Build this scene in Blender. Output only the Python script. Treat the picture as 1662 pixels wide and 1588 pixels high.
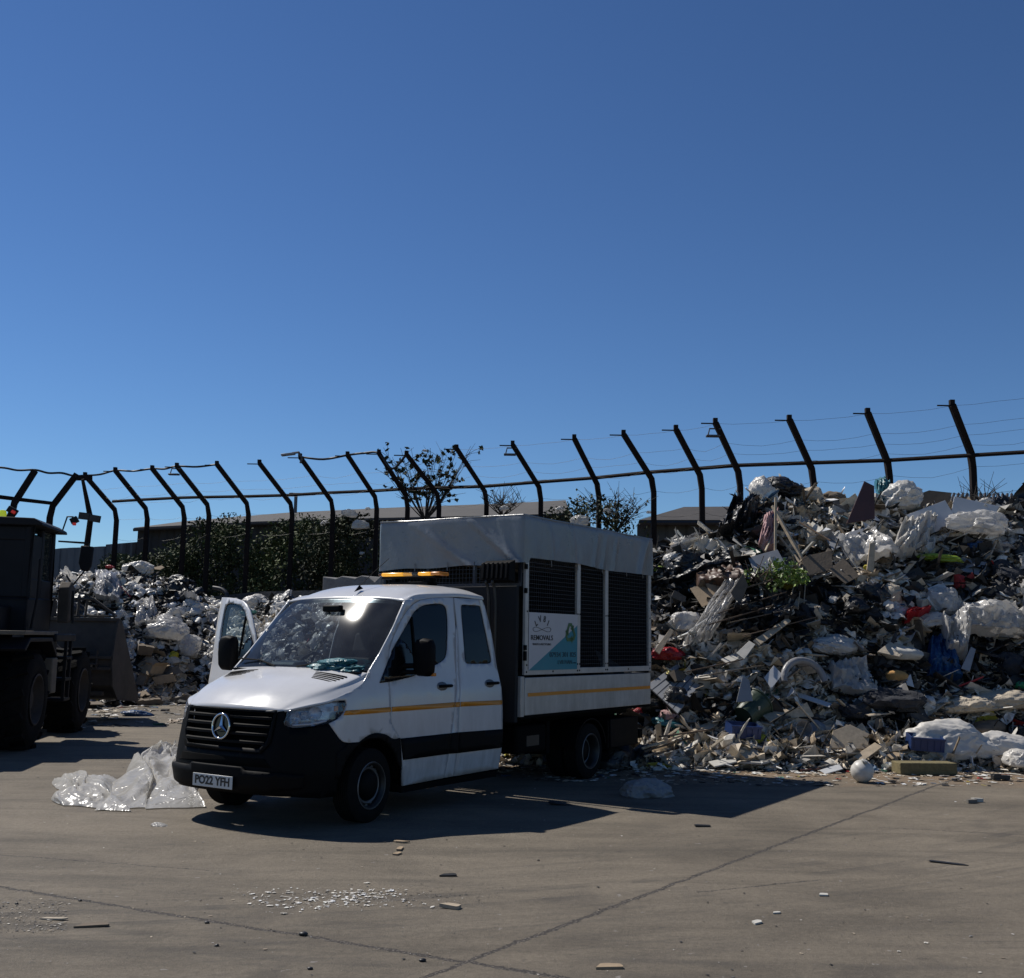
import bpy, bmesh, math, random
import numpy as np
from mathutils import Vector, Matrix, noise as mn
random.seed(7); rng = np.random.default_rng(7)
R = math.radians
scene = bpy.context.scene
C = scene.collection
for o in list(bpy.data.objects): bpy.data.objects.remove(o)

# ---------------------------------------------------------------- camera
HC, PIT, ROLL, FPX = 1.7381, .1389, -.0155, 1750.26      # height, pitch, roll, focal length in px of a 1662 px frame
cp, sp, cr, sr = math.cos(PIT), math.sin(PIT), math.cos(ROLL), math.sin(ROLL)
cam = bpy.data.cameras.new('camera'); co = bpy.data.objects.new('camera', cam); C.objects.link(co)
cam.sensor_width = 36; cam.sensor_fit = 'HORIZONTAL'; cam.lens = 36*FPX/1662; cam.clip_start = .1; cam.clip_end = 3000
Xc = Vector((1, 0, 0)); Yc_ = Vector((0, -sp, cp)); Fw = Vector((0, cp, sp))
Rt = Xc*cr-Yc_*sr; Up = Xc*sr+Yc_*cr
co.matrix_world = Matrix(((Rt.x, Up.x, -Fw.x, 0), (Rt.y, Up.y, -Fw.y, 0), (Rt.z, Up.z, -Fw.z, HC), (0, 0, 0, 1)))
scene.camera = co

# ---------------------------------------------------------------- light
SUN = Vector((-2.11, 1.40, 3.2)).normalized()
el = math.asin(SUN.z); az = math.atan2(SUN.x, SUN.y)
w = bpy.data.worlds.new('World'); scene.world = w; w.use_nodes = True
nt = w.node_tree; bg = nt.nodes['Background']
sky = nt.nodes.new('ShaderNodeTexSky'); sky.sky_type = 'NISHITA'; sky.sun_disc = False
sky.sun_elevation = el; sky.sun_rotation = az; sky.air_density = 1.4; sky.dust_density = 0; sky.ozone_density = 5.0; sky.altitude = 3000
mxs = nt.nodes.new('ShaderNodeMix'); mxs.data_type = 'RGBA'; mxs.blend_type = 'MULTIPLY'; mxs.inputs[0].default_value = 1; mxs.inputs[7].default_value = (.762, .834, .888, 1)
gm = nt.nodes.new('ShaderNodeGamma'); gm.inputs[1].default_value = 1.25
nt.links.new(sky.outputs[0], mxs.inputs[6]); nt.links.new(mxs.outputs[2], gm.inputs[0]); nt.links.new(gm.outputs[0], bg.inputs[0]); bg.inputs[1].default_value = .06
sl = bpy.data.lights.new('sun', 'SUN'); sl.energy = 5.0; sl.angle = R(.53); sl.color = (1, .95, .87)
so = bpy.data.objects.new('sun', sl); C.objects.link(so); so.location = (0, 0, 50)
so.rotation_euler = SUN.to_track_quat('Z', 'Y').to_euler()
scene.view_settings.view_transform = 'Standard'; scene.view_settings.look = 'None'
scene.view_settings.exposure = 0; scene.view_settings.gamma = 1

# ---------------------------------------------------------------- helpers
def ray(px, py):                                          # measuring helper: bearing and slope of a point
    x, y = px-831, -(py-794)
    x, y = x*cr+y*sr, -x*sr+y*cr
    return Vector((x/FPX, cp-y/FPX*sp, sp+y/FPX*cp))
def at(px, py, Y):
    r = ray(px, py); r = r*(Y/r.y); return Vector((r.x, Y, HC+r.z))
def gnd(px, py, z=0.):
    r = ray(px, py); r = r*((z-HC)/r.z); return Vector((r.x, r.y, z))
def bear(px): return ray(px, 1000).x/ray(px, 1000).y

AK = .80                                                  # scales base colours down so shade comes out deeper under the stronger sun
def mat(name, col, rough=.6, metal=0., var=.15, vs=6., bump=0., bs=40., col2=None, spec=.5, vcol=False, fine=0.):
    col = tuple(c*AK for c in col); col2 = tuple(c*AK for c in col2) if col2 else None
    m = bpy.data.materials.new(name); m.use_nodes = True; n = m.node_tree.nodes; l = m.node_tree.links
    b = n['Principled BSDF']; b.inputs['Roughness'].default_value = rough; b.inputs['Metallic'].default_value = metal
    b.inputs['Specular IOR Level'].default_value = spec
    tc = n.new('ShaderNodeTexCoord')
    nz = n.new('ShaderNodeTexNoise'); nz.inputs['Scale'].default_value = vs; nz.inputs['Detail'].default_value = 6; nz.inputs['Roughness'].default_value = .62
    l.new(tc.outputs['Object'], nz.inputs['Vector'])
    rp = n.new('ShaderNodeValToRGB'); rp.color_ramp.elements[0].position = .3; rp.color_ramp.elements[1].position = .7
    if col2 is None:
        a = [max(0, c*(1-var)) for c in col]; c_ = [min(1, c*(1+var)) for c in col]
    else: a, c_ = col, col2
    rp.color_ramp.elements[0].color = (*a, 1); rp.color_ramp.elements[1].color = (*c_, 1)
    l.new(nz.outputs['Fac'], rp.inputs['Fac'])
    out = rp.outputs['Color']
    if vcol:
        at_ = n.new('ShaderNodeAttribute'); at_.attribute_name = 'Col'
        mx = n.new('ShaderNodeMix'); mx.data_type = 'RGBA'; mx.blend_type = 'MULTIPLY'; mx.inputs[0].default_value = 1
        l.new(at_.outputs['Color'], mx.inputs[6]); l.new(out, mx.inputs[7]); out = mx.outputs[2]
    l.new(out, b.inputs['Base Color'])
    mr = n.new('ShaderNodeMapRange'); mr.inputs[3].default_value = max(.03, rough-.12); mr.inputs[4].default_value = min(1, rough+.12)
    l.new(nz.outputs['Fac'], mr.inputs[0]); l.new(mr.outputs[0], b.inputs['Roughness'])
    if bump:
        n2 = n.new('ShaderNodeTexNoise'); n2.inputs['Scale'].default_value = bs; n2.inputs['Detail'].default_value = 5
        l.new(tc.outputs['Object'], n2.inputs['Vector'])
        bp = n.new('ShaderNodeBump'); bp.inputs['Strength'].default_value = bump; bp.inputs['Distance'].default_value = .02
        l.new(n2.outputs['Fac'], bp.inputs['Height']); l.new(bp.outputs['Normal'], b.inputs['Normal'])
    return m
def plastic(name, col, rough=.3, trans=.35, bs=9., bump=.6, spec=.5, var=.12, alpha=1.):
    m = mat(name, col, rough, 0, var, 5, 0, spec=spec); n = m.node_tree.nodes; l = m.node_tree.links
    b = n['Principled BSDF']
    tc = [x for x in n if x.type == 'TEX_COORD'][0]
    mu = n.new('ShaderNodeTexNoise'); mu.inputs['Scale'].default_value = bs; mu.inputs['Detail'].default_value = 4; mu.inputs['Distortion'].default_value = 1.4
    try: mu.noise_type = 'RIDGED_MULTIFRACTAL'
    except Exception: pass
    l.new(tc.outputs['Object'], mu.inputs['Vector'])
    bp = n.new('ShaderNodeBump'); bp.inputs['Strength'].default_value = bump; bp.inputs['Distance'].default_value = .03
    l.new(mu.outputs['Fac'], bp.inputs['Height']); l.new(bp.outputs['Normal'], b.inputs['Normal'])
    out = b.outputs[0]; o = n['Material Output']
    if trans:
        t = n.new('ShaderNodeBsdfTranslucent'); t.inputs[0].default_value = (*[c*AK for c in col], 1); l.new(bp.outputs['Normal'], t.inputs['Normal'])
        mx = n.new('ShaderNodeMixShader'); mx.inputs[0].default_value = trans; l.new(out, mx.inputs[1]); l.new(t.outputs[0], mx.inputs[2]); out = mx.outputs[0]
    if alpha < 1:
        t = n.new('ShaderNodeBsdfTransparent'); mx = n.new('ShaderNodeMixShader'); mx.inputs[0].default_value = alpha
        l.new(t.outputs[0], mx.inputs[1]); l.new(out, mx.inputs[2]); out = mx.outputs[0]
    l.new(out, o.inputs[0]); return m
def glass(name, tint, clear, rough=.03, dust=0., ior=1.5):
    m = bpy.data.materials.new(name); m.use_nodes = True; n = m.node_tree.nodes; l = m.node_tree.links
    n.remove(n['Principled BSDF'])
    t = n.new('ShaderNodeBsdfTransparent'); t.inputs[0].default_value = (*tint, 1)
    g = n.new('ShaderNodeBsdfGlossy'); g.inputs['Roughness'].default_value = rough; g.inputs[0].default_value = (1, 1, 1, 1)
    d = n.new('ShaderNodeBsdfDiffuse'); d.inputs[0].default_value = (.35, .36, .36, 1)
    lw = n.new('ShaderNodeLayerWeight'); pw = n.new('ShaderNodeMath'); pw.operation = 'POWER'; pw.inputs[1].default_value = 4.; l.new(lw.outputs['Facing'], pw.inputs[0])
    f0 = ((ior-1)/(ior+1))**2; fr = n.new('ShaderNodeMath'); fr.operation = 'MULTIPLY_ADD'; fr.inputs[1].default_value = .55 if ior > 1.2 else .25; fr.inputs[2].default_value = f0; l.new(pw.outputs[0], fr.inputs[0])
    dm = n.new('ShaderNodeMixShader'); tc = n.new('ShaderNodeTexCoord'); nz = n.new('ShaderNodeTexNoise'); nz.inputs['Scale'].default_value = 5; nz.inputs['Detail'].default_value = 8
    l.new(tc.outputs['Object'], nz.inputs['Vector'])
    mm = n.new('ShaderNodeMath'); mm.operation = 'MULTIPLY'; mm.inputs[1].default_value = dust; l.new(nz.outputs['Fac'], mm.inputs[0])
    l.new(mm.outputs[0], dm.inputs[0]); l.new(t.outputs[0], dm.inputs[1]); l.new(d.outputs[0], dm.inputs[2])
    mx = n.new('ShaderNodeMixShader'); l.new(fr.outputs[0], mx.inputs[0]); l.new(dm.outputs[0], mx.inputs[1]); l.new(g.outputs[0], mx.inputs[2])
    l.new(mx.outputs[0], n['Material Output'].inputs[0]); return m
def emit(name, col, s):
    m = bpy.data.materials.new(name); m.use_nodes = True; b = m.node_tree.nodes['Principled BSDF']
    b.inputs['Base Color'].default_value = (*col, 1); b.inputs['Emission Color'].default_value = (*col, 1); b.inputs['Emission Strength'].default_value = s
    b.inputs['Roughness'].default_value = .2; return m

def link(name, me, parent=None):
    o = bpy.data.objects.new(name, me); C.objects.link(o)
    if parent is not None: o.parent = parent
    return o
def tag(o, label=None, cat=None, group=None, kind=None):
    if label: o['label'] = label
    if cat: o['category'] = cat
    if group: o['group'] = group
    if kind: o['kind'] = kind
    return o
def empty(name, loc=(0, 0, 0), rz=0.):
    o = bpy.data.objects.new(name, None); C.objects.link(o); o.location = loc; o.rotation_euler = (0, 0, rz); o.empty_display_size = .3; return o

class MB:
    def __init__(s, f=None): s.v = []; s.f = []; s.fn = f
    def add(s, vs, fs):
        k = len(s.v); s.v += [tuple(s.fn(*p)) if s.fn else tuple(p) for p in vs]; s.f += [tuple(i+k for i in f) for f in fs]; return s
    def box(s, c, d, M=None):
        x, y, z = (a/2 for a in d)
        vs = [Vector((a*x, b*y, e*z)) for a in (-1, 1) for b in (-1, 1) for e in (-1, 1)]
        if M is not None: vs = [M @ p for p in vs]
        vs = [p+Vector(c) for p in vs]
        return s.add(vs, [(0, 1, 3, 2), (4, 6, 7, 5), (0, 4, 5, 1), (2, 3, 7, 6), (0, 2, 6, 4), (1, 5, 7, 3)])
    def bx(s, x0, x1, y0, y1, z0, z1): return s.box(((x0+x1)/2, (y0+y1)/2, (z0+z1)/2), (abs(x1-x0), abs(y1-y0), abs(z1-z0)))
    def prism(s, poly, a, b, ax='y'):
        def P(u, v, t): return {'y': (u, t, v), 'x': (t, u, v), 'z': (u, v, t)}[ax]
        n = len(poly); vs = [P(u, v, a) for u, v in poly]+[P(u, v, b) for u, v in poly]
        return s.add(vs, [tuple(range(n)), tuple(range(2*n-1, n-1, -1))]+[(i, (i+1) % n, n+(i+1) % n, n+i) for i in range(n)])
    def tube(s, pts, r, n=8, rot=0., sx=1., ups=None):
        pts = [Vector(p) for p in pts]; vs = []; fs = []; rs = r if hasattr(r, '__len__') else [r]*len(pts)
        up = None
        for i, p in enumerate(pts):
            a = (pts[min(i+1, len(pts)-1)]-pts[max(i-1, 0)]).normalized()
            if up is None:
                up = Vector(ups) if ups else (Vector((0, 0, 1)) if abs(a.z) < .9 else Vector((1, 0, 0)))
            sd = a.cross(up).normalized(); up = sd.cross(a).normalized()
            if 0 < i < len(pts)-1:
                k = 1/max(.5, math.cos((pts[i+1]-pts[i]).angle(pts[i]-pts[i-1])/2))
            else: k = 1
            for j in range(n):
                t = 2*math.pi*j/n+rot; vs.append(p+sd*math.cos(t)*rs[i]*sx+up*math.sin(t)*rs[i]*k)
        for i in range(len(pts)-1):
            for j in range(n): fs.append((i*n+j, i*n+(j+1) % n, (i+1)*n+(j+1) % n, (i+1)*n+j))
        fs.append(tuple(range(n-1, -1, -1))); fs.append(tuple(range((len(pts)-1)*n, len(pts)*n)))
        return s.add(vs, fs)
    def lathe(s, prof, n=32, M=None, closed=False):            # prof (r, h) round the local z axis
        vs = []; fs = []; m = len(prof)
        for j in range(n):
            t = 2*math.pi*j/n
            for r, h in prof:
                p = Vector((r*math.cos(t), r*math.sin(t), h)); vs.append(M @ p if M is not None else p)
        for j in range(n):
            for i in range(m-1 if not closed else m):
                a, b = i, (i+1) % m; fs.append((j*m+a, ((j+1) % n)*m+a, ((j+1) % n)*m+b, j*m+b))
        return s.add(vs, fs)
    def build(s, name, m, parent=None, bevel=0., smooth=30, seg=2, solid=0., merge=1e-5, loc=None):
        me = bpy.data.meshes.new(name); me.from_pydata(s.v, [], s.f)
        b = bmesh.new(); b.from_mesh(me)
        if merge: bmesh.ops.remove_doubles(b, verts=b.verts, dist=merge)
        bmesh.ops.recalc_face_normals(b, faces=b.faces); b.to_mesh(me); b.free()
        return fin(me, name, m, parent, bevel, smooth, seg, solid, loc)
def fin(me, name, m, parent, bevel=0., smooth=30, seg=2, solid=0., loc=None):
    for mm in (m if isinstance(m, (list, tuple)) else [m]): me.materials.append(mm)
    if smooth:
        me.polygons.foreach_set('use_smooth', [True]*len(me.polygons))
        me.set_sharp_from_angle(angle=R(smooth))
    o = link(name, me, parent)
    if loc is not None: o.location = loc
    if solid: md = o.modifiers.new('thick', 'SOLIDIFY'); md.thickness = solid; md.offset = -1
    if bevel: md = o.modifiers.new('bevel', 'BEVEL'); md.width = bevel; md.segments = seg; md.limit_method = 'ANGLE'; md.angle_limit = R(40); md.harden_normals = False
    return o
def cat(P, n=6):
    P = [Vector(p) for p in P]; P = [P[0]*2-P[1]]+P+[P[-1]*2-P[-2]]; o = []
    for i in range(1, len(P)-2):
        a, b, c, d = P[i-1:i+3]
        for k in range(n):
            t = k/n; o.append(.5*((2*b)+(c-a)*t+(2*a-5*b+4*c-d)*t*t+(3*b-a-3*c+d)*t**3))
    return o+[P[-2]]
def patch(rows, n=6, m=6):                                 # smooth surface through a net of points -> verts, faces
    g = [cat(r, n) for r in rows]; cols = list(zip(*g)); g2 = [cat(c_, m) for c_ in cols]; H = len(g2[0]); Wd = len(g2)
    vs = [g2[j][i] for i in range(H) for j in range(Wd)]
    return vs, [(i*Wd+j, i*Wd+j+1, (i+1)*Wd+j+1, (i+1)*Wd+j) for i in range(H-1) for j in range(Wd-1)]
def text(s, size, m, name, parent, M, ext=.0015, bold=0., width=None, align='CENTER'):
    cu = bpy.data.curves.new(name, 'FONT'); cu.body = s; cu.size = size; cu.extrude = ext; cu.offset = bold; cu.align_x = align; cu.align_y = 'CENTER'; cu.resolution_u = 3
    t = bpy.data.objects.new('t', cu); C.objects.link(t); dg = bpy.context.evaluated_depsgraph_get()
    me = bpy.data.meshes.new_from_object(t.evaluated_get(dg)); bpy.data.objects.remove(t)
    if width:
        xs = [v.co.x for v in me.vertices]; k = width/(max(xs)-min(xs)); me.transform(Matrix.Diagonal((k, 1, 1, 1)))
    me.transform(M); me.materials.clear(); me.materials.append(m); return link(name, me, parent)

def topx(p):                                              # world point -> position in the photo's frame
    X, Y, Z = p[0], p[1], p[2]-HC; d = Y*cp+Z*sp; u = -Y*sp+Z*cp; x, y = X/d*FPX, u/d*FPX
    return 831+x*cr-y*sr, 794-(x*sr+y*cr)

# ---------------------------------------------------------------- materials
M = {}
M['white'] = mat('white_paint', (.69, .69, .70), .18, 0, .03, 2, spec=.55)
M['alu'] = mat('alloy', (.60, .575, .54), .42, .25, .10, 7)
M['black'] = mat('black_trim', (.005, .005, .006), .6, 0, .25, 8, spec=.10)
M['gloss'] = mat('gloss_black', (.006, .006, .007), .16, 0, .1, 6, spec=.45)
M['under'] = mat('underbody', (.005, .005, .005), .9, 0, .3, 8, spec=.1)
M['rub'] = mat('tyre_rubber', (.009, .009, .009), .9, 0, .35, 12, bump=.3, spec=.15)
M['rim'] = mat('rim_grey', (.045, .045, .045), .45, .4, .2, 9)
M['rimhi'] = mat('hub_ring', (.26, .26, .26), .45, .4, .15, 9)
M['chrome'] = mat('chrome', (.8, .8, .82), .08, 1, .03, 5)
M['orange'] = mat('orange_tape', (.80, .30, .02), .35, 0, .06, 9)
M['tarp'] = mat('grey_tarpaulin', (.22, .24, .26), .30, 0, .12, 2.5, bump=.25, bs=14)
M['dash'] = mat('dashboard_grey', (.10, .10, .105), .6, 0, .1, 6)
M['dashlt'] = mat('binnacle_grey', (.30, .30, .29), .5, 0, .1, 6)
M['seat'] = mat('seat_fabric', (.02, .02, .022), .9, 0, .2, 20)
M['ink'] = mat('ink', (.02, .02, .022), .5, 0, .05)
M['plate'] = mat('plate_white', (.72, .72, .70), .35, 0, .03)
M['signw'] = mat('sign_white', (.62, .60, .62), .35, 0, .04)
M['teal'] = mat('sign_teal', (.02, .25, .33), .35, 0, .05)
M['tealink'] = mat('sign_dark_teal', (.005, .05, .075), .4, 0, .05)
M['green'] = mat('recycle_green', (.06, .16, .05), .4, 0, .15, 9)
M['wire'] = mat('mesh_wire', (.05, .055, .07), .45, .6, .1)
M['lining'] = mat('dark_lining', (.010, .011, .014), .8, 0, .3, 3)
M['ws'] = glass('windscreen_glass', (.27, .32, .35), .8, .06, .10)
M['sg'] = glass('tinted_glass', (.04, .06, .09), .2, .02, .02, ior=1.33)
M['dg'] = glass('door_glass', (.75, .80, .80), .2, .02, .04, ior=1.18)
M['lens'] = glass('lamp_lens', (.93, .94, .96), .8, .04, .06)
M['reflector'] = mat('lamp_reflector', (.75, .76, .78), .3, .35, .15, 12)
M['amber'] = emit('amber_lens', (.9, .42, .04), .55)
M['amberlamp'] = mat('amber_plastic', (.8, .3, .06), .25)
M['orangelens'] = mat('marker_orange', (.7, .18, .06), .3)

def dirty(m, zlo, zhi, col=(.16, .14, .12), amt=.55):      # road film: streaky dirt, thicker low down
    N = m.node_tree.nodes; l = m.node_tree.links; b = N['Principled BSDF']; src = b.inputs['Base Color'].links[0].from_socket
    tc = N.new('ShaderNodeTexCoord'); sx = N.new('ShaderNodeSeparateXYZ'); l.new(tc.outputs['Object'], sx.inputs[0])
    mr = N.new('ShaderNodeMapRange'); mr.inputs[1].default_value = zlo; mr.inputs[2].default_value = zhi; mr.inputs[3].default_value = 1; mr.inputs[4].default_value = .12; l.new(sx.outputs[2], mr.inputs[0])
    mp = N.new('ShaderNodeMapping'); mp.inputs['Scale'].default_value = (3, 3, .7); l.new(tc.outputs['Object'], mp.inputs[0])
    nz = N.new('ShaderNodeTexNoise'); nz.inputs['Scale'].default_value = 2.2; nz.inputs['Detail'].default_value = 9; nz.inputs['Roughness'].default_value = .7; l.new(mp.outputs[0], nz.inputs['Vector'])
    rp = N.new('ShaderNodeMapRange'); rp.inputs[1].default_value = .38; rp.inputs[2].default_value = .75; l.new(nz.outputs['Fac'], rp.inputs[0])
    mu = N.new('ShaderNodeMath'); mu.operation = 'MULTIPLY'; l.new(mr.outputs[0], mu.inputs[0]); l.new(rp.outputs[0], mu.inputs[1])
    m2 = N.new('ShaderNodeMath'); m2.operation = 'MULTIPLY'; m2.inputs[1].default_value = amt; l.new(mu.outputs[0], m2.inputs[0])
    mx = N.new('ShaderNodeMix'); mx.data_type = 'RGBA'; l.new(m2.outputs[0], mx.inputs[0]); l.new(src, mx.inputs[6]); mx.inputs[7].default_value = (*col, 1); l.new(mx.outputs[2], b.inputs['Base Color'])
dirty(M['white'], .35, 1.15); dirty(M['alu'], .9, 1.6, amt=.6); dirty(M['orange'], .4, 1.2, amt=.4)

# ---------------------------------------------------------------- the truck
TX, TY, YAW = -2.1231, 11.0836, .5772
truck = empty('crew_cab_truck', (TX, TY, 0), math.pi/2-YAW)
tag(truck, 'white crew cab tipper truck with an orange stripe, caged load bed and grey tarpaulin', 'truck')
def T(x, s, z): return (x, -s, z)
def TV(p): return Vector((p[0], -p[1], p[2]))
def tmb(): return MB(T)
def to_world(x, s, z): return truck_m @ Vector((x, -s, z))
truck_m = Matrix.Translation((TX, TY, 0)) @ Matrix.Rotation(math.pi/2-YAW, 4, 'Z')
CP = [(-1.02, -.3), (-1.03, 0), (-1.02, .3), (-.985, .52), (-.925, .68), (-.83, .80), (-.70, .885), (-.5, .945), (-.3, .975), (-.1, .985), (.3, .99), (1.2, .99), (2.3, .985)]
PL = np.array([(p.x, p.y) for p in cat([(a, b, 0) for a, b in CP], 10)][10:])
UL = np.concatenate([[0], np.cumsum(np.linalg.norm(np.diff(PL, axis=0), axis=1))])
TLn = np.gradient(PL, axis=0); TLn /= np.linalg.norm(TLn, axis=1)[:, None]
IS = [(.2, .04), (.35, .02), (.5, 0), (1.0, 0), (1.2, .01), (1.415, .055), (1.8, .105), (2.118, .155), (2.3, .20)]
IF = [(.2, .06), (.35, .02), (.5, 0), (.62, .01), (.75, .03), (.9, .06), (1.06, .095), (1.15, .14), (1.42, .4), (2.3, .5)]
def ip(Tb, z): return float(np.interp(z, [t[0] for t in Tb], [t[1] for t in Tb]))
def body(u, z, off=0.):                                    # skin of the cab: u runs round the plan outline from the nose
    sg = -1 if u < 0 else 1; u = abs(u)
    x = np.interp(u, UL, PL[:, 0]); s = np.interp(u, UL, PL[:, 1]); tx = np.interp(u, UL, TLn[:, 0]); ts = np.interp(u, UL, TLn[:, 1])
    n = math.hypot(tx, ts); nx, ns = ts/n, -tx/n; d = abs(nx)*ip(IF, z)+abs(ns)*ip(IS, z)-off
    if u > UL[-1]: x += u-UL[-1]
    return (float(x+nx*d), float(sg*(s+ns*d)), z)
def panel(name, outer, m, parent, holes=(), off=0., thick=.022, mirror=False, bev=.004, step=.07, fn=None, smooth=35):
    fn = fn or (lambda u, z: body(u, z, off)); b = bmesh.new(); sgn = -1 if mirror else 1
    for lp in [outer]+list(holes):
        vs = [b.verts.new((sgn*u, z, 0)) for u, z in lp]
        for i in range(len(vs)): b.edges.new((vs[i], vs[(i+1) % len(vs)]))
    bmesh.ops.triangle_fill(b, use_beauty=True, edges=b.edges[:])
    xs = [v.co.x for v in b.verts]; ys = [v.co.y for v in b.verts]
    for ax, lo, hi in ((0, min(xs), max(xs)), (1, min(ys), max(ys))):
        k = lo+step
        while k < hi:
            nn = (1, 0, 0) if ax == 0 else (0, 1, 0); cc = (k, 0, 0) if ax == 0 else (0, k, 0)
            bmesh.ops.bisect_plane(b, geom=b.verts[:]+b.edges[:]+b.faces[:], plane_co=cc, plane_no=nn, dist=1e-4); k += step
    for f in b.faces:
        if f.normal.z < 0: f.normal_flip()
    for v in b.verts: v.co = T(*fn(v.co.x, v.co.y))
    # outward normal: away from the truck's long axis
    f = max(b.faces, key=lambda q: q.calc_area()); f.normal_update(); c_ = f.calc_center_median()
    if f.normal.dot(Vector((c_.x-1.0, c_.y, 0))) < 0:
        for q in b.faces: q.normal_flip()
    me = bpy.data.meshes.new(name); b.to_mesh(me); b.free()
    return fin(me, name, m, parent, 0, smooth, 2, thick)
def inset2(poly, d):                                       # shrink a 2-D outline
    n = len(poly); A = sum(poly[i][0]*poly[(i+1) % n][1]-poly[(i+1) % n][0]*poly[i][1] for i in range(n)); s = 1 if A > 0 else -1; o = []
    for i in range(n):
        p0, p1, p2 = Vector(poly[i-1]), Vector(poly[i]), Vector(poly[(i+1) % n])
        a = (p1-p0).normalized(); c_ = (p2-p1).normalized(); na = Vector((-a.y, a.x))*s; nc = Vector((-c_.y, c_.x))*s; k = na+nc
        k = k/max(.3, k.dot(na)) if k.length > 1e-6 else na; o.append(tuple(p1+k*d))
    return o
def sm(P, n=4): return [(p.x, p.y) for p in cat([(a, b, 0) for a, b in P], n)]

LAMP = sm([(.733, 1.069), (.988, 1.111), (1.216, 1.143), (1.353, 1.146)], 4)+sm([(1.363, 1.121), (1.329, 1.047), (1.259, .994), (1.162, .952), (.993, .925), (.799, .914), (.71, .948), (.728, 1.02)], 3)
LOW = [(1.162, .952), (1.224, .879), (1.29, .805), (1.334, .775), (1.40, .764), (1.53, .762)]
ARCHT = sm([(1.53, .762), (1.583, .789), (1.675, .822), (1.75, .832), (1.83, .825), (1.92, .804), (2.006, .765), (2.06, .757), (2.127, .762)], 3)
DFRONT = [(2.225, .288), (2.165, .60), (2.127, .762), (2.06, .83), (2.0, .9), (1.982, .96), (1.982, 1.232), (1.988, 1.38), (2.0, 1.5), (2.034, 1.627), (2.11, 1.755), (2.252, 1.918), (2.36, 2.015), (2.47, 2.085), (2.60, 2.135), (2.802, 2.165), (3.0, 2.178), (3.205, 2.184)]
DREAR = sm([(3.205, 2.184), (3.19, 1.92), (3.15, 1.6), (3.122, 1.38), (3.062, 1.091), (3.03, .92), (2.994, .762), (2.952, .556), (2.916, .30)], 2)
RF = sm([(3.218, 2.184), (3.224, 1.887), (3.205, 1.588), (3.17, 1.3), (3.14, 1.088), (3.127, .773), (3.096, .30)], 2)
RR = sm([(3.94, .304), (3.967, .559), (3.976, .785), (3.968, 1.0), (3.955, 1.2), (3.92, 1.5), (3.88, 1.8), (3.835, 2.0), (3.79, 2.15), (3.76, 2.186)], 2)
FWIN = [(2.055, 1.608), (2.323, 1.869)]+sm([(2.40, 1.943), (2.474, 2.01), (2.615, 2.075), (2.786, 2.103), (2.95, 2.112), (3.035, 2.09), (3.062, 2.03), (3.055, 1.9), (3.017, 1.695), (2.985, 1.58), (2.93, 1.52), (2.80, 1.47), (2.6, 1.42)], 3)+[(2.385, 1.375), (2.03, 1.33), (2.02, 1.48)]
RWIN = sm([(3.305, 1.53), (3.31, 1.8), (3.325, 2.06), (3.36, 2.114), (3.5, 2.118), (3.69, 2.118), (3.73, 2.08), (3.76, 1.9), (3.80, 1.7), (3.835, 1.53), (3.80, 1.472), (3.6, 1.468), (3.36, 1.47), (3.31, 1.49), (3.305, 1.53)], 2)[:-1]
PILLAR = [(2.34, 2.118), (2.131, 1.866), (1.882, 1.591), (1.715, 1.428), (1.66, 1.362), (1.57, 1.283), (1.515, 1.255), (1.36, 1.214), (1.262, 1.178), (1.225, 1.153)]
door_poly = inset2(list(reversed(DFRONT))+[(2.225, .288)]+list(reversed(DREAR)), .0)
def dpoly(): return DFRONT+DREAR[1:]
ROOFS = [(2.34, 2.118), (2.49, 2.152), (2.72, 2.176), (3.2, 2.194), (3.62, 2.196), (3.77, 2.192)]

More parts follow.
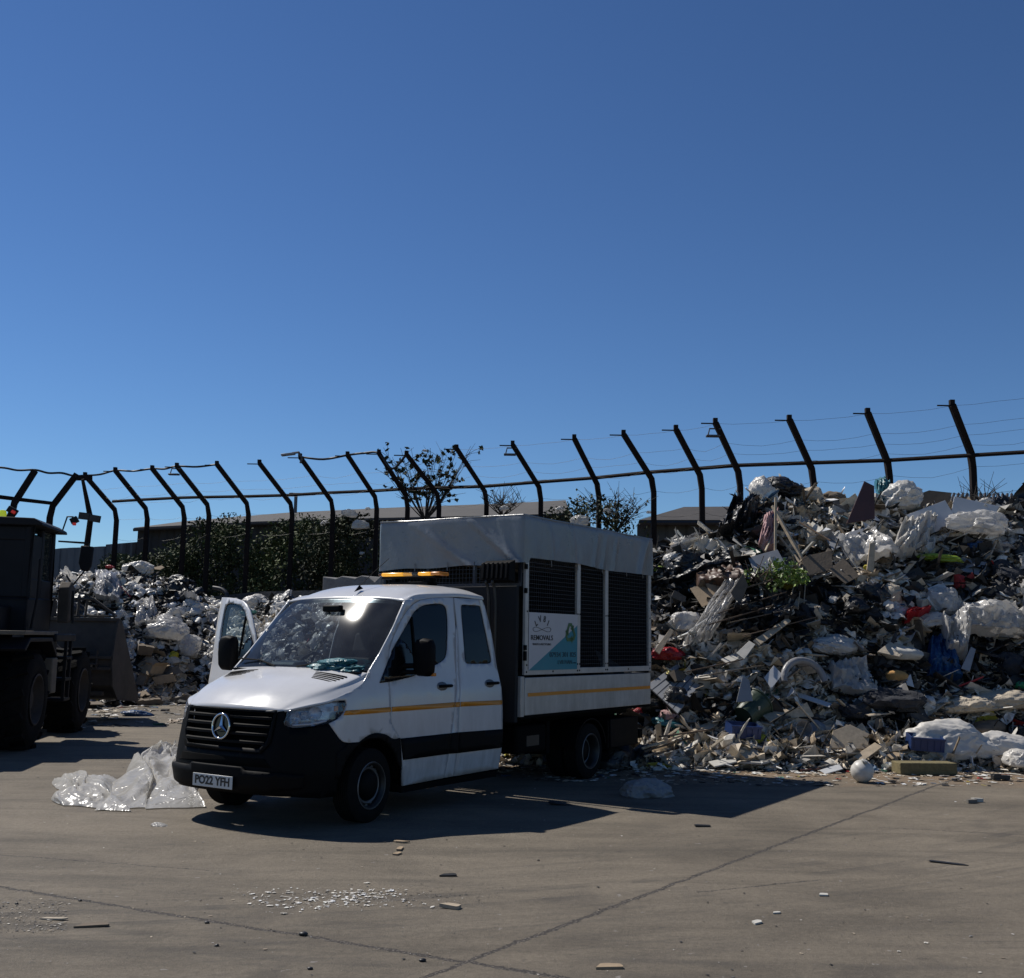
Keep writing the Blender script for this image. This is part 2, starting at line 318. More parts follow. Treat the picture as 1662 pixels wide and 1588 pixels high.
def handle(parent, u0, u1, z, mir=False):
    sg = -1 if mir else 1; mb = tmb(); k = 8
    for i in range(k):
        pass
    pc = [(u0-.03+(u1-u0)*.42*(1+1.0*math.cos(a)), z+.045*math.sin(a)) for a in np.linspace(0, 2*math.pi, 20)[:-1]]
    panel('handle_cup', pc, M['rimhi'], parent, off=.0035, thick=.002, mirror=mir, step=.2)
    pts = [body(sg*(u0+(u1-u0)*t), z+.004*math.sin(t*3), .006+.042*math.sin(math.pi*min(1, max(0, (t-.02)*1.04)))**.45) for t in np.linspace(0, 1, 9)]
    mb.tube(pts, .016, 8); return mb.build('handle', M['black'], parent, smooth=60)
for side, mir in (('near', False), ('far', True)):
    sg = -1 if mir else 1
    fl = [(1.231, 1.150), (1.30, 1.155), (1.358, 1.154), (1.372, 1.121), (1.337, 1.043), (1.266, .986), (1.170, .948)]+LOW[1:]+ARCHT[1:]
    dd = [(a-.007, b+.003) for a, b in DFRONT[2:]]
    fender = panel('front_wing', fl+dd+[(3.2, 2.19)]+list(reversed(ROOFS[:4]))[1:]+PILLAR[1:], M['white'], truck, mirror=mir)
    panel('stripe', [(1.35, 1.06), (1.5, 1.062), (1.975, 1.068), (1.975, 1.022), (1.5, 1.018), (1.322, 1.018)], M['orange'], fender, off=.006, thick=.003, mirror=mir)
    panel('rear_cab_door', RF+RR, M['white'], truck, holes=[RWIN], mirror=mir)
    rd = [o for o in bpy.data.objects if o.name.startswith('rear_cab_door')][-1]
    panel('window', inset2(RWIN, -.02), M['sg'], rd, off=-.012, thick=.004, mirror=mir)
    panel('stripe', [(3.15, 1.072), (3.955, 1.060), (3.953, 1.012), (3.145, 1.022)], M['orange'], rd, off=.006, thick=.003, mirror=mir)
    panel('trim_band', [(3.135, .755), (3.97, .738), (3.955, .535), (3.115, .54)], M['black'], rd, off=.012, thick=.012, mirror=mir)
    handle(rd, 3.66, 3.89, 1.252, mir)
    pn = panel('pillar_strip', [(a+.007, b) for a, b in DREAR if b < 1.9]+[(a-.007, b) for a, b in reversed(RF) if b < 1.9], M['white'], truck, off=-.003, mirror=mir)
    panel('stripe', [(3.058, 1.072), (3.141, 1.072), (3.136, 1.022), (3.05, 1.022)], M['orange'], pn, off=.003, thick=.003, mirror=mir)
    panel('trim_band', [(2.99, .755), (3.127, .755), (3.107, .54), (2.952, .545)], M['black'], pn, off=.010, thick=.012, mirror=mir)
    if not mir:
        door = panel('front_cab_door', dpoly(), M['white'], truck, holes=[FWIN])
        dm = None
    else:                                                 # the far door stands open: build it shut, then swing it on its hinge
        hx, hs = .27, -.955; ang = R(71.5)
        rot = Matrix.Rotation(ang, 3, 'Z')
        def swing(u, z, off=0.):
            x, s, zz = body(-abs(u), z, off); v = rot @ Vector((x-hx, -(s-hs), zz)); return (v.x+hx, -v.y+hs, zz)
        dm = swing
        door = panel('front_cab_door', dpoly(), M['white'], truck, holes=[FWIN], mirror=True, fn=lambda u, z: swing(u, z))
        door['label'] = 'open front door swung out from the cab'
        panel('window_seal', inset2(FWIN, -.03), M['black'], door, holes=[inset2(FWIN, .045)], fn=lambda u, z: swing(u, z, -.024), mirror=True, thick=.03)
        panel('door_lining', [(2.24, .36), (2.20, .75), (2.06, .95), (2.06, 1.3), (2.95, 1.42), (3.02, 1.1), (2.95, .75), (2.88, .36)], M['dash'], door, fn=lambda u, z: swing(u, z, -.05), mirror=True, thick=.03)
    f = (lambda o: (lambda u, z: dm(u, z, o))) if mir else (lambda o: None)
    kw = dict(mirror=mir)
    panel('window', inset2(FWIN, -.02), M['dg'] if mir else M['sg'], door, off=-.012, thick=.004, fn=f(-.012), **kw)
    bar = tmb(); P = (lambda u, z, o: dm(u, z, o)) if mir else (lambda u, z, o: body(u, z, o))
    bar.tube([P(sg*2.43, zz, -.006) for zz in (1.40, 1.6, 1.8, 1.955)], .014, 6); bar.build('window_bar', M['black'], door)
    panel('stripe', [(1.99, 1.068), (3.045, 1.073), (3.035, 1.022), (1.99, 1.022)], M['orange'], door, off=.006, thick=.003, fn=f(.006), **kw)
    panel('trim_band', [(2.135, .755), (2.985, .755), (2.945, .545), (2.185, .545)], M['black'], door, off=.012, thick=.012, fn=f(.012), **kw)
    # black quarter panel that carries the mirror
    q = panel('mirror_base', sm([(1.83, 1.303), (1.93, 1.43), (2.04, 1.575), (2.2, 1.73), (2.36, 1.60), (2.42, 1.45), (2.41, 1.37), (2.2, 1.335), (2.0, 1.312), (1.83, 1.303)], 2)[:-1], M['gloss'], door, off=.010, thick=.012, fn=f(.010), **kw)
    mr = empty('mirror'); mr.parent = door
    hb = MB(); cs = P(sg*2.27, 1.55, .20)
    if mir: base = Vector((cs[0], -cs[1], cs[2])); Rm = Matrix.Rotation(R(4), 3, 'Z')
    else: base = Vector((cs[0]+.05, -cs[1], cs[2])); Rm = Matrix.Rotation(R(8), 3, 'Z')
    prof = [(-.115, -.16), (-.07, -.20), (.07, -.195), (.11, -.15), (.125, 0), (.12, .13), (.09, .185), (0, .20), (-.09, .185), (-.12, .13), (-.125, 0)]
    rows = []
    for t, k in ((-.065, .72), (-.055, .9), (-.02, 1), (.03, 1), (.05, .95)): rows.append([(t, a*k*.9, c_*k*.95) for a, c_ in prof])
    vs = [Rm @ Vector(p)+base for r_ in rows for p in r_]; n_ = len(prof)
    fs = [(i*n_+j, i*n_+(j+1) % n_, (i+1)*n_+(j+1) % n_, (i+1)*n_+j) for i in range(4) for j in range(n_)]+[tuple(range(n_)), tuple(range(4*n_, 5*n_))]
    hb.add(vs, fs).build('mirror_housing', M['black'], mr, bevel=.01, smooth=50)
    ar = MB(); a0 = P(sg*2.22, 1.50, .0)
    ar.tube([(a0[0], -a0[1], 1.46), tuple(base+Vector((0, 0, -.08)))], .026, 8); a1 = P(sg*2.2, 1.40, 0); ar.tube([(a1[0], -a1[1], 1.40), tuple(base+Vector((.01, 0, -.15)))], .022, 8)
    ar.build('mirror_arm', M['black'], mr, smooth=60)
    if not mir:
        MB().box(base+Vector((.05, -.06, -.17)), (.05, .09, .035), Rm).build('indicator', M['amberlamp'], mr, bevel=.008)
    handle(door, 2.77, 2.99, 1.245, mir) if not mir else None
    # lamps
    hl = panel('headlight', [(a, b) for a, b in inset2(LAMP, .004)], M['lens'], truck, off=.004, thick=.006, mirror=mir)
    panel('lamp_bowl', inset2(LAMP, -.005), M['reflector'], hl, off=-.10, thick=.01, mirror=mir)
    dd_ = tmb()
    for uu, zz, a, c_ in ((.84, 1.0, .05, .05), (.95, 1.02, .035, .055), (1.07, 1.04, .06, .045)):
        dd_.lathe([(0, .0), (a*.6, .004), (a, .03), (a*1.05, .045)], 20, Matrix.Translation(Vector(body(sg*uu, zz, -.075))) @ Matrix.Rotation(R(-90), 4, 'Y') @ Matrix.Rotation(R(-35*sg), 4, 'X'))
    dd_.build('lamp_reflector', M['reflector'], hl, smooth=60)
    ck = tmb()
    for uu, zz, a in ((.82, .99, .02), (.86, 1.02, .016), (.90, 1.045, .016), (1.0, 1.01, .014), (1.03, .985, .018), (1.1, 1.06, .03)):
        ck.box(body(sg*uu, zz, -.03), (.02, .012, a*1.6), Matrix.Rotation(R(25+zz*60), 3, 'X'))
    ck.build('lamp_trim', M['chrome'], hl, bevel=.002)
    panel('indicator', [(.80, .93), (.99, .935), (1.15, .962), (1.16, .985), (.98, .955), (.80, .947)], M['reflector'], hl, off=-.02, thick=.01, mirror=mir)
    tmb().box(body(sg*1.27, 1.08, -.035), (.05, .02, .05)).build('bulb_cover', M['amberlamp'], hl, bevel=.008)
    # wheel-arch lip and dark sill
    arc = [(1.716+.425*math.cos(t), .36+.425*math.sin(t)) for t in np.linspace(R(12), R(168), 16)]
    panel('arch_lip', [(1.53, .760)]+ARCHT[1:]+[(2.15, .66), (2.17, .45)]+arc[1:]+[(1.25, .44), (1.25, .68), (1.40, .762)], M['black'], truck, off=.004, mirror=mir, step=.05)
    sl_ = tmb(); sl_.bx(.50, 2.2, sg*.60, sg*.955, .22, .285); sl_.build('sill', M['under'], truck, bevel=.01)
    ih = tmb(); ih.bx(-.80, .62, sg*.55, sg*.60, .34, 1.1); ih.bx(.50, .56, sg*.60, sg*.90, .25, .80); ih.build('wheel_housing', M['under'], truck)
door_near = [o for o in bpy.data.objects if o.name.startswith('front_cab_door')]

# nose
half = [(0, .70), (.30, .70), (.50, .705), (.56, .74), (.61, .9), (.63, 1.066), (.70, 1.064), (.722, 1.02), (.704, .948), (.795, .908), (.99, .918), (1.162, .945), (1.218, .877), (1.284, .80), (1.33, .768), (1.40, .757), (1.30, .60), (1.285, .42), (1.29, .285), (1.1, .285), (.8, .31), (.4, .315), (0, .315)]
bump = panel('front_bumper', half+[(-a, b) for a, b in reversed(half[1:-1])], M['black'], truck, thick=.03)
bl = [(-.92, .385), (-.92, .50), (-.7, .525), (-.36, .53), (-.32, .56), (.32, .56), (.36, .53), (.7, .525), (.92, .50), (.92, .385), (.6, .345), (.3, .335), (-.3, .335), (-.6, .345)]
panel('bumper_step', bl, M['black'], bump, off=.035, thick=.035)
panel('air_intake', [(-.62, .565), (-.55, .64), (.55, .64), (.62, .565)], M['under'], bump, off=.004, thick=.004)
gr = panel('grille', [(-.50, .70), (-.57, .80), (-.605, 1.062), (.605, 1.062), (.57, .80), (.50, .70)], M['under'], truck, off=-.07, thick=.02)
panel('grille_frame', [(-.51, .69), (-.59, .78), (-.625, 1.07), (.625, 1.07), (.59, .78), (.51, .69)], M['black'], gr, holes=[[(-.48, .725), (-.555, .80), (-.595, 1.045), (.595, 1.045), (.555, .80), (.48, .725)]], off=.012, thick=.05)
for zz, hw in ((.762, .53), (.835, .555), (.908, .57), (.98, .58)):
    mb = MB(T); n_ = 24; vs = []
    for i in range(n_+1):
        u = -hw+2*hw*i/n_
        for dz, o_ in ((-.012, -.03), (.0, .012), (.022, .016), (.03, .004), (.02, -.05)): vs.append(body(u, zz+dz, o_))
    mb.add(vs, [(i*5+j, i*5+(j+1) % 5, (i+1)*5+(j+1) % 5, (i+1)*5+j) for i in range(n_) for j in range(5)]+[tuple(range(5)), tuple(range(n_*5, n_*5+5))])
    mb.build('grille_bar', M['black'], gr, smooth=50)
panel('number_badge', [(.50, 1.052), (.50, 1.066), (.60, 1.066), (.60, 1.052)], M['dash'], gr, off=.016, thick=.004)
badge = empty('emblem'); badge.parent = gr
bc = Vector((-1.005, 0, .902)); Mb = Matrix.Translation(bc) @ Matrix.Rotation(R(-86), 4, 'Y')
rr, rt = .112, .0105; vs = []; fs = []
for i in range(40):
    a = 2*math.pi*i/40
    for j in range(10):
        t = 2*math.pi*j/10; vs.append(Mb @ Vector(((rr+rt*math.cos(t))*math.cos(a), (rr+rt*math.cos(t))*math.sin(a), rt*math.sin(t))))
    fs += [(i*10+j, i*10+(j+1) % 10, ((i+1) % 40)*10+(j+1) % 10, ((i+1) % 40)*10+j) for j in range(10)]
MB().add(vs, fs).build('ring', M['chrome'], badge, smooth=80)
mb = MB()
for k in range(3):
    a = 2*math.pi*k/3; d = Vector((math.cos(a), math.sin(a), 0)); e = Vector((-math.sin(a), math.cos(a), 0))
    vs = [Mb @ p for p in (d*.113, e*.019-d*.006, Vector((0, 0, .022)), -e*.019-d*.006)]; vs.append(Mb @ Vector((0, 0, -.004)))
    mb.add(vs, [(0, 1, 2), (0, 2, 3), (0, 4, 1), (0, 3, 4)])
mb.build('star', M['chrome'], badge, smooth=0)
MB().lathe([(0, 0), (.12, 0), (.125, -.02), (.12, -.05)], 32, Mb @ Matrix.Translation((0, 0, -.014))).build('emblem_back', M['gloss'], badge, smooth=40)
pl = MB(T); pl.bx(-1.078, -1.070, -.262, .262, .355, .470); pl = pl.build('number_plate', M['plate'], truck, bevel=.003)
Mf = Matrix.Translation((-1.0795, 0, .412)) @ Matrix.Rotation(R(-90), 4, 'Z') @ Matrix.Rotation(R(90), 4, 'X')
text('PO22 YFH', .105, M['ink'], 'plate_characters', pl, Mf, bold=.0032, width=.455)

# bonnet, windscreen, roof
def mirror_rows(rows): return [[(a, -b, c_) for a, b, c_ in reversed(r_[1:])]+list(r_) for r_ in rows]
rows = [[(-.962, 0, 1.078), (-.945, .3, 1.075), (-.892, .547, 1.062), (-.86, .62, 1.064), body(.735, 1.074, .002)],
        [(-.73, 0, 1.225), (-.725, .35, 1.218), (-.70, .64, 1.178), (-.70, .73, 1.145), body(.988, 1.118, .002)],
        [(-.5, 0, 1.315), (-.495, .40, 1.305), (-.51, .73, 1.255), (-.50, .83, 1.205), body(1.22, 1.156, .002)],
        [(-.25, 0, 1.385), (-.25, .44, 1.375), (-.26, .815, 1.325), (-.24, .885, 1.29), body(1.51, 1.256, .002)],
        [(-.115, 0, 1.424), (-.11, .46, 1.418), (-.09, .85, 1.38), (-.06, .905, 1.355), body(1.655, 1.345, .002)],
        [(-.06, 0, 1.432), (-.055, .46, 1.428), (-.03, .87, 1.404), (-.02, .915, 1.39), body(1.69, 1.412, .002)]]
v_, f_ = patch(mirror_rows(rows), 6, 5)
bon = tmb().add(v_, f_).build('bonnet', M['white'], truck, smooth=40, solid=.02)
if sum(p.normal.z for p in bon.data.polygons) < 0: bon.data.flip_normals()
for sg in (1, -1):
    mb = tmb()
    for k in range(5):
        x = -.20-.035*k+.01; s0, s1 = (.40+.02*k, .80-.012*k)
        z0 = 1.432-.028*(k+1)*.62
        for j in range(6):
            sa = s0+(s1-s0)*j/6; sb = s0+(s1-s0)*(j+1)/6
            def zt(s, x=x): return float(np.interp(x, [-.5, -.25, -.115], [1.31-.06*(s/.73)**3, 1.382-.052*(s/.8)**3, 1.422-.04*(s/.85)**3]))+.004
            mb.add([(x-.009, sg*sa, zt(sa, x-.009)), (x+.009, sg*sa, zt(sa, x+.009)), (x+.009, sg*sb, zt(sb, x+.009)), (x-.009, sg*sb, zt(sb, x-.009))], [(0, 1, 2, 3)])
    mb.build('bonnet_vent', M['under'], bon, solid=.004)
def wsurf(i, n=8): pass
wrows = [[(-.075, 0, 1.425), (-.07, .45, 1.422), (-.035, .80, 1.412), (-.005, .905, 1.415)],
         [(.10, 0, 1.635), (.105, .45, 1.63), (.145, .76, 1.62), (.18, .885, 1.615)],
         [(.34, 0, 1.90), (.345, .44, 1.895), (.38, .72, 1.882), (.415, .855, 1.872)],
         [(.60, 0, 2.152), (.605, .43, 2.148), (.635, .69, 2.135), (.662, .822, 2.120)]]
v_, f_ = patch(mirror_rows(wrows), 6, 6)
wsn = tmb().add(v_, f_).build('windscreen', M['ws'], truck, smooth=60)
Wd = 37; H_ = 19
mb = tmb(); sel = [f for k, f in enumerate(f_) if (k//36 in (0, 17)) or (k % 36 in (0, 35))]
mb.add([(a[0]+.012, a[1]*.995, a[2]-.006) for a in v_], sel)
b_ = mb.build('screen_border', M['gloss'], wsn)
for sg in (1, -1):
    wp = tmb(); wp.tube([(-.10, sg*.15-.1, 1.44), (-.02, sg*.45-.1, 1.49), (.0, sg*.62-.25, 1.50)], .009, 6); wp.build('wiper', M['black'], wsn)
mb = tmb(); mb.bx(-.10, .0, -.86, .86, 1.385, 1.405); mb.build('scuttle', M['black'], truck)
rr_ = []
for x, zc, dz in ((.625, 2.155, 0), (.80, 2.235, .02), (1.0, 2.295, .05), (1.25, 2.328, .072), (1.6, 2.338, .078), (1.9, 2.335, .078), (2.03, 2.31, .07), (2.075, 2.24, .03), (2.085, 2.19, 0)):
    e = body(x+1.716, float(np.interp(x, [.62, .8, 1.0, 1.6, 2.08], [2.122, 2.150, 2.172, 2.196, 2.186])))
    e = (x if x < 2.08 else 2.085, e[1], e[2])
    rr_.append([(x-.015, 0, zc), (x-.01, .4, zc-.006), (x, .62, zc-.006-.2*(zc-e[2])), (x, .745, e[2]+dz*.95*.75+.012), (x, .805, e[2]+.035 if dz > .01 else e[2]+.004), e])
v_, f_ = patch(mirror_rows(rr_), 5, 4)
roof = tmb().add(v_, f_).build('cab_roof', M['white'], truck, smooth=50, solid=.02)
if sum(p.normal.z for p in roof.data.polygons) < 0: roof.data.flip_normals()
bk = tmb(); bk.prism([(2.03, 2.18), (2.10, 2.0), (2.20, 1.5), (2.235, 1.1), (2.235, .35), (2.19, .35), (2.19, 1.1), (2.15, 1.5), (2.05, 2.0), (1.98, 2.18)], -.83, .83, 'y'); bk.build('cab_back', M['white'], truck)
fb = tmb(); fb.bx(.5, 2.2, -.90, .90, .30, .36); fb.bx(-.75, .30, -.52, .52, .38, .95); fb.bx(-.05, 0, -.85, .85, .5, 1.36); fb.build('cab_floor', M['under'], truck)
# roof antenna and light bar
an = empty('antenna'); an.parent = truck
tmb().add([(.66, .10, 2.215), (.80, .12, 2.262), (.80, .06, 2.262), (.76, .09, 2.30)], [(0, 1, 3), (0, 3, 2), (1, 2, 3), (0, 2, 1)]).build('antenna_base', M['black'], an, bevel=.004)
tmb().tube([(.76, .09, 2.28), (.95, .09, 2.42), (1.25, .09, 2.62)], .0035, 5).build('whip', M['black'], an)
lb = empty('light_bar'); lb.parent = truck
mb = tmb(); mb.bx(1.75, 1.9, -.42, .36, 2.425, 2.452); mb.bx(1.78, 1.86, -.30, -.24, 2.34, 2.43); mb.bx(1.78, 1.86, .2, .26, 2.34, 2.43); mb.bx(1.74, 1.93, -.30, .26, 2.345, 2.385); mb.tube([(1.8, -.05, 2.44), (1.75, .0, 2.38), (1.78, .06, 2.34)], .012, 6)
mb.build('light_bar_frame', M['black'], lb, bevel=.004)
for a, b, m_ in ((-.47, -.42, 'lens'), (-.42, -.10, 'amber'), (-.098, .12, 'lens'), (.122, .30, 'amber'), (.302, .44, 'amberlamp')):
    tmb().bx(1.73, 1.92, a, b, 2.455, 2.495).build('beacon_lens', M[m_], lb, bevel=.014, seg=3)
# cabin
da = tmb(); da.prism([(-.05, 1.25), (-.02, 1.375), (.18, 1.40), (.40, 1.36), (.48, 1.25), (.42, .9), (.2, .8)], -.84, .84, 'y'); da.build('dashboard', M['dash'], truck, bevel=.02)
bn = tmb(); bn.prism([(.12, 1.39), (.2, 1.47), (.36, 1.485), (.46, 1.42), (.46, 1.34)], -.62, -.25, 'y'); bn.build('instrument_hood', M['dashlt'], truck, bevel=.03, seg=3)
vs = []; fs = []
Ms = Matrix.Translation((.58, .43, 1.40)) @ Matrix.Rotation(R(-58), 4, 'Y')
for i in range(32):
    a = 2*math.pi*i/32
    for j in range(8):
        t = 2*math.pi*j/8; vs.append(Ms @ Vector(((.19+.014*math.cos(t))*math.cos(a), (.19+.014*math.cos(t))*math.sin(a), .014*math.sin(t))))
    fs += [(i*8+j, i*8+(j+1) % 8, ((i+1) % 32)*8+(j+1) % 8, ((i+1) % 32)*8+j) for j in range(8)]
sw = MB().add(vs, fs); sw.lathe([(0, .01), (.06, .01), (.07, -.02), (.03, -.15)], 16, Ms)
for a in (0, 2.3, -2.3): sw.tube([Ms @ Vector((0, 0, 0)), Ms @ Vector((.19*math.cos(a), .19*math.sin(a), 0))], .012, 6)
sw.build('steering_wheel', M['seat'], truck, smooth=60)
for (s0, w_) in ((-.43, .50), (.20, .44), (.66, .42)):
    st = empty('seat'); st.parent = truck
    a = tmb(); a.prism([(.75, .72), (1.25, .68), (1.3, .80), (.78, .86)], s0-w_/2, s0+w_/2); a.build('seat_cushion', M['seat'], st, bevel=.05, seg=3)
    a = tmb(); a.prism([(1.18, .78), (1.30, .78), (1.50, 1.45), (1.46, 1.52), (1.36, 1.50)], s0-w_/2, s0+w_/2); a.build('seat_back', M['seat'], st, bevel=.06, seg=3)
    a = tmb(); a.prism([(1.40, 1.56), (1.50, 1.56), (1.53, 1.78), (1.46, 1.80)], s0-.13, s0+.13); a.build('headrest', M['seat'], st, bevel=.04, seg=3)
tmb().bx(.40, .47, -.10, .14, 2.0, 2.07).build('rear_view_mirror', M['black'], truck, bevel=.015)
tmb().bx(1.99, 2.02, -.8, .8, .4, 2.15).build('cab_trim', M['seat'], truck)

# wheels
def wheel(parent, x, s, steer=0., dual=False, r=.345):
    sg = 1 if s > 0 else -1
    w_ = empty('wheel'); w_.parent = parent
    Mw = Matrix.Translation((x, -s, r)) @ Matrix.Rotation(steer, 4, 'Z') @ Matrix.Rotation(R(90)*sg, 4, 'X')    # +z of the lathe points outwards
    W2 = .11
    def tyre(zc):
        b = MB(); k = zc
        prof = [(.205, -W2+k), (.24, -W2-.006+k), (.29, -W2-.008+k), (.33, -W2+.015+k), (.343, -W2+.03+k)]
        for q in range(-3, 4):
            c_ = q*.025; prof += [(.345, c_-.010+k), (.345, c_+.008+k), (.337, c_+.009+k), (.337, c_+.014+k)]
        prof += [(.343, W2-.02+k), (.33, W2-.012+k), (.29, W2+.008+k), (.24, W2+.006+k), (.205, W2+k)]
        b.lathe(prof, 48, Mw); return b.build('tyre', M['rub'], w_, smooth=40)
    tyre(0)
    rb = MB(); rb.lathe([(.205, -W2), (.19, -W2+.02), (.185, .0), (.195, W2-.03), (.212, W2-.002), (.218, W2+.010), (.206, W2+.008), (.19, W2-.02)], 40, Mw)
    dz = -.03 if dual else .045
    rb.lathe([(.19, dz-.02), (.18, dz+.01), (.16, dz+.025), (.12, dz+.01), (0, dz)], 40, Mw); rim = rb.build('rim', M['rim'], w_, smooth=50)
    hr = MB(); n_ = 40; hr.lathe([(.150, dz+.020), (.166, dz+.034), (.172, dz+.026), (.168, dz+.012)], 40, Mw); hr.lathe([(.213, W2+.002), (.217, W2+.013), (.222, W2+.006)], 40, Mw); hr.build('hub_ring', M['rimhi'], w_, smooth=60)
    hb = MB(); hb.lathe([(.145, dz+.02), (.13, dz+.05), (.07, dz+.07), (0, dz+.075)], 32, Mw); hb.build('hub_cap', M['black'], w_, smooth=60)
    ho = MB()
    for k in range(16):
        a = 2*math.pi*k/16; ho.lathe([(0, .004), (.013, .004), (.014, -.004)], 10, Mw @ Matrix.Translation((.186*math.cos(a), .186*math.sin(a), dz+.008)))
    for k in range(16):
        a = 2*math.pi*k/16; ho.lathe([(.013, .002), (.017, .006), (.018, 0)], 10, Mw @ Matrix.Translation((.186*math.cos(a), .186*math.sin(a), dz+.010)))
    ho.build('rim_hole_ring', M['rimhi'], w_, smooth=60)
    if dual: tyre(-.26)
    return w_
wheel(truck, 0, .872, R(4)); wheel(truck, 0, -.872, R(4)); wheel(truck, 4.27, .90, 0, True); wheel(truck, 4.27, -.90, 0, True)

# chassis and bed
mb = tmb()
for sg in (1, -1): mb.bx(1.9, 5.85, sg*.36, sg*.46, .52, .74)
for x in (2.3, 3.0, 3.7, 4.6, 5.3, 5.8): mb.bx(x, x+.08, -.36, .36, .54, .70)
mb.bx(4.2, 4.34, -.75, .75, .26, .42)
mb.tube([(2.2, .25, .55), (3.4, .25, .48), (4.0, .2, .40)], .05, 8)
mb.build('chassis', M['under'], truck)
mb = tmb(); mb.bx(2.55, 5.88, -.70, .70, .74, .84); mb.bx(2.52, 5.91, -1.06, 1.06, .84, .885); mb.build('bed_floor', M['under'], truck)
tk = tmb(); tk.bx(2.62, 3.30, .60, .94, .42, .74); tk = tk.build('fuel_tank', M['under'], truck, bevel=.04, seg=3)
tmb().bx(2.84, 3.12, .941, .944, .50, .62).build('tank_label', M['rim'], tk)
mb = tmb(); mb.bx(3.36, 3.44, .55, .9, .38, .76); mb.bx(4.72, 4.76, .62, 1.02, .34, .70); mb.build('mudflap', M['under'], truck)
for sg in (1, -1):
    mb = tmb(); pr = [(4.27+.40*math.cos(t), .345+.40*math.sin(t)) for t in np.linspace(R(10), R(170), 14)]+[(4.27+.415*math.cos(t), .345+.415*math.sin(t)) for t in np.linspace(R(170), R(10), 14)]
    mb.prism(pr, sg*.60, sg*1.02, 'y'); mb.build('mudguard', M['black'], truck, smooth=40)
lk = tmb(); lk.bx(4.80, 5.62, .50, 1.02, .34, .72); lk.build('side_locker', M['black'], truck, bevel=.012)
lk = tmb(); lk.bx(4.80, 5.62, -1.02, -.50, .34, .72); lk.build('side_locker', M['black'], truck, bevel=.012)
tmb().bx(5.80, 5.90, -.95, .95, .40, .52).build('underrun_bar', M['under'], truck, bevel=.01)
for sg in (1, -1):
    db = tmb(); db.bx(2.58, 5.90, sg*1.045, sg*1.075, .875, 1.305)
    db = db.build('dropside', M['alu'], truck, bevel=.006)
    g = tmb()
    for z in (1.02, 1.165): g.bx(2.58, 5.90, sg*1.0751, sg*1.079, z-.004, z+.004)
    g.build('dropside_rib', M['alu'], db)
    tmb().bx(2.64, 5.88, sg*1.0795, sg*1.0812, 1.088, 1.128).build('stripe', M['orange'], db)
    pc = tmb(); pc.bx(2.50, 2.575, sg*.99, sg*1.07, .86, 1.32); pc.build('corner_post', M['alu'], truck, bevel=.006)
tmb().bx(5.875, 5.905, -1.04, 1.04, .875, 1.305).build('tailboard', M['alu'], truck, bevel=.004)
hd = tmb(); hd.bx(2.44, 2.50, -1.03, 1.03, .80, 2.36); hd.build('headboard', M['lining'], truck, bevel=.006)
ex = tmb(); ex.bx(2.28, 2.40, .30, .86, .45, 1.2); ex.bx(2.30, 2.40, -.8, .1, .5, 1.4); ex.build('hydraulic_box', M['under'], truck, bevel=.01)
for z in (1.2, 1.7, 2.1): pass
cg = {}
for sg in (1, -1):
    fr = tmb()
    fr.bx(2.56, 5.915, sg*1.045, sg*1.078, 1.335, 1.405); fr.bx(2.56, 5.915, sg*1.045, sg*1.078, 2.74, 2.80)
    for a, b in ((2.56, 2.63), (3.785, 3.865), (4.535, 4.615), (5.835, 5.915)): fr.bx(a, b, sg*1.043, sg*1.080, 1.405, 2.74)
    fr = fr.build('cage_frame', M['alu'], truck, bevel=.003); cg[sg] = fr
    bo = tmb()
    for x in (2.6, 3.2, 3.80, 3.85, 4.55, 4.60, 5.2, 5.87):
        for z in (1.37,)+((1.45, 2.07) if x not in (3.2, 5.2) else ()): bo.lathe([(0, .006), (.011, .005), (.012, 0)], 8, Matrix.Translation((x, sg*1.079, z)) @ Matrix.Rotation(R(-90*sg), 4, 'X'))
    bo.build('bolt', M['black'], fr)
    for (a, b) in ((2.63, 3.785), (3.865, 4.535), (4.615, 5.835)):
        ms = tmb(); n_ = int((b-a)/.05)
        for i in range(1, n_): x = a+(b-a)*i/n_; ms.bx(x-.0022, x+.0022, sg*1.056, sg*1.060, 1.40, 2.75)
        for k in range(1, 27): z = 1.40+.05*k; ms.bx(a, b, sg*1.060, sg*1.064, z-.0022, z+.0022)
        ms.build('mesh_panel', M['wire'], fr, smooth=0, merge=0)
hf = tmb(); hf.bx(2.50, 2.55, -1.04, 1.04, 2.36, 2.40)
for s in (-1.04, -.35, .35, 1.0): hf.bx(2.515, 2.55, s, s+.04, 2.40, 2.80)
for i in range(41): s = -1.0+.05*i; hf.bx(2.520, 2.5244, s-.0022, s+.0022, 2.40, 2.76)
for k in range(8): z = 2.42+.05*k; hf.bx(2.525, 2.5294, -1.0, 1.0, z-.0022, z+.0022)
hf.build('front_mesh', M['wire'], truck, smooth=0, merge=0)
ln = tmb(); ln.bx(2.52, 5.86, -1.02, -1.0, .89, 2.75); ln.bx(5.875, 5.895, -1.0, 1.05, 1.31, 2.75)
ln.build('bed_lining', M['lining'], truck)
rub_ = tmb()
for i in range(34):
    rub_.box((random.uniform(2.8, 5.6), random.uniform(-.8, .7), 1.0+random.random()*.25), (random.uniform(.1, .8), random.uniform(.2, .6), random.uniform(.1, .5)), Matrix.Rotation(random.random()*3, 3, Vector((random.random(), random.random(), random.random())).normalized()))
rub_.build('load', M['lining'], truck)
hg = tmb()
for z in (1.55, 1.62, 2.28, 2.56, 1.5): hg.bx(2.535, 2.575, 1.07, 1.10, z, z+.06)
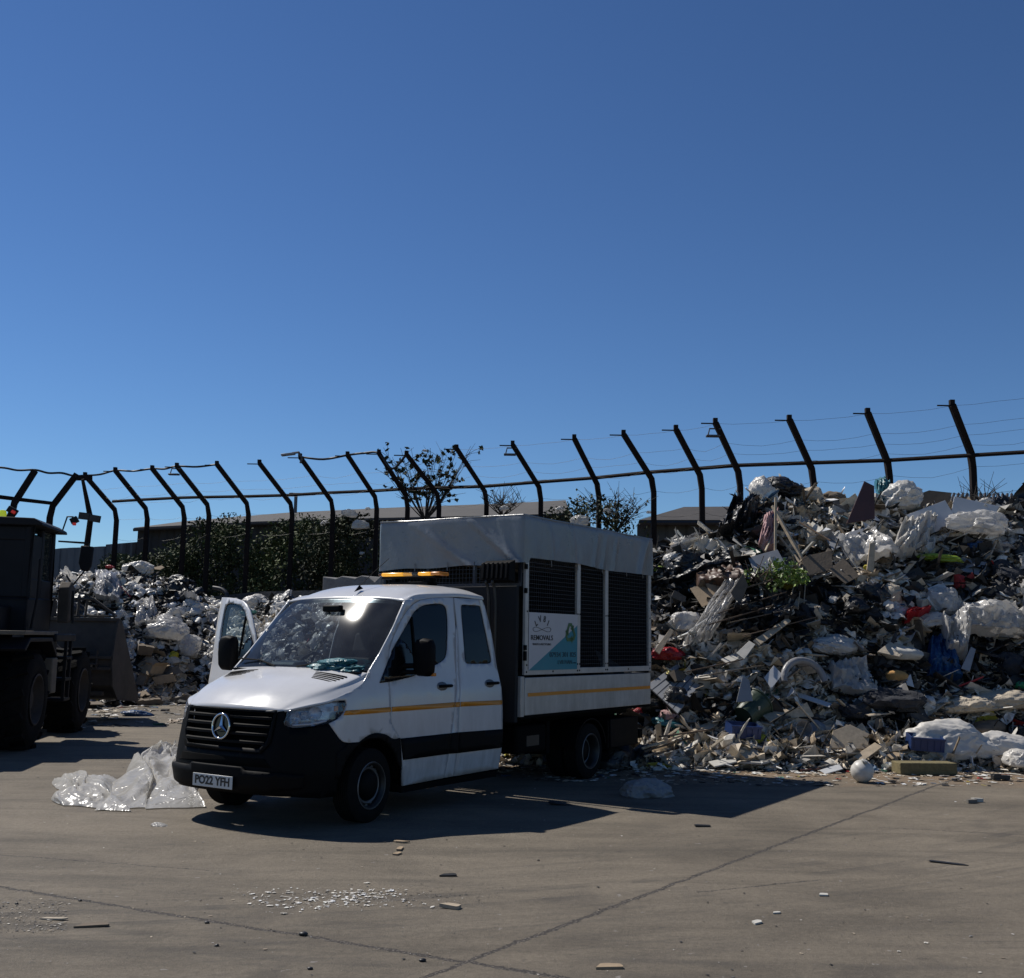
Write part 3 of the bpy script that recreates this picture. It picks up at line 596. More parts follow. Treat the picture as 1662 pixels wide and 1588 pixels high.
hg.bx(5.895, 5.94, 1.05, 1.085, 1.6, 1.66); hg.bx(5.895, 5.94, 1.05, 1.085, 2.2, 2.26); hg.build('hinge', M['black'], truck, bevel=.004)
# black ribbed lamp pack on two pipes in front of the cage
rp = empty('work_lamp'); rp.parent = truck
mb = tmb(); mb.prism([(2.28, 2.42), (2.30, 2.62), (2.42, 2.66), (2.43, 2.40)], .62, 1.02)
for k in range(6): mb.prism([(2.262, 2.44), (2.285, 2.63), (2.30, 2.62), (2.28, 2.43)], .65+k*.065, .68+k*.065)
mb.build('lamp_case', M['black'], rp, bevel=.006)
for s in (.70, .79):
    mb = tmb(); mb.tube(cat([(2.33, s, 2.44), (2.29, s, 2.40), (2.33, s, 2.34), (2.35, s+.01, 2.1), (2.35, s+.01, 1.35)], 4), .018, 8); mb.build('pipe', M['rim'], rp, smooth=60)
# tarpaulin cover
def tarp():
    vs = []; fs = []; x0, x1, s1 = 2.485, 5.935, 1.085
    per = []; nx_, ns_, rc = 84, 56, .02
    for i in range(nx_): per.append((x0+rc+(x1-x0-2*rc)*i/nx_, s1, 0, 1))
    for k in range(4): a = R(90-22.5*k-11); per.append((x1-rc+rc*math.cos(a), s1-rc+rc*math.sin(a), math.cos(a), math.sin(a)))
    for i in range(ns_): per.append((x1, s1-rc-(2*s1-2*rc)*i/ns_, 1, 0))
    for k in range(4): a = R(-22.5*k-11); per.append((x1-rc+rc*math.cos(a), -s1+rc+rc*math.sin(a), math.cos(a), math.sin(a)))
    for i in range(nx_): per.append((x1-rc-(x1-x0-2*rc)*i/nx_, -s1, 0, -1))
    for k in range(4): a = R(-90-22.5*k-11); per.append((x0+rc+rc*math.cos(a), -s1+rc+rc*math.sin(a), math.cos(a), math.sin(a)))
    for i in range(ns_): per.append((x0, -s1+rc+(2*s1-2*rc)*i/ns_, -1, 0))
    for k in range(4): a = R(180-22.5*k-11); per.append((x0+rc+rc*math.cos(a), s1-rc+rc*math.sin(a), math.cos(a), math.sin(a)))
    n = len(per); L = 16
    def ztop(x, s): return 3.205-.03*math.sin(max(0, min(1, (x-x0)/(x1-x0)))*math.pi)*(1-abs(s))+.008*mn.noise(Vector((x*1.2, s*1.4, 3)))-.01*(abs(s)/1.08)**6
    for li in range(L+1):
        t = li/L
        for (x, s, nx, ns) in per:
            bot = 2.685+.018*math.sin(x*1.7+s*1.2+1)+.012*mn.noise(Vector((x*1.5, s*1.5, 9)))+(.10 if (x > 5.6 and s > .9) else 0)*0
            if x < 2.6: bot = 2.585+.04*(s+1)/2+.008*math.sin(s*7)
            z = ztop(x, s)*(1-t)+bot*t
            q = s if abs(nx) > .5 else x
            f = .012*mn.noise(Vector((q*1.8, z*1.2, 1.7)))+.005*mn.noise(Vector((q*7+z*3, z*2, 4)))
            f += .006*math.sin(q*7+3*math.sin(q*2)+z*1.5)*t*t
            # diagonal pull folds running out of the corners
            if x < 2.6: d = (q-.35)-(3.15-z)*1.25; f += .034*math.exp(-(d/.045)**2)*t**.5; d = (q-.52)-(3.15-z)*.95; f += .026*math.exp(-(d/.03)**2)*t; d = (q+.45)-(3.1-z)*1.6; f += .018*math.exp(-(d/.07)**2)*t**.5; d = (q-.75)-(3.1-z)*.45; f += .022*math.exp(-(d/.025)**2)*t
            if s > 1.0:
                for xc in (3.05, 3.6, 4.3, 4.55, 4.85): d = (x-xc)-(3.2-z)*(.12 if xc < 4 else -.25); f += .030*math.exp(-(d/.03)**2)*t**.6
                if x > 5.45: d = (x-5.5)-(z-2.67)*.5; f += .035*math.exp(-(d/.08)**2)
            k = .012 if li else 0
            vs.append((x+nx*(f+k), s+ns*(f+k), z+(0 if li else -.0)))
    for li in range(L):
        for i in range(n): fs.append((li*n+i, li*n+(i+1) % n, (li+1)*n+(i+1) % n, (li+1)*n+i))
    rings = [list(range(n))]
    for k in range(1, 9):                                # close the top with shrinking rings
        sc_ = 1-k/9; ring = []
        for (x, s, nx, ns) in per:
            xx = 4.21+(x-4.21)*(1-k*.018*6) if k < 9 else 4.21; xx = 4.21+(x-4.21)*sc_; ss = s*sc_
            ring.append(len(vs)); vs.append((xx, ss, ztop(xx, ss)+.012))
        rings.append(ring)
    for a, b in zip(rings, rings[1:]):
        for i in range(n): fs.append((a[i], a[(i+1) % n], b[(i+1) % n], b[i]))
    fs.append(tuple(rings[-1]))
    return tmb().add(vs, fs).build('tarpaulin', M['tarp'], truck, smooth=50)
tp = tarp()
sm_ = tmb(); e_ = [(2.485, -1.085), (2.485, 1.085), (5.935, 1.085), (5.935, -1.085)]
for (a, b), (c_, d) in zip(e_, e_[1:]+e_[:1]):
    sm_.tube([(a+(c_-a)*k/10, b+(d-b)*k/10, 3.197+.008*mn.noise(Vector(((a+(c_-a)*k/10)*1.2, (b+(d-b)*k/10)*1.4, 3)))) for k in range(11)], .012, 6)
sm_.build('tarp_seam', M['tarp'], tp, smooth=60)
ey = tmb()
for x in (3.1, 3.75, 4.4, 5.1, 5.6): ey.tube([(x, 1.10, 2.70), (x+.01, 1.10, 2.62)], .005, 5)
for s in (-.5, 0, .4): ey.tube([(2.465, s, 2.66), (2.46, s+.01, 2.56)], .005, 5)
ey.build('tie_cord', M['rimhi'], tp)
# the sign board on the cage
def SM(x, z, o=1.0885): return Matrix.Translation((x, -o, z)) @ Matrix.Rotation(R(90), 4, 'X')
sb = tmb(); sb.bx(2.635, 3.78, 1.0805, 1.0855, 1.385, 2.062); sb = sb.build('sign_board', M['signw'], truck)
tmb().prism([(2.637, 1.387), (3.778, 1.387), (3.778, 1.93)], 1.0856, 1.0868, 'y').build('teal_corner', M['teal'], sb)
for ch, x, z, a in (('L', 2.79, 1.935, 34), ('V', 2.875, 1.985, 16), ('8', 2.98, 1.985, -14), ('1', 3.06, 1.94, -34)):
    text(ch, .105, M['ink'], 'sign_letter', sb, SM(x, z) @ Matrix.Rotation(R(a), 4, 'Z'), bold=.0012)
mb = MB(); pts = []
for i in range(49):
    t = 2*math.pi*i/48; pts.append((2.925+.205*math.cos(t), -1.0875, 1.865+.026*math.sin(2*t)))
mb.tube(pts, .0028, 5).build('loop_emblem', M['ink'], sb)
text('REMOVALS', .083, M['ink'], 'sign_words', sb, SM(2.925, 1.765), bold=.0005, width=.50)
text('WASTE & RECYCLING', .035, M['ink'], 'sign_words', sb, SM(2.925, 1.690), width=.42)
text('07934 301 825', .085, M['tealink'], 'sign_words', sb, SM(3.425, 1.565, 1.0895), bold=.0005, width=.64)
text('LV81VAN', .07, M['tealink'], 'sign_words', sb, SM(3.47, 1.475, 1.0895), width=.34)
text('.com', .032, M['tealink'], 'sign_words', sb, SM(3.70, 1.468, 1.0895), width=.09)
# recycling arrows
rc = MB(); cx, cz = 3.60, 1.83
for k in range(3):
    a0 = R(90+120*k); Mr_ = Matrix.Translation((cx, -1.089, cz)) @ Matrix.Rotation(R(90), 4, 'X') @ Matrix.Rotation(R(120*k), 4, 'Z')
    pol = [(-.115, -.01), (-.045, .115), (.03, .115), (.055, .075), (.085, .09), (.07, .01), (-.005, .045), (.02, .055), (.005, .075), (-.02, .075), (-.07, -.035)]
    n_ = len(pol); vs = [Mr_ @ Vector((x, z+.01, h)) for h in (0, .0015) for x, z in pol]
    rc.add(vs, [tuple(range(n_)), tuple(range(n_, 2*n_))]+[(i, (i+1) % n_, n_+(i+1) % n_, n_+i) for i in range(n_)])
rc.build('recycling_arrows', M['green'], sb, smooth=0)

# ---------------------------------------------------------------- ground
def groundmat():
    m = bpy.data.materials.new('yard_concrete'); m.use_nodes = True; N = m.node_tree.nodes; l = m.node_tree.links; b = N['Principled BSDF']
    tc = N.new('ShaderNodeTexCoord')
    def noi(sc, det=6, dist=0., rough=.6, mp=None):
        n = N.new('ShaderNodeTexNoise'); n.inputs['Scale'].default_value = sc; n.inputs['Detail'].default_value = det; n.inputs['Distortion'].default_value = dist; n.inputs['Roughness'].default_value = rough
        if mp:
            q = N.new('ShaderNodeMapping'); q.inputs['Scale'].default_value = mp[0]; q.inputs['Rotation'].default_value = (0, 0, mp[1]); l.new(tc.outputs['Object'], q.inputs[0]); l.new(q.outputs[0], n.inputs['Vector'])
        else: l.new(tc.outputs['Object'], n.inputs['Vector'])
        return n.outputs['Fac']
    def ramp(f, p0, p1, c0, c1):
        r = N.new('ShaderNodeValToRGB'); r.color_ramp.elements[0].position = p0; r.color_ramp.elements[1].position = p1
        r.color_ramp.elements[0].color = (*c0, 1); r.color_ramp.elements[1].color = (*c1, 1); l.new(f, r.inputs[0]); return r.outputs[0]
    def mix(f, a, c, mode='MIX'):
        x = N.new('ShaderNodeMix'); x.data_type = 'RGBA'; x.blend_type = mode
        if isinstance(f, float): x.inputs[0].default_value = f
        else: l.new(f, x.inputs[0])
        for i, s in ((6, a), (7, c)):
            if isinstance(s, tuple): x.inputs[i].default_value = (*s, 1)
            else: l.new(s, x.inputs[i])
        return x.outputs[2]
    def math_(op, a, c=None, d=None):
        x = N.new('ShaderNodeMath'); x.operation = op
        for i, s in enumerate((a, c, d)):
            if s is None: continue
            if isinstance(s, (int, float)): x.inputs[i].default_value = s
            else: l.new(s, x.inputs[i])
        return x.outputs[0]
    sx0 = N.new('ShaderNodeSeparateXYZ'); l.new(tc.outputs['Object'], sx0.inputs[0])
    g = ramp(noi(.35, 8, .3, .7), .32, .68, (.086, .073, .057), (.210, .180, .140))
    g = mix(ramp(noi(1.1, 7, .6, .7, ((.35, 1.6, 1), R(-28))), .45, .72, (0, 0, 0), (.75, .75, .75)), g, (.225, .192, .148))
    g = mix(ramp(noi(.8, 6, .8, .65, ((.3, 1.9, 1), R(25))), .52, .78, (0, 0, 0), (.8, .8, .8)), g, (.068, .060, .049))
    g = mix(ramp(noi(30, 5, 0, .75), .35, .75, (.80, .80, .80), (1.2, 1.2, 1.2)), g, g) if False else mix(1.0, g, ramp(noi(26, 6, 0, .8), .25, .8, (.62, .62, .62), (1.32, 1.31, 1.30)), 'MULTIPLY')
    # tyre sweeps: worn arcs round two turning centres
    for (cx, cy, r0, sc_, dk, am) in ((-6., 24., 17.5, 5.2, (.062, .056, .05), .75), (9., -2., 9.5, 6.5, (.19, .16, .128), .55), (2., 26., 19.5, 4.0, (.06, .055, .05), .6)):
        vx = math_('SUBTRACT', sx0.outputs[0], cx); vy = math_('SUBTRACT', sx0.outputs[1], cy)
        rad = math_('SQRT', math_('ADD', math_('MULTIPLY', vx, vx), math_('MULTIPLY', vy, vy)))
        q = N.new('ShaderNodeTexNoise'); q.noise_dimensions = '1D'; q.inputs['Scale'].default_value = sc_; q.inputs['Detail'].default_value = 7; q.inputs['Roughness'].default_value = .75; l.new(rad, q.inputs['W'])
        band = math_('SUBTRACT', 1., math_('MINIMUM', math_('MULTIPLY', math_('ABSOLUTE', math_('SUBTRACT', rad, r0)), .42), 1.))
        k = math_('MULTIPLY', math_('MULTIPLY', ramp(q.outputs['Fac'], .48, .62, (0, 0, 0), (1, 1, 1)), band), ramp(noi(.9, 5, .3, .7), .42, .62, (0, 0, 0), (am, am, am)))
        g = mix(k, g, dk)
    g = mix(ramp(noi(.55, 4, 1.2, .6), .60, .74, (0, 0, 0), (.55, .55, .55)), g, (.058, .052, .047))   # broad damp stains
    g = mix(ramp(noi(7, 4, 0, .7), .64, .70, (0, 0, 0), (.55, .55, .55)), g, (.06, .055, .05))     # dark specks of oil and dirt
    g = mix(1.0, g, ramp(noi(110, 3, 0, .8), .2, .85, (.55, .55, .55), (1.42, 1.40, 1.36)), 'MULTIPLY')
    g = mix(ramp(noi(11, 3, 0, .6), .69, .72, (0, 0, 0), (.7, .7, .7)), g, (.27, .25, .23))         # pale specks
    # sandy dirt spilt along the foot of the heap
    sx = N.new('ShaderNodeSeparateXYZ'); l.new(tc.outputs['Object'], sx.inputs[0])
    dd = math_('MULTIPLY', math_('SUBTRACT', sx.outputs[1], math_('ADD', math_('MULTIPLY', noi(1.4, 6, .5), 2.2), 12.75)), 1.2); dd = math_('MINIMUM', math_('MAXIMUM', dd, 0.), 1.)
    xx = math_('MINIMUM', math_('MAXIMUM', math_('ADD', sx.outputs[0], 1.0), 0.), 1.); dd = math_('MULTIPLY', math_('MULTIPLY', dd, xx), .75)
    g = mix(dd, g, (.20, .135, .082))
    hgt = noi(26, 8, 0, .85)
    hb = math_('ADD', math_('MULTIPLY', hgt, 1.0), math_('MULTIPLY', noi(3.5, 8, .5, .75), 1.4))
    # expansion joints: broken, grit-filled lines
    jf = None
    wob = math_('MULTIPLY', math_('SUBTRACT', noi(2.2, 6, 0, .8), .5), .12)
    wob2 = math_('MULTIPLY', math_('SUBTRACT', noi(14, 8, 0, .85), .5), .10)
    for (p, q, wd, e0, e1) in (((-3.48, 7.73), (-.21, 6.16), .017, -9, 9), ((-.21, 6.16), (6.15, 15.0), .017, -.5, 22), ((3.6, 10.75), (6.4, 10.1), .009, 0, 5), ((-4.3, 8.9), (-2.2, 8.35), .006, 0, 2.2), ((1.35, 7.9), (2.6, 8.5), .008, 0, 1.1)):
        P, Q = Vector(p), Vector(q); d = (Q-P).normalized(); n = Vector((-d.y, d.x))
        s = math_('ADD', math_('MULTIPLY', sx.outputs[0], n.x), math_('MULTIPLY', sx.outputs[1], n.y)); s = math_('SUBTRACT', s, n.dot(P)); s = math_('ABSOLUTE', math_('ADD', math_('ADD', s, wob), wob2))
        t = math_('SUBTRACT', math_('ADD', math_('MULTIPLY', sx.outputs[0], d.x), math_('MULTIPLY', sx.outputs[1], d.y)), d.dot(P))
        k = math_('LESS_THAN', s, math_('MULTIPLY', math_('ADD', noi(4, 5, 0, .7), .0), wd*2.3)); k = math_('MULTIPLY', k, math_('MULTIPLY', math_('GREATER_THAN', t, e0), math_('LESS_THAN', t, e1)))
        jf = k if jf is None else math_('MAXIMUM', jf, k)
    jc = ramp(noi(60, 2, 0, .5), .50, .66, (.035, .03, .027), (.17, .15, .13))
    g = mix(math_('MULTIPLY', jf, .95), g, jc)
    l.new(g, b.inputs['Base Color']); b.inputs['Roughness'].default_value = .82; b.inputs['Specular IOR Level'].default_value = .35
    bp = N.new('ShaderNodeBump'); bp.inputs['Strength'].default_value = .75; bp.inputs['Distance'].default_value = .018
    l.new(math_('SUBTRACT', hb, math_('MULTIPLY', jf, .8)), bp.inputs['Height']); l.new(bp.outputs[0], b.inputs['Normal'])
    return m
gmb = MB()
gmb.add([(-400, -60, 0), (400, -60, 0), (400, 900, 0), (-400, 900, 0)], [(0, 1, 2, 3)])
tag(gmb.build('yard_ground', groundmat(), smooth=0), kind='structure')

# ---------------------------------------------------------------- the heap's surface (bearing, distance) -> height
def tab(Tb): return [bear(a) for a, _ in Tb], [b for _, b in Tb]
Y0T = tab([(-500, 27), (80, 25.5), (150, 25.5), (230, 27), (330, 27.5), (420, 25.5), (500, 23), (620, 19.5), (720, 17), (800, 15.9), (900, 15.5), (1062, 15.3), (1350, 15.5), (1662, 15.8), (2300, 16.5)])
YCT = tab([(-500, 32), (80, 31), (230, 32.5), (330, 32.5), (420, 31), (500, 28.5), (620, 24.5), (720, 22), (900, 20.8), (1062, 20.4), (1662, 20.6), (2300, 22)])
CY = tab([(-500, 990), (0, 975), (80, 958), (130, 942), (165, 936), (215, 934), (240, 944), (290, 952), (320, 965), (345, 990), (390, 994), (420, 985), (470, 980), (500, 985), (560, 1000), (640, 1000), (760, 985), (850, 950), (1000, 935), (1062, 922), (1100, 905), (1180, 880), (1212, 842), (1250, 815), (1300, 822), (1330, 832), (1380, 834), (1410, 828), (1440, 824), (1500, 838), (1560, 836), (1600, 838), (1662, 845), (1800, 850), (2300, 900)])
def hp(X, Y):
    b = X/max(Y, .1)
    y0 = float(np.interp(b, *Y0T)); yc = float(np.interp(b, *YCT)); cy = float(np.interp(b, *CY))
    px = 831+b*1742
    zc = HC+yc*ray(px, cy).z/ray(px, cy).y
    w_ = .5*mn.noise(Vector((X*.45, 3, 0)))
    t = (Y-y0-w_)/(yc-y0)
    if t <= 0: return 0.
    a = .20
    if t < a: g = .10*(t/a)
    elif t < 1: g = .10+.90*math.sin(math.pi/2*((t-a)/(1-a)))**.95
    elif t < 1.12: g = 1-.15*(t-1)/.12*.3
    else: g = max(0, .955-(t-1.12)*1.6)
    e = min(1, t*3)*(1 if t < 1 else .6)
    n = .26*mn.noise(Vector((X*.9, Y*.9, 1)))+.16*mn.noise(Vector((X*2.1, Y*2.1, 5)))
    return max(0., zc*g+n*e*min(1, zc*g/.8))
def hit(px, py):                                          # where the line of sight meets the heap or the ground
    r = ray(px, py); r = r/r.y; Y = 13.
    while Y < 40:
        p = r*Y; z = HC+p.z
        if z <= hp(p.x, Y): return Vector((p.x, Y, z))
        Y += .06
    return at(px, py, float(np.interp(bear(px), *YCT)))
def nrm(X, Y, e=.25):
    return Vector((hp(X-e, Y)-hp(X+e, Y), hp(X, Y-e)-hp(X, Y+e), 2*e)).normalized()

# heap core: a rough dark mass the loose rubbish lies on
vs = []; fs = []; NB, NT = 260, 56
bs_ = np.linspace(bear(-350), bear(2150), NB)
for b in bs_:
    y0 = float(np.interp(b, *Y0T)); yc = float(np.interp(b, *YCT))
    for t in np.linspace(-.12, 1.78, NT):
        Y = y0+(yc-y0)*t; X = b*Y; h = hp(X, Y); vs.append((X, Y, h-.02+(.10*mn.noise(Vector((X*6, Y*6, 2))) if h > .15 else -.03)))
fs = [(i*NT+j, (i+1)*NT+j, (i+1)*NT+j+1, i*NT+j+1) for i in range(NB-1) for j in range(NT-1)]
core = mat('packed_refuse', (.018, .017, .017), .85, 0, .4, 9, bump=.8, bs=12, col2=(.13, .115, .10))
tag(MB().add(vs, fs).build('rubbish_mass', core, smooth=0, merge=0), 'dark packed mass of mixed rubbish under the loose bags and boards', 'rubbish heap', kind='stuff')

# ---------------------------------------------------------------- loose fragments (nobody could count them)
PAL = [((.012, .011, .011), 24), ((.036, .033, .030), 15), ((.11, .09, .07), 9), ((.30, .235, .165), 11), ((.54, .45, .33), 12), ((.20, .19, .18), 8), ((.60, .56, .49), 12), ((.84, .80, .73), 10), ((.03, .10, .20), 1.6), ((.45, .03, .03), .8), ((.05, .16, .10), .9), ((.50, .42, .05), .6), ((.15, .30, .40), .8)]
PC = np.array([p for p, _ in PAL]); PW = np.array([w_ for _, w_ in PAL], float); PW /= PW.sum()
def ico(sub):
    b = bmesh.new(); bmesh.ops.create_icosphere(b, subdivisions=sub, radius=1); b.verts.ensure_lookup_table()
    v = np.array([x.co[:] for x in b.verts]); f = [tuple(q.index for q in p.verts) for p in b.faces]; b.free(); return v, f
IV, IF_ = ico(2)
def templ():
    o = []
    for k in range(6):                                   # crumpled lumps
        v = IV*(1+.45*rng.standard_normal((len(IV), 1)))*np.array([1, .75, .55]); o.append((v*.5, IF_, 0))
    for k in range(12):                                  # bent shards
        g = np.array([(i/2-1, j/3-.5, .22*rng.standard_normal()) for i in range(5) for j in range(4)]); g[:, :2] += .10*rng.standard_normal((20, 2))
        o.append((g*np.array([.5, .6, .5]), [(i*4+j, i*4+j+1, (i+1)*4+j+1, (i+1)*4+j) for i in range(4) for j in range(3)], 1))
    bx_ = [(0, 1, 3, 2), (4, 6, 7, 5), (0, 4, 5, 1), (2, 3, 7, 6), (0, 2, 6, 4), (1, 5, 7, 3)]
    for d in ((1.9, .10, .05), (1.5, .05, .05), (1, .6, .04), (.7, .5, .4), (2.2, .16, .04), (1.7, .07, .03), (1.1, .8, .03), (.9, .5, .03), (2.4, .05, .03)):
        o.append((np.array([(a*d[0]/2, b*d[1]/2, c_*d[2]/2) for a in (-1, 1) for b in (-1, 1) for c_ in (-1, 1)])*(1+.1*rng.standard_normal((8, 3))), bx_, 2))
    return o
TPL = templ()
def rotm(n):
    q = rng.standard_normal((n, 4)); q /= np.linalg.norm(q, axis=1)[:, None]; a, b, c_, d = q.T
    return np.stack([1-2*(c_*c_+d*d), 2*(b*c_-d*a), 2*(b*d+c_*a), 2*(b*c_+d*a), 1-2*(b*b+d*d), 2*(c_*d-b*a), 2*(b*d-c_*a), 2*(c_*d+b*a), 1-2*(b*b+c_*c_)], 1).reshape(n, 3, 3)
def scatter(name, pts, sizes, cols, m, label, cat_, flat=False, tpl=None):
    user = tpl; tpl = tpl or TPL; V = []; F = []; Cc = []; k = 0; n = len(pts); Rm = rotm(n); ti = rng.integers(0, len(tpl), n)
    for i in range(n):
        v, f, kind = tpl[ti[i]]; Mx = Rm[i]
        if user is None and kind == 0 and (sizes[i] > .16 or cols[i][0] > cols[i][2]*1.25) and rng.random() < .88: v, f, kind = tpl[6+int(rng.integers(0, len(tpl)-6))]
        if kind and not flat and rng.random() < .72:      # most flat scraps have settled more or less flat
            a = rng.random()*6.28; tx_, ty_ = rng.normal(0, .38, 2); ca, sa = math.cos(a), math.sin(a); Mx = np.array([[ca, -sa, tx_], [sa, ca, ty_-.25], [-tx_*ca-ty_*sa, tx_*sa-ty_*ca, 1]])
        if flat:
            a = rng.random()*6.28; tl = rng.normal(0, .12, 2); Mx = np.array([[math.cos(a), -math.sin(a), tl[0]], [math.sin(a), math.cos(a), tl[1]], [0, 0, 1]]) @ np.diag([1, 1, .35])
        vv = (v*sizes[i]) @ Mx.T+pts[i]; V.append(vv); F += [tuple(q+k for q in p) for p in f]; k += len(v); Cc.append(np.repeat(cols[i][None], len(v), 0))
    V = np.concatenate(V); Cc = np.concatenate(Cc); me = bpy.data.meshes.new(name); me.from_pydata(V.tolist(), [], F)
    at_ = me.color_attributes.new('Col', 'FLOAT_COLOR', 'POINT'); at_.data.foreach_set('color', np.concatenate([Cc, np.ones((len(Cc), 1))], 1).ravel().astype(np.float32))
    me.materials.append(m); o = link(name, me); return tag(o, label, cat_, kind='stuff')
frag_m = mat('mixed_refuse', (1, 1, 1), .6, 0, .25, 18, vcol=True)
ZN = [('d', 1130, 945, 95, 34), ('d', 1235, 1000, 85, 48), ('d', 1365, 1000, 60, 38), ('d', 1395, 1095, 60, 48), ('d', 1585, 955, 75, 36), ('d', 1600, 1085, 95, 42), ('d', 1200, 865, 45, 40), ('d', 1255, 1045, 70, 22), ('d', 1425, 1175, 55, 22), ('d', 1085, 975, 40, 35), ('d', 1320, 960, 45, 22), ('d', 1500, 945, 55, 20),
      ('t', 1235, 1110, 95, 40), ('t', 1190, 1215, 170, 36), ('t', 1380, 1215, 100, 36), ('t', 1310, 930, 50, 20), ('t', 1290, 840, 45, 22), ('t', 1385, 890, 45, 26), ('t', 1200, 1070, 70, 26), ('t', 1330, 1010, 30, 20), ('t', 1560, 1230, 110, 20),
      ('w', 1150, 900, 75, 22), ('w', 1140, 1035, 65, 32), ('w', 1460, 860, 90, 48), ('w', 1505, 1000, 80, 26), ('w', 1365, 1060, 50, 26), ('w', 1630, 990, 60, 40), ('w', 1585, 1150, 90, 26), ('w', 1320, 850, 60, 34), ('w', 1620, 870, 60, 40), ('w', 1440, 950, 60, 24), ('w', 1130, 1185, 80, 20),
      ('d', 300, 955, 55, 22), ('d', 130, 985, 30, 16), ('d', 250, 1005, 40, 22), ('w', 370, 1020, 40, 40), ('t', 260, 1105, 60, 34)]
def zone(p):
    x, y = topx(p); best = None; bd = 1.
    wx = 26*mn.noise(Vector((x*.03, y*.03, 1))); wy = 20*mn.noise(Vector((x*.03, y*.03, 8)))
    for z, a, b, w_, h_ in ZN:
        d = math.hypot((x-a+wx)/w_, (y-b+wy)/h_)
        if d < bd: bd = d; best = z
    return best
def frag_cloud(pxr, n, label, wts, tr=(0., 1.08), smin=.05, smax=.34):
    P = []; S = []; K = []
    W2 = PW*wts; W2 /= W2.sum(); ci = rng.choice(len(PC), n, p=W2)
    for i in range(n):
        b = bear(rng.uniform(*pxr)); t = tr[0]+(tr[1]-tr[0])*rng.random()**.9; y0 = float(np.interp(b, *Y0T)); yc = float(np.interp(b, *YCT)); Y = y0+(yc-y0)*t; X = b*Y
        h = hp(X, Y); s = smin+(smax-smin)*rng.random()**2.3
        # patches of one kind: dark pockets, pale pockets
        pn = mn.noise(Vector((X*.8, Y*.8, h*.9+7)))
        c = PC[ci[i]]
        z_ = zone((X, Y, h)); q_ = rng.random()
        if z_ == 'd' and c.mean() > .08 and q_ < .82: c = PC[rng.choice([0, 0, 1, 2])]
        elif z_ == 't' and q_ < .7: c = PC[rng.choice([3, 4, 4, 4, 6, 6, 7])]
        elif z_ == 'w' and q_ < .6: c = PC[rng.choice([5, 6, 6, 7, 7])]
        elif z_ is None and pn < -.12 and c.mean() > .2 and rng.random() < .7: c = PC[rng.integers(0, 2)]
        if z_ is None and pn > .18 and c.mean() < .05 and rng.random() < .6: c = PC[rng.choice([3, 4, 6, 7, 2])]
        P.append((X, Y, h+s*.12)); S.append(s); K.append(c*rng.uniform(.75, 1.25))
    scatter('refuse_fragments', np.array(P), np.array(S), np.clip(np.array(K), 0, .8), frag_m, label, 'rubbish')
one = np.ones(len(PC)); wr = one.copy(); wr[0] = .85; wr[2:5] = 1.5; wr[6:8] = 1.9; wr[5] = 1.5
wl = one.copy(); wl[6] = 4; wl[7] = 4; wl[0] = .7
frag_cloud((40, 640), 11000, 'small white and dark scraps of film and litter spread over the far left heap', wl, smax=.40)
frag_cloud((640, 1050), 2500, 'small mixed scraps of litter on the heap behind the truck', one)
frag_cloud((1040, 1760), 12500, 'small mixed scraps of wood, plastic and litter spread over the right heap', wr, smin=.07, smax=.50)
wa = one.copy(); wa[3] = 2; wa[4] = 3; wa[2] = 1; wa[6] = 3; wa[7] = 2.5; wa[8:] = 2
frag_cloud((1040, 1760), 6500, 'small tan and grey scraps of wood and board along the foot of the right heap', wa, tr=(-.03, .32), smin=.035, smax=.30)
frag_cloud((640, 1050), 2600, 'small scraps of litter along the foot of the heap behind the truck', wa, tr=(-.03, .3), smin=.03, smax=.25)

# ---------------------------------------------------------------- materials of the rubbish
Q = {}
Q['bagw'] = plastic('white_bag', (.78, .75, .70), .32, .30, 7, .55)
Q['bagc'] = plastic('clear_film', (.76, .74, .71), .22, .35, 6, .7, alpha=.78)
Q['bagg'] = plastic('grey_bag', (.33, .33, .34), .35, .2, 7, .5)
Q['bagk'] = plastic('black_bag', (.012, .012, .014), .42, 0, 8, .55)
Q['bagr'] = plastic('red_bag', (.42, .02, .028), .35, .25, 8, .5)
Q['bagb'] = plastic('blue_sheet', (.015, .07, .19), .4, .15, 8, .5)
Q['bagt'] = plastic('teal_sheet', (.05, .20, .24), .4, .2, 8, .5)
Q['bagy'] = plastic('yellow_bag', (.62, .52, .03), .4, .2, 8, .5)
Q['bagl'] = plastic('lime_bag', (.34, .48, .05), .4, .2, 8, .5)
Q['bagp'] = plastic('pink_cloth', (.50, .30, .30), .8, .1, 14, .5)
Q['bago'] = plastic('cream_cloth', (.56, .48, .37), .8, .1, 9, .5)
Q['clod'] = plastic('dark_cloth', (.03, .032, .04), .9, 0, 9, .5)
Q['card'] = mat('cardboard', (.36, .27, .175), .85, 0, .2, 5, bump=.2, bs=30)
Q['cardd'] = mat('worn_cardboard', (.16, .125, .09), .9, 0, .25, 5, bump=.2, bs=30)
Q['wood'] = mat('bare_timber', (.50, .40, .28), .75, 0, .25, 8, bump=.2, bs=30)
Q['woodd'] = mat('dirty_timber', (.15, .10, .065), .85, 0, .3, 8, bump=.2, bs=30)
Q['brd'] = mat('white_board', (.58, .59, .60), .4, 0, .06, 3)
Q['brdg'] = mat('grey_board', (.30, .31, .33), .45, 0, .10, 3)
Q['brdb'] = mat('brown_board', (.10, .055, .035), .5, 0, .15, 4)
Q['brdm'] = mat('maroon_board', (.075, .026, .02), .4, 0, .12, 4)
Q['brdt'] = mat('chip_board', (.44, .36, .26), .8, 0, .2, 20)
Q['foam'] = mat('foam', (.55, .53, .48), .85, 0, .12, 6, bump=.2, bs=20)
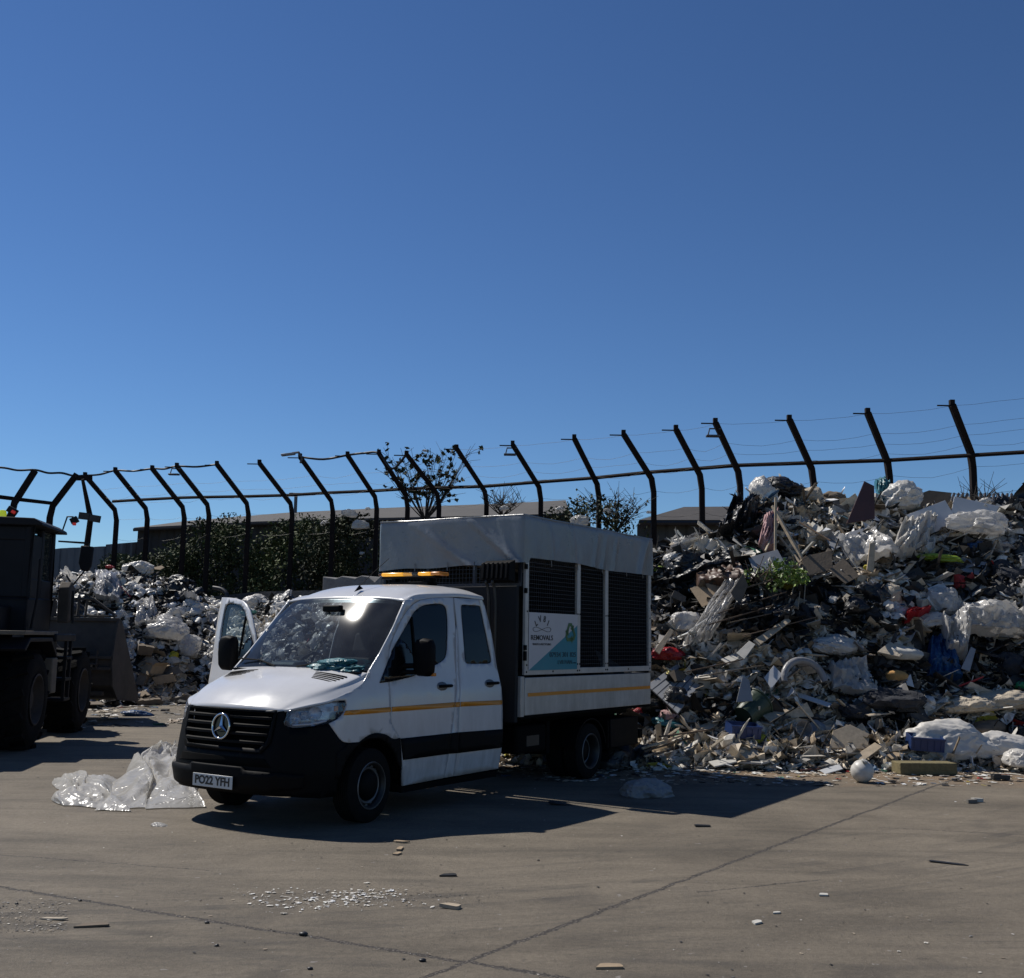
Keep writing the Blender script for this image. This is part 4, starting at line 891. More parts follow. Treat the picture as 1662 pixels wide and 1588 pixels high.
Q['rock'] = mat('rubble', (.16, .145, .13), .9, 0, .3, 7, bump=.6, bs=20)
Q['khaki'] = mat('mineral_wool', (.20, .165, .08), .95, 0, .25, 14, bump=.8, bs=60)
Q['blue'] = mat('blue_plastic', (.02, .045, .15), .35, 0, .15, 6)
Q['dgreen'] = plastic('green_bin_plastic', (.035, .06, .035), .45, .12, 8, .2)
Q['dark'] = mat('dark_plastic', (.02, .02, .022), .45, 0, .2, 8)
Q['steel'] = mat('bare_metal', (.35, .36, .38), .35, .7, .15, 6)
Q['sack'] = plastic('woven_sack', (.70, .67, .62), .5, .12, 5, .3)
Q['orange'] = mat('orange_sponge', (.55, .30, .10), .9, 0, .15, 8, bump=.3)

def rn(p): return 1-2*abs(mn.noise(p))
def bag_mesh(name, seed, sub=4, sharp=1., dims=(1, .8, .6), base=True, neck=False):
    b = bmesh.new(); bmesh.ops.create_icosphere(b, subdivisions=sub, radius=.5); S = Vector((seed*3.7, seed*1.9, seed*5.3))
    for v in b.verts:
        p = v.co*2; n = v.co.normalized()
        d = .34*mn.noise(p*.9+S)+sharp*(.15*rn(p*1.7+S)+.085*rn(p*3.7+S*2)+.04*rn(p*8+S))
        if neck and n.z > .75: d += .45*(n.z-.75)*2.4*(1+.6*math.sin(math.atan2(n.y, n.x)*7+seed))
        q = v.co+n*d*.62; q = Vector((q.x*dims[0], q.y*dims[1], q.z*dims[2]))
        if base and q.z < -.30*dims[2]: q.z = -.30*dims[2]+(q.z+.30*dims[2])*.35
        v.co = q
    me = bpy.data.meshes.new(name); b.to_mesh(me); b.free(); me.polygons.foreach_set('use_smooth', [True]*len(me.polygons)); me.set_sharp_from_angle(angle=R(50)); return me
def sheet_mesh(name, seed, w, h, n=22, amp=.2, curl=.5):
    S = Vector((seed*2.3, seed*4.1, 1)); vs = []; r_ = random.Random(seed)
    for i in range(n+1):
        for j in range(n+1):
            u, v = i/n-.5, j/n-.5; e = 1+.22*mn.noise(Vector((u*3, v*3, 0))+S)
            p = Vector((u*3, v*3, 0))+S
            z = amp*(.9*mn.noise(p*.7)+.5*rn(p*1.5)+.25*rn(p*3.3))+curl*(u*u-.1)*w*.4
            vs.append((u*w*e, v*h*e+.12*mn.noise(p*1.4+S), z))
    fs = [(i*(n+1)+j, (i+1)*(n+1)+j, (i+1)*(n+1)+j+1, i*(n+1)+j+1) for i in range(n) for j in range(n)]
    me = bpy.data.meshes.new(name); me.from_pydata(vs, [], fs); me.polygons.foreach_set('use_smooth', [True]*len(fs)); me.set_sharp_from_angle(angle=R(55)); return me
def board_mesh(name, seed, w, h, t, broken=True, warp=.02):
    r_ = random.Random(seed); pol = [(-w/2, -h/2), (w/2, -h/2), (w/2, h/2), (-w/2, h/2)]
    if broken:
        pol = [(-w/2, -h/2), (w/2*r_.uniform(.5, 1), -h/2), (w/2, -h/2*r_.uniform(-.2, .8)), (w/2*r_.uniform(.7, 1), h/2*r_.uniform(.6, 1)), (w*r_.uniform(-.1, .3), h/2), (-w/2*r_.uniform(.4, 1), h/2*r_.uniform(.7, 1))]
    mb = MB(); mb.prism(pol, -t/2, t/2, 'z'); me = bpy.data.meshes.new(name)
    b = bmesh.new(); tmp = bpy.data.meshes.new('t'); tmp.from_pydata(mb.v, [], mb.f); b.from_mesh(tmp); bpy.data.meshes.remove(tmp)
    for k in range(1, 6): bmesh.ops.bisect_plane(b, geom=b.verts[:]+b.edges[:]+b.faces[:], plane_co=(-w/2+w*k/6, 0, 0), plane_no=(1, 0, 0))
    for v in b.verts: v.co.z += warp*math.cos(v.co.x/w*3)*w+min(.01, t)*mn.noise(v.co*3+Vector((seed, 0, 0)))
    bmesh.ops.recalc_face_normals(b, faces=b.faces); b.to_mesh(me); b.free(); return me
def box_mesh(name, seed, w, d, h, open_=True):
    r_ = random.Random(seed); mb = MB(); t = .008
    mb.bx(-w/2, w/2, -d/2, d/2, 0, t); sk = r_.uniform(-.12, .12)
    def wall(a, b): mb.add([(a[0], a[1], 0), (b[0], b[1], 0), (b[0]+sk, b[1], h), (a[0]+sk, a[1], h), (a[0]*.97, a[1]*.97, 0), (b[0]*.97, b[1]*.97, 0), (b[0]*.97+sk, b[1]*.97, h), (a[0]*.97+sk, a[1]*.97, h)], [(0, 1, 2, 3), (4, 7, 6, 5), (0, 4, 5, 1), (1, 5, 6, 2), (2, 6, 7, 3), (3, 7, 4, 0)])
    c_ = [(-w/2, -d/2), (w/2, -d/2), (w/2, d/2), (-w/2, d/2)]
    for i in range(4): wall(c_[i], c_[(i+1) % 4])
    for i in range(4):
        a, b = Vector(c_[i]), Vector(c_[(i+1) % 4]); o = Vector(((b-a).y, -(b-a).x)).normalized(); L = d*.45 if i % 2 == 0 else w*.3; an = r_.uniform(-.4, 1.3) if open_ else -1.5
        e = o*L*math.cos(an); z = h+L*math.sin(an)*(.9 if open_ else .02)
        if not open_: e = -o*L; z = h+.012+.004*i
        mb.add([(a.x+sk, a.y, h), (b.x+sk, b.y, h), (b.x+e.x+sk, b.y+e.y, z), (a.x+e.x+sk, a.y+e.y, z)], [(0, 1, 2, 3)])
    me = bpy.data.meshes.new(name); me.from_pydata(mb.v, [], mb.f)
    b = bmesh.new(); b.from_mesh(me); bmesh.ops.subdivide_edges(b, edges=b.edges[:], cuts=2, use_grid_fill=True)
    for v in b.verts: v.co += .05*w*Vector((mn.noise(v.co*3+Vector((seed, 0, 0))), mn.noise(v.co*3+Vector((0, seed, 0))), .6*mn.noise(v.co*3+Vector((0, 0, seed)))))
    b.to_mesh(me); b.free(); return me
def withmat(me, m):
    c_ = me.copy(); c_.materials.clear(); c_.materials.append(m); return c_
BAGS = [bag_mesh('bag', k+1, 4, 1, d, neck=k % 3 == 0) for k, d in enumerate([(1, .8, .6), (1, .7, .75), (1.2, .7, .45), (.9, .9, .8), (1.3, .6, .5), (1, 1, .55), (1.1, .8, .7)])]
SHEETS = [sheet_mesh('sheet', k+3, w_, h_, amp=a) for k, (w_, h_, a) in enumerate([(1.2, .7, .22), (1, 1, .28), (1.5, .5, .2), (.8, .6, .25)])]
BRDS = [board_mesh('board', k, w_, h_, t) for k, (w_, h_, t) in enumerate([(1, .6, .02), (.8, .8, .02), (1.3, .4, .02), (.7, .45, .02), (1, .3, .02)])]
PLK = [board_mesh('plank', k+9, w_, h_, t, False, wp) for k, (w_, h_, t, wp) in enumerate([(1.5, .09, .03, .01), (1.2, .05, .05, .0), (1.0, .12, .02, .03), (1.8, .06, .03, .02)])]
BOXS = [box_mesh('carton', k, w_, d, h, k % 2 == 0) for k, (w_, d, h) in enumerate([(.5, .4, .3), (.6, .4, .25), (.45, .35, .4), (.7, .5, .15)])]
def orient(n, yaw, tilt):
    q = Vector((0, 0, 1)).rotation_difference(n.lerp(Vector((0, 0, 1)), .35).normalized()).to_matrix().to_4x4()
    ax = Vector((random.uniform(-1, 1), random.uniform(-1, 1), 0)).normalized()
    return q @ Matrix.Rotation(tilt, 4, ax) @ Matrix.Rotation(yaw, 4, 'Z')
KEEP = [(1247, 911, 32, 19), (1326, 914, 26, 21), (1370, 926, 25, 21), (1151, 963, 31, 21), (1200, 957, 14, 27), (1253, 1025, 31, 23), (1078, 1041, 16, 21), (1210, 1055, 15, 15), (1192, 1066, 22, 12), (1208, 1119, 13, 21), (1257, 1151, 32, 21), (1319, 1136, 31, 12), (1255, 1099, 15, 19), (1146, 1180, 26, 15), (1459, 1222, 19, 10), (1408, 1220, 23, 15), (1349, 1248, 19, 8), (1173, 1236, 23, 8), (1522, 956, 17, 11), (1572, 1070, 12, 20), (242, 1080, 20, 18), (279, 1089, 17, 9), (306, 1120, 16, 8), (228, 1127, 16, 6)] + [(1082, 1071, 21, 17), (1101, 1118, 51, 40), (1097, 1150, 21, 17), (1058, 1152, 15, 12), (1398, 814, 26, 34), (1583, 828, 40, 22), (1511, 840, 40, 28), (1515, 838, 16, 12), (1547, 914, 57, 21), (1372, 875, 32, 18), (1587, 866, 42, 34), (1460, 822, 28, 22), (1476, 888, 36, 26), (1405, 896, 65, 28), (1433, 803, 17, 18), (1498, 811, 46, 15), (1451, 812, 19, 20), (1268, 805, 31, 25), (1236, 812, 18, 14), (1316, 816, 18, 14), (1350, 822, 23, 18), (1195, 857, 37, 25), (1141, 931, 74, 26), (1235, 1002, 55, 18), (1164, 945, 44, 20), (1155, 1008, 50, 54), (1113, 1022, 23, 18), (1095, 915, 15, 12), (1072, 929, 10, 8), (1243, 873, 15, 32), (1530, 1077, 30, 35), (1605, 1024, 57, 24), (1538, 1045, 24, 35), (1529, 988, 22, 18), (1500, 1018, 31, 25), (1488, 1012, 24, 12), (1455, 1072, 38, 30), (1451, 1053, 27, 13), (1352, 1062, 32, 26), (1380, 1112, 40, 28), (1198, 1196, 28, 18), (1488, 1216, 28, 18), (1381, 1168, 50, 18), (1379, 1196, 33, 20), (1324, 1184, 20, 18), (1274, 1221, 28, 15), (1228, 1230, 34, 8), (1452, 1106, 19, 15), (1477, 1105, 7, 11), (1405, 926, 7, 6), (1414, 905, 7, 25), (1520, 917, 30, 24), (1545, 928, 22, 18), (1521, 943, 27, 8), (1657, 1118, 12, 10), (1582, 893, 12, 10), (1598, 1192, 29, 23), (1570, 1158, 45, 36), (1625, 1150, 43, 34), (1440, 1150, 45, 36), (1385, 1165, 22, 18), (1538, 1222, 64, 51), (1622, 1224, 55, 44), (1650, 1230, 22, 18), (1121, 1228, 8, 6), (1034, 1162, 9, 7), (1083, 1170, 15, 12), (1306, 1208, 7, 6), (1080, 1180, 22, 18), (1226, 1205, 17, 14), (1077, 1228, 24, 19), (284, 1070, 7, 6), (272, 1034, 29, 23), (305, 1060, 20, 16), (180, 923, 6, 5), (258, 921, 8, 4), (179, 960, 21, 24), (226, 920, 23, 18), (242, 998, 20, 24), (408, 1000, 13, 10), (415, 978, 20, 16), (227, 1162, 21, 17), (1250, 952, 36, 24), (1270, 870, 30, 50), (270, 1095, 45, 45), (1296, 1110, 32, 24)]    # where a single nameable piece lies: nothing loose on top
def clear_of(p, r):
    x, y = topx(p)
    for a, b, w_, h_ in KEEP:
        if abs(x-a) < w_+r*.45 and -h_-r*.4 < y-b < h_+r*.75: return False
    return True
def where(p, heap):
    x, y = topx(p)
    if heap == 'right': return ('upper ' if y < 930 else 'mid-height ' if y < 1080 else 'lower ')+('left' if x < 1210 else 'centre' if x < 1430 else 'right')+' of the right heap'
    if heap == 'left': return ('upper' if y < 985 else 'lower' if y > 1050 else 'middle')+(' left heap beside the open cab door' if x > 310 else ' left heap by the loader')
    return 'low heap behind the truck'
def group(name, label, cat_, grp, meshes, mats, n, pxr, tr, s0, s1, lift=.25, tilt=.5, clump=None):
    ms = [withmat(a, b) for a in meshes for b in mats]; k = 0; tries = 0
    while k < n and tries < n*60:
        tries += 1
        b = bear(random.uniform(*pxr)); t = tr[0]+(tr[1]-tr[0])*random.random()
        y0 = float(np.interp(b, *Y0T)); yc = float(np.interp(b, *YCT)); Y = y0+(yc-y0)*t; X = b*Y
        if clump and mn.noise(Vector((X*clump[0], Y*clump[0], clump[1]))) < clump[2]: continue
        s = s0+(s1-s0)*random.random()**1.7; h = hp(X, Y)
        if not clear_of((X, Y, h), s/Y*1750): continue
        z_ = zone((X, Y, h)); dk = cat_ in ('refuse sack', 'rag'); tn = cat_ in ('timber', 'board', 'cardboard', 'cloth'); q_ = random.random()
        if (z_ == 'd' and not dk and q_ < .85) or (z_ == 'w' and (dk or tn) and q_ < .8) or (z_ == 't' and not tn and q_ < .75) or (z_ is None and q_ < .3): continue
        o = link(name, random.choice(ms)); wh = where((X, Y, h), label[1])
        m = orient(nrm(X, Y), random.random()*6.28, random.gauss(0, tilt))
        o.matrix_world = Matrix.Translation((X, Y, h+lift*s*.5)) @ m @ Matrix.Scale(s, 4)
        tag(o, label[0]+' in the '+wh, cat_, grp+' '+wh); k += 1
LF = (60, 640); RT = (1035, 1740)
group('plastic_bag', ('white crumpled plastic bag', 'left'), 'plastic bag', 'white bags', BAGS, [Q['bagw'], Q['bagw'], Q['bagc']], 150, LF, (.1, 1.04), .22, .5, clump=(.5, 2, -.22))
group('refuse_sack', ('black refuse sack', 'left'), 'refuse sack', 'black sacks', BAGS, [Q['bagk']], 50, LF, (.2, 1.02), .3, .7)
group('plastic_film', ('crumpled sheet of pale film', 'left'), 'plastic film', 'pale films', SHEETS, [Q['bagw'], Q['bagc'], Q['bagg']], 60, LF, (.1, 1.03), .4, .9, lift=.15)
group('carton_piece', ('torn flat piece of cardboard', 'left'), 'cardboard', 'cardboard pieces', BRDS, [Q['card'], Q['cardd']], 36, LF, (0, .6), .4, 1.0, lift=.1)
group('plastic_bag', ('pale crumpled plastic bag', 'right'), 'plastic bag', 'pale bags', BAGS, [Q['bagw'], Q['bagw'], Q['bagc'], Q['bagg']], 135, RT, (.12, 1.03), .14, .42, clump=(1.1, 4, -.05))
group('refuse_sack', ('black refuse sack', 'right'), 'refuse sack', 'black sacks', BAGS, [Q['bagk'], Q['bagk'], Q['clod']], 100, RT, (.15, 1.01), .2, .55, clump=(.9, 8, -.1))
group('plastic_film', ('crumpled sheet of pale film', 'right'), 'plastic film', 'pale films', SHEETS, [Q['bagc'], Q['bagw'], Q['bagw'], Q['bagg']], 130, RT, (.08, 1.01), .35, 1.05, lift=.12)
group('dark_cloth', ('dark rag or torn black sheet', 'right'), 'rag', 'dark rags', SHEETS, [Q['clod'], Q['bagk']], 120, RT, (.15, 1.0), .5, 1.35, lift=.08, clump=(.9, 8, -.15))
group('timber_strip', ('thin pale strip of timber', 'right'), 'timber', 'pale timber strips', PLK, [Q['wood'], Q['brdt']], 95, RT, (.02, .95), .3, 1.0, lift=.15, tilt=.35)
group('dirty_plank', ('dark weathered length of timber', 'right'), 'timber', 'dark timbers', PLK, [Q['woodd']], 70, RT, (.05, 1.0), .4, 1.3, lift=.15, tilt=.35)
group('board_piece', ('broken pale piece of board', 'right'), 'board', 'pale board pieces', BRDS, [Q['brd'], Q['brdt'], Q['brdg'], Q['foam']], 105, RT, (.0, .95), .2, .65, lift=.15, tilt=.4)
group('brown_board_piece', ('broken brown or dark piece of board', 'right'), 'board', 'brown board pieces', BRDS, [Q['brdb'], Q['cardd']], 75, RT, (.1, 1.0), .25, .8, lift=.15, tilt=.5)
group('carton_piece', ('torn flat piece of cardboard', 'right'), 'cardboard', 'cardboard pieces', BRDS, [Q['card'], Q['cardd']], 60, RT, (0, .9), .25, .7, lift=.12)
group('cream_cloth', ('crumpled cream cloth', 'right'), 'cloth', 'cream cloths', SHEETS+BAGS[:2], [Q['bago']], 70, RT, (.05, 1.0), .3, .8, lift=.12)
MD = (640, 1040)
group('refuse_sack', ('dark refuse sack', 'mid'), 'refuse sack', 'dark sacks', BAGS, [Q['bagk'], Q['bagg']], 18, MD, (.0, .35), .3, .7)
group('litter_piece', ('pale scrap of board or film', 'mid'), 'litter', 'pale scraps', BRDS+SHEETS, [Q['brdt'], Q['brdg'], Q['bago']], 24, MD, (-.02, .25), .25, .6, lift=.1)

BT = []
for k in range(8):
    me = bag_mesh('t', 200+k, 3, 1.1, ((1, .8, .6), (1.2, .7, .5), (.9, .9, .8))[k % 3]); BT.append((np.array([v.co[:] for v in me.vertices]), [tuple(p.vertices) for p in me.polygons], 0)); bpy.data.meshes.remove(me)
bag_m = plastic('small_bags', (.78, .75, .70), .35, .2, 9, .5)
for rg, n, lab, sz in ((LF, 1300, 'mass of small white and grey plastic bags too many to count in the left heap', (.12, .36)), (RT, 620, 'mass of small pale plastic bags too many to count in the right heap', (.07, .26))):
    P = []; S = []
    while len(P) < n:
        b = bear(random.uniform(*rg)); t = random.uniform(.12, 1.02); y0 = float(np.interp(b, *Y0T)); yc = float(np.interp(b, *YCT)); Y = y0+(yc-y0)*t; X = b*Y; s_ = sz[0]+(sz[1]-sz[0])*random.random()**2; h = hp(X, Y)
        if zone((X, Y, h)) in ('d', 't') and random.random() < .9: continue
        if mn.noise(Vector((X*.9, Y*.9, 4))) < -.12 or not clear_of((X, Y, h), s_/Y*1750): continue
        P.append((X, Y, h+s_*.2)); S.append(s_)
    o = scatter('small_bags', np.array(P), np.array(S), np.ones((n, 3))*rng.choice([1, .95, .8, .5], (n, 1)), bag_m, lab, 'plastic bags', tpl=BT)
    o.data.polygons.foreach_set('use_smooth', [True]*len(o.data.polygons)); o.data.set_sharp_from_angle(angle=R(50))
# ---------------------------------------------------------------- single pieces of rubbish one can point to
def lump(name, px, py, wpx, m, label, cat_, seed, dims=(1, .8, .7), sub=4, up=.2, sharp=1., Y=None, neck=False, yaw=None):
    p = hit(px, py) if Y is None else at(px, py, Y)
    s = wpx*(p.y)/1750/max(.6, dims[0])*.95
    me = bag_mesh(name, seed, sub, sharp, dims, neck=neck); me.materials.append(m); o = link(name, me); o.location = p+Vector((0, -.12, up*s)); o.rotation_euler = (random.uniform(-.15, .15), random.uniform(-.15, .15), random.uniform(-.4, .4) if yaw is None else yaw); o.scale = (s, s, s)
    return tag(o, label, cat_)
def slab(name, pts, m, label, cat_, t=.02, Y=None, lean=.35, grooves=0, dz=.38):
    cx = sum(p[0] for p in pts)/len(pts); cy = sum(p[1] for p in pts)/len(pts); base = (Y if Y else hit(cx, max(p[1] for p in pts)-4).y)-dz
    ymax = max(p[1] for p in pts); P = [at(a, b, base+lean*(ymax-b)/100*1.1) for a, b in pts]
    nn = Vector((0, 0, 0))
    for i in range(len(P)): nn += (P[i]-P[0]).cross(P[(i+1) % len(P)]-P[0])
    nn.normalize(); nn = nn if nn.y > 0 else -nn; n = len(P); c0 = sum(P, Vector())/n
    mb = MB(); mb.add([p-c0 for p in P]+[p-c0+nn*t for p in P], [tuple(range(n)), tuple(range(2*n-1, n-1, -1))]+[(i, (i+1) % n, n+(i+1) % n, n+i) for i in range(n)])
    o = mb.build(name, m, None, bevel=min(.004, t/4), smooth=0); o.location = c0
    if grooves:
        gb = MB()
        for k in range(1, grooves):
            f = k/grooves; a = P[0].lerp(P[3], f)-c0-nn*.002; b = P[1].lerp(P[2], f)-c0-nn*.002; d = (P[3]-P[0]).normalized()*.012
            gb.add([a, b, b+d, a+d], [(0, 1, 2, 3)])
        gb.build('groove', Q['dark'], o)
    return tag(o, label, cat_)
def drape(name, q, m, label, cat_, amp=.10, n=30, off=.10, seed=1, solid=0., Y=None, shear=.0):
    K = 6; H = np.zeros((K+1, K+1, 3))
    for i in range(K+1):
        for j in range(K+1):
            u, v = i/K, j/K; a = (q[0][0]*(1-u)+q[1][0]*u)*(1-v)+(q[3][0]*(1-u)+q[2][0]*u)*v; b = (q[0][1]*(1-u)+q[1][1]*u)*(1-v)+(q[3][1]*(1-u)+q[2][1]*u)*v
            p = hit(a, b) if Y is None else at(a, b, Y-(v)*.6)
            if p is None: p = at(a, b, float(np.interp(bear(a), *YCT)))
            H[i, j] = p
    S = Vector((seed*2.1, seed*.7, seed)); vs = []; c0 = Vector(H.reshape(-1, 3).mean(0))
    for i in range(n+1):
        for j in range(n+1):
            u, v = i/n, j/n; ee = Vector((u*4, v*4, 0))+S
            uu = min(1, max(0, u+.07*mn.noise(ee)*(1 if i in (0, n) else .5))); vv = min(1, max(0, v+.08*mn.noise(ee*1.3+S)))
            x, y = uu*K, vv*K; a, b = min(K-1, int(x)), min(K-1, int(y)); fx, fy = x-a, y-b
            p = Vector(H[a, b]*(1-fx)*(1-fy)+H[a+1, b]*fx*(1-fy)+H[a, b+1]*(1-fx)*fy+H[a+1, b+1]*fx*fy)
            w_ = off+amp*(1.1*mn.noise(ee*.5)+.6*rn(Vector((ee.x*1.5+ee.y*.3, ee.y*.6, 3))+S)+.28*rn(Vector((ee.x*3.5, ee.y*1.6, 1))+S)+.12*rn(ee*4))
            if i in (0, n) or j in (0, n): w_ -= off*.9
            vs.append(p-c0+Vector((0, -1, .75)).normalized()*w_)
    fs = [(i*(n+1)+j, (i+1)*(n+1)+j, (i+1)*(n+1)+j+1, i*(n+1)+j+1) for i in range(n) for j in range(n)]
    o = MB().add(vs, fs).build(name, m, None, smooth=55, solid=solid); o.location = c0; return tag(o, label, cat_)
def beam(name, a, b, w_, m, label, cat_, Ya=None, Yb=None, t=None, lift=.1):
    A = hit(*a) if Ya is None else at(*a, Ya); B = hit(*b) if Yb is None else at(*b, Yb); A = A+Vector((0, -lift, lift)); B = B+Vector((0, -lift, lift)); c0 = (A+B)/2
    mb = MB(); mb.tube([A-c0, B-c0], w_*.6, 4, rot=R(45)); o = mb.build(name, m, None, bevel=.003, smooth=0); o.location = c0; return tag(o, label, cat_)

YC = lambda px, d=0: float(np.interp(bear(px), *YCT))+d
lump('carrier_bag', 1082, 1071, 42, Q['bagr'], 'bright red crumpled plastic bag on the heap beside the rear of the truck', 'plastic bag', 21, (1, .6, .55))
slab('louvre_panel', [(1050, 1112), (1098, 1078), (1152, 1090), (1100, 1158)], Q['brdg'], 'grey panel with parallel slanting grooves leaning by the rear of the truck', 'panel', .03, grooves=6, lean=.9)
lump('refuse_sack', 1097, 1150, 42, Q['bagk'], 'glossy black sack below the grooved grey panel beside the truck', 'refuse sack', 22, (.9, .8, .9))
lump('refuse_sack', 1058, 1152, 30, Q['bagk'], 'small black sack just behind the rear corner of the truck bed', 'refuse sack', 23)
slab('maroon_board', [(1374, 850), (1403, 781), (1419, 789), (1420, 842)], Q['brdm'], 'dark maroon board standing on edge at the top of the right heap', 'board', .03, lean=.15)
slab('white_board', [(1549, 806), (1623, 822), (1606, 850), (1544, 832)], Q['brd'], 'large plain pale board tilted at the crest of the right heap near the photo edge', 'board', .02, lean=.5)
slab('white_board', [(1471, 836), (1534, 812), (1552, 842), (1511, 869)], Q['brd'], 'white board with a triangular shadow across it near the top of the right heap', 'board', .03, lean=.5)
slab('shadow_triangle', [(1500, 832), (1516, 826), (1531, 851), (1503, 838)], Q['brdg'], 'small grey triangle slab standing in for the shadow on the white board', 'board', .03, lean=.5, dz=.55)  # triangular shadow across the white board, built as a grey slab
slab('grey_board', [(1490, 893), (1604, 913), (1594, 935), (1530, 918)], Q['brdg'], 'long flat grey board across the right heap below the clear film bundle', 'board', .02, lean=1.2)
slab('grey_board', [(1340, 874), (1400, 858), (1405, 868), (1352, 893)], Q['brdg'], 'flat grey board left of the white boards on the upper right heap', 'board', .02, lean=1.2)
lump('film_bundle', 1587, 866, 84, Q['bagc'], 'large glossy clear film bundle lying below the pale crest board', 'plastic bundle', 24, (1.3, .7, .6), 5, sharp=1.1, Y=YC(1587, -1.5))
lump('film_bundle', 1460, 822, 56, Q['bagw'], 'shiny white wrapped bundle at the crest between the maroon board and cardboard', 'plastic bundle', 25, (1, .8, .8), 5, sharp=.9, Y=YC(1460, -.7))
drape('plastic_film', [(1455, 868), (1512, 862), (1512, 912), (1440, 915)], Q['bagw'], 'big white translucent sheet bulging under the shadowed white board', 'plastic sheet', .22, seed=3, off=.3)
drape('plastic_film', [(1340, 880), (1400, 868), (1470, 915), (1380, 925)], Q['bagc'], 'clear crumpled film left of the big white translucent sheet', 'plastic sheet', .18, seed=4, off=.2)
drape('teal_sheet', [(1416, 788), (1442, 785), (1450, 815), (1420, 822)], Q['bagt'], 'teal striped sheet standing up behind the maroon board', 'plastic sheet', .10, seed=5, Y=YC(1430, -.2))
slab('crest_carton', [(1452, 816), (1508, 796), (1545, 800), (1540, 822), (1500, 826)], Q['cardd'], 'opened brown cardboard sheet along the crest of the right heap', 'cardboard', .012, lean=.3)
slab('crest_carton', [(1432, 822), (1458, 792), (1470, 800), (1450, 832)], Q['card'], 'small tan cardboard flap sticking up at the crest beside the teal sheet', 'cardboard', .012, lean=.2)
lump('refuse_sack', 1268, 805, 62, Q['bagk'], 'large black sack on the highest left peak of the right heap', 'refuse sack', 26, (1.3, .8, .65), 5, Y=YC(1268, -.4))
lump('plastic_bag', 1236, 812, 36, Q['bagw'], 'white plastic bag left of the black sack on the highest peak', 'plastic bag', 27, (.8, .8, 1), Y=YC(1236, -.5))
lump('cream_bundle', 1316, 816, 36, Q['bago'], 'cream folded bundle right of the black sack on the highest peak', 'bundle', 28, (1, .8, .8), Y=YC(1316, -.4))
lump('brown_bundle', 1350, 822, 46, Q['cardd'], 'brown lumpy bundle at the crest left of the maroon board', 'bundle', 29, (1.2, .8, .6), Y=YC(1350, -.2))
drape('black_tarpaulin', [(1186, 832), (1225, 832), (1232, 882), (1158, 880)], Q['bagk'], 'black plastic tarpaulin hanging in a cone on the upper left of the right heap', 'tarpaulin', .28, seed=6, off=.3, Y=YC(1195, -.7))
drape('black_tarpaulin', [(1068, 930), (1180, 905), (1215, 925), (1085, 958)], Q['bagk'], 'broad black sheet spread over the heap right of the cage top', 'tarpaulin', .16, seed=7, off=.2)
drape('black_tarpaulin', [(1200, 985), (1290, 985), (1280, 1020), (1180, 1010)], Q['bagk'], 'black sheet below the leafy green cuttings', 'tarpaulin', .14, seed=8, off=.2)
drape('dark_carpet', [(1120, 940), (1195, 925), (1208, 965), (1130, 965)], Q['brdb'], 'brown folded carpet under the broad black sheet', 'carpet', .1, seed=9, off=.3)
drape('plastic_film', [(1172, 962), (1206, 955), (1150, 1050), (1105, 1062)], Q['bagc'], 'long clear film trailing down the heap towards the red bag', 'plastic sheet', .16, seed=10, off=.28)
lump('plastic_bag', 1113, 1022, 46, Q['bagw'], 'white bag on the heap just above the red bag', 'plastic bag', 31, (1, .8, .8))
lump('plastic_bag', 1095, 915, 30, Q['bagw'], 'small white bag at the left end of the right heap above the black sheet', 'plastic bag', 32)
lump('lime_bag', 1072, 929, 20, Q['bagl'], 'small lime green bag right beside the cage of the truck', 'plastic bag', 33, (1, .7, .5))
drape('striped_cloth', [(1236, 850), (1258, 842), (1256, 905), (1228, 895)], Q['bagp'], 'pink and white cloth hanging beside the tall timber on the upper right heap', 'cloth', .10, seed=11, off=.25)
for k, (a, b, w_, lab) in enumerate([((1257, 818), (1256, 915), .045, 'upright pale timber, tallest of the leaning timbers on the right heap'), ((1252, 832), (1300, 920), .06, 'long pale timber slanting down right from the upright one'), ((1262, 880), (1298, 926), .035, 'shorter timber slanting below the long pale one'), ((1262, 858), (1240, 905), .035, 'timber crossing behind the upright one to the left'), ((1295, 858), (1345, 888), .03, 'dark brown batten right of the leaning timbers')]):
    Yb = hit(*b).y-.2; beam('leaning_timber', a, b, w_, Q['wood' if k < 4 else 'woodd'], lab, 'timber', Ya=Yb+.5 if k else Yb+.1, Yb=Yb)
for k, (a, b) in enumerate([((1297, 925), (1276, 1000)), ((1300, 925), (1290, 1010)), ((1305, 930), (1300, 1000))]):
    o = beam('batten', a, b, .02, Q['brdt'], 'thin pale batten hanging below the leafy cuttings', 'timber', lift=.2); o['group'] = 'thin battens below the leafy cuttings'
drape('blue_tarpaulin', [(1505, 1046), (1528, 1042), (1560, 1112), (1500, 1108)], Q['bagb'], 'dark blue sheet hanging down the face of the right heap', 'tarpaulin', .12, seed=12, off=.2)
drape('plastic_film', [(1548, 1000), (1662, 1010), (1662, 1048), (1560, 1045)], Q['bagc'], 'wide grey clear film draped at mid height on the right heap by the photo edge', 'plastic sheet', .2, seed=13, off=.3)
drape('plastic_film', [(1515, 1020), (1560, 1010), (1562, 1080), (1530, 1070)], Q['bagc'], 'hanging clear film above the dark blue sheet', 'plastic sheet', .16, seed=14, off=.3)
lump('film_bundle', 1529, 988, 44, Q['bagc'], 'round clear bag at the middle of the right heap above the red cloth', 'plastic bag', 34, (.9, .8, 1.1), 5, sharp=.7)
lump('plastic_bag', 1500, 1018, 62, Q['bagw'], 'white bag with the red cloth over it at mid height', 'plastic bag', 35, (1.3, .7, .5), 5)
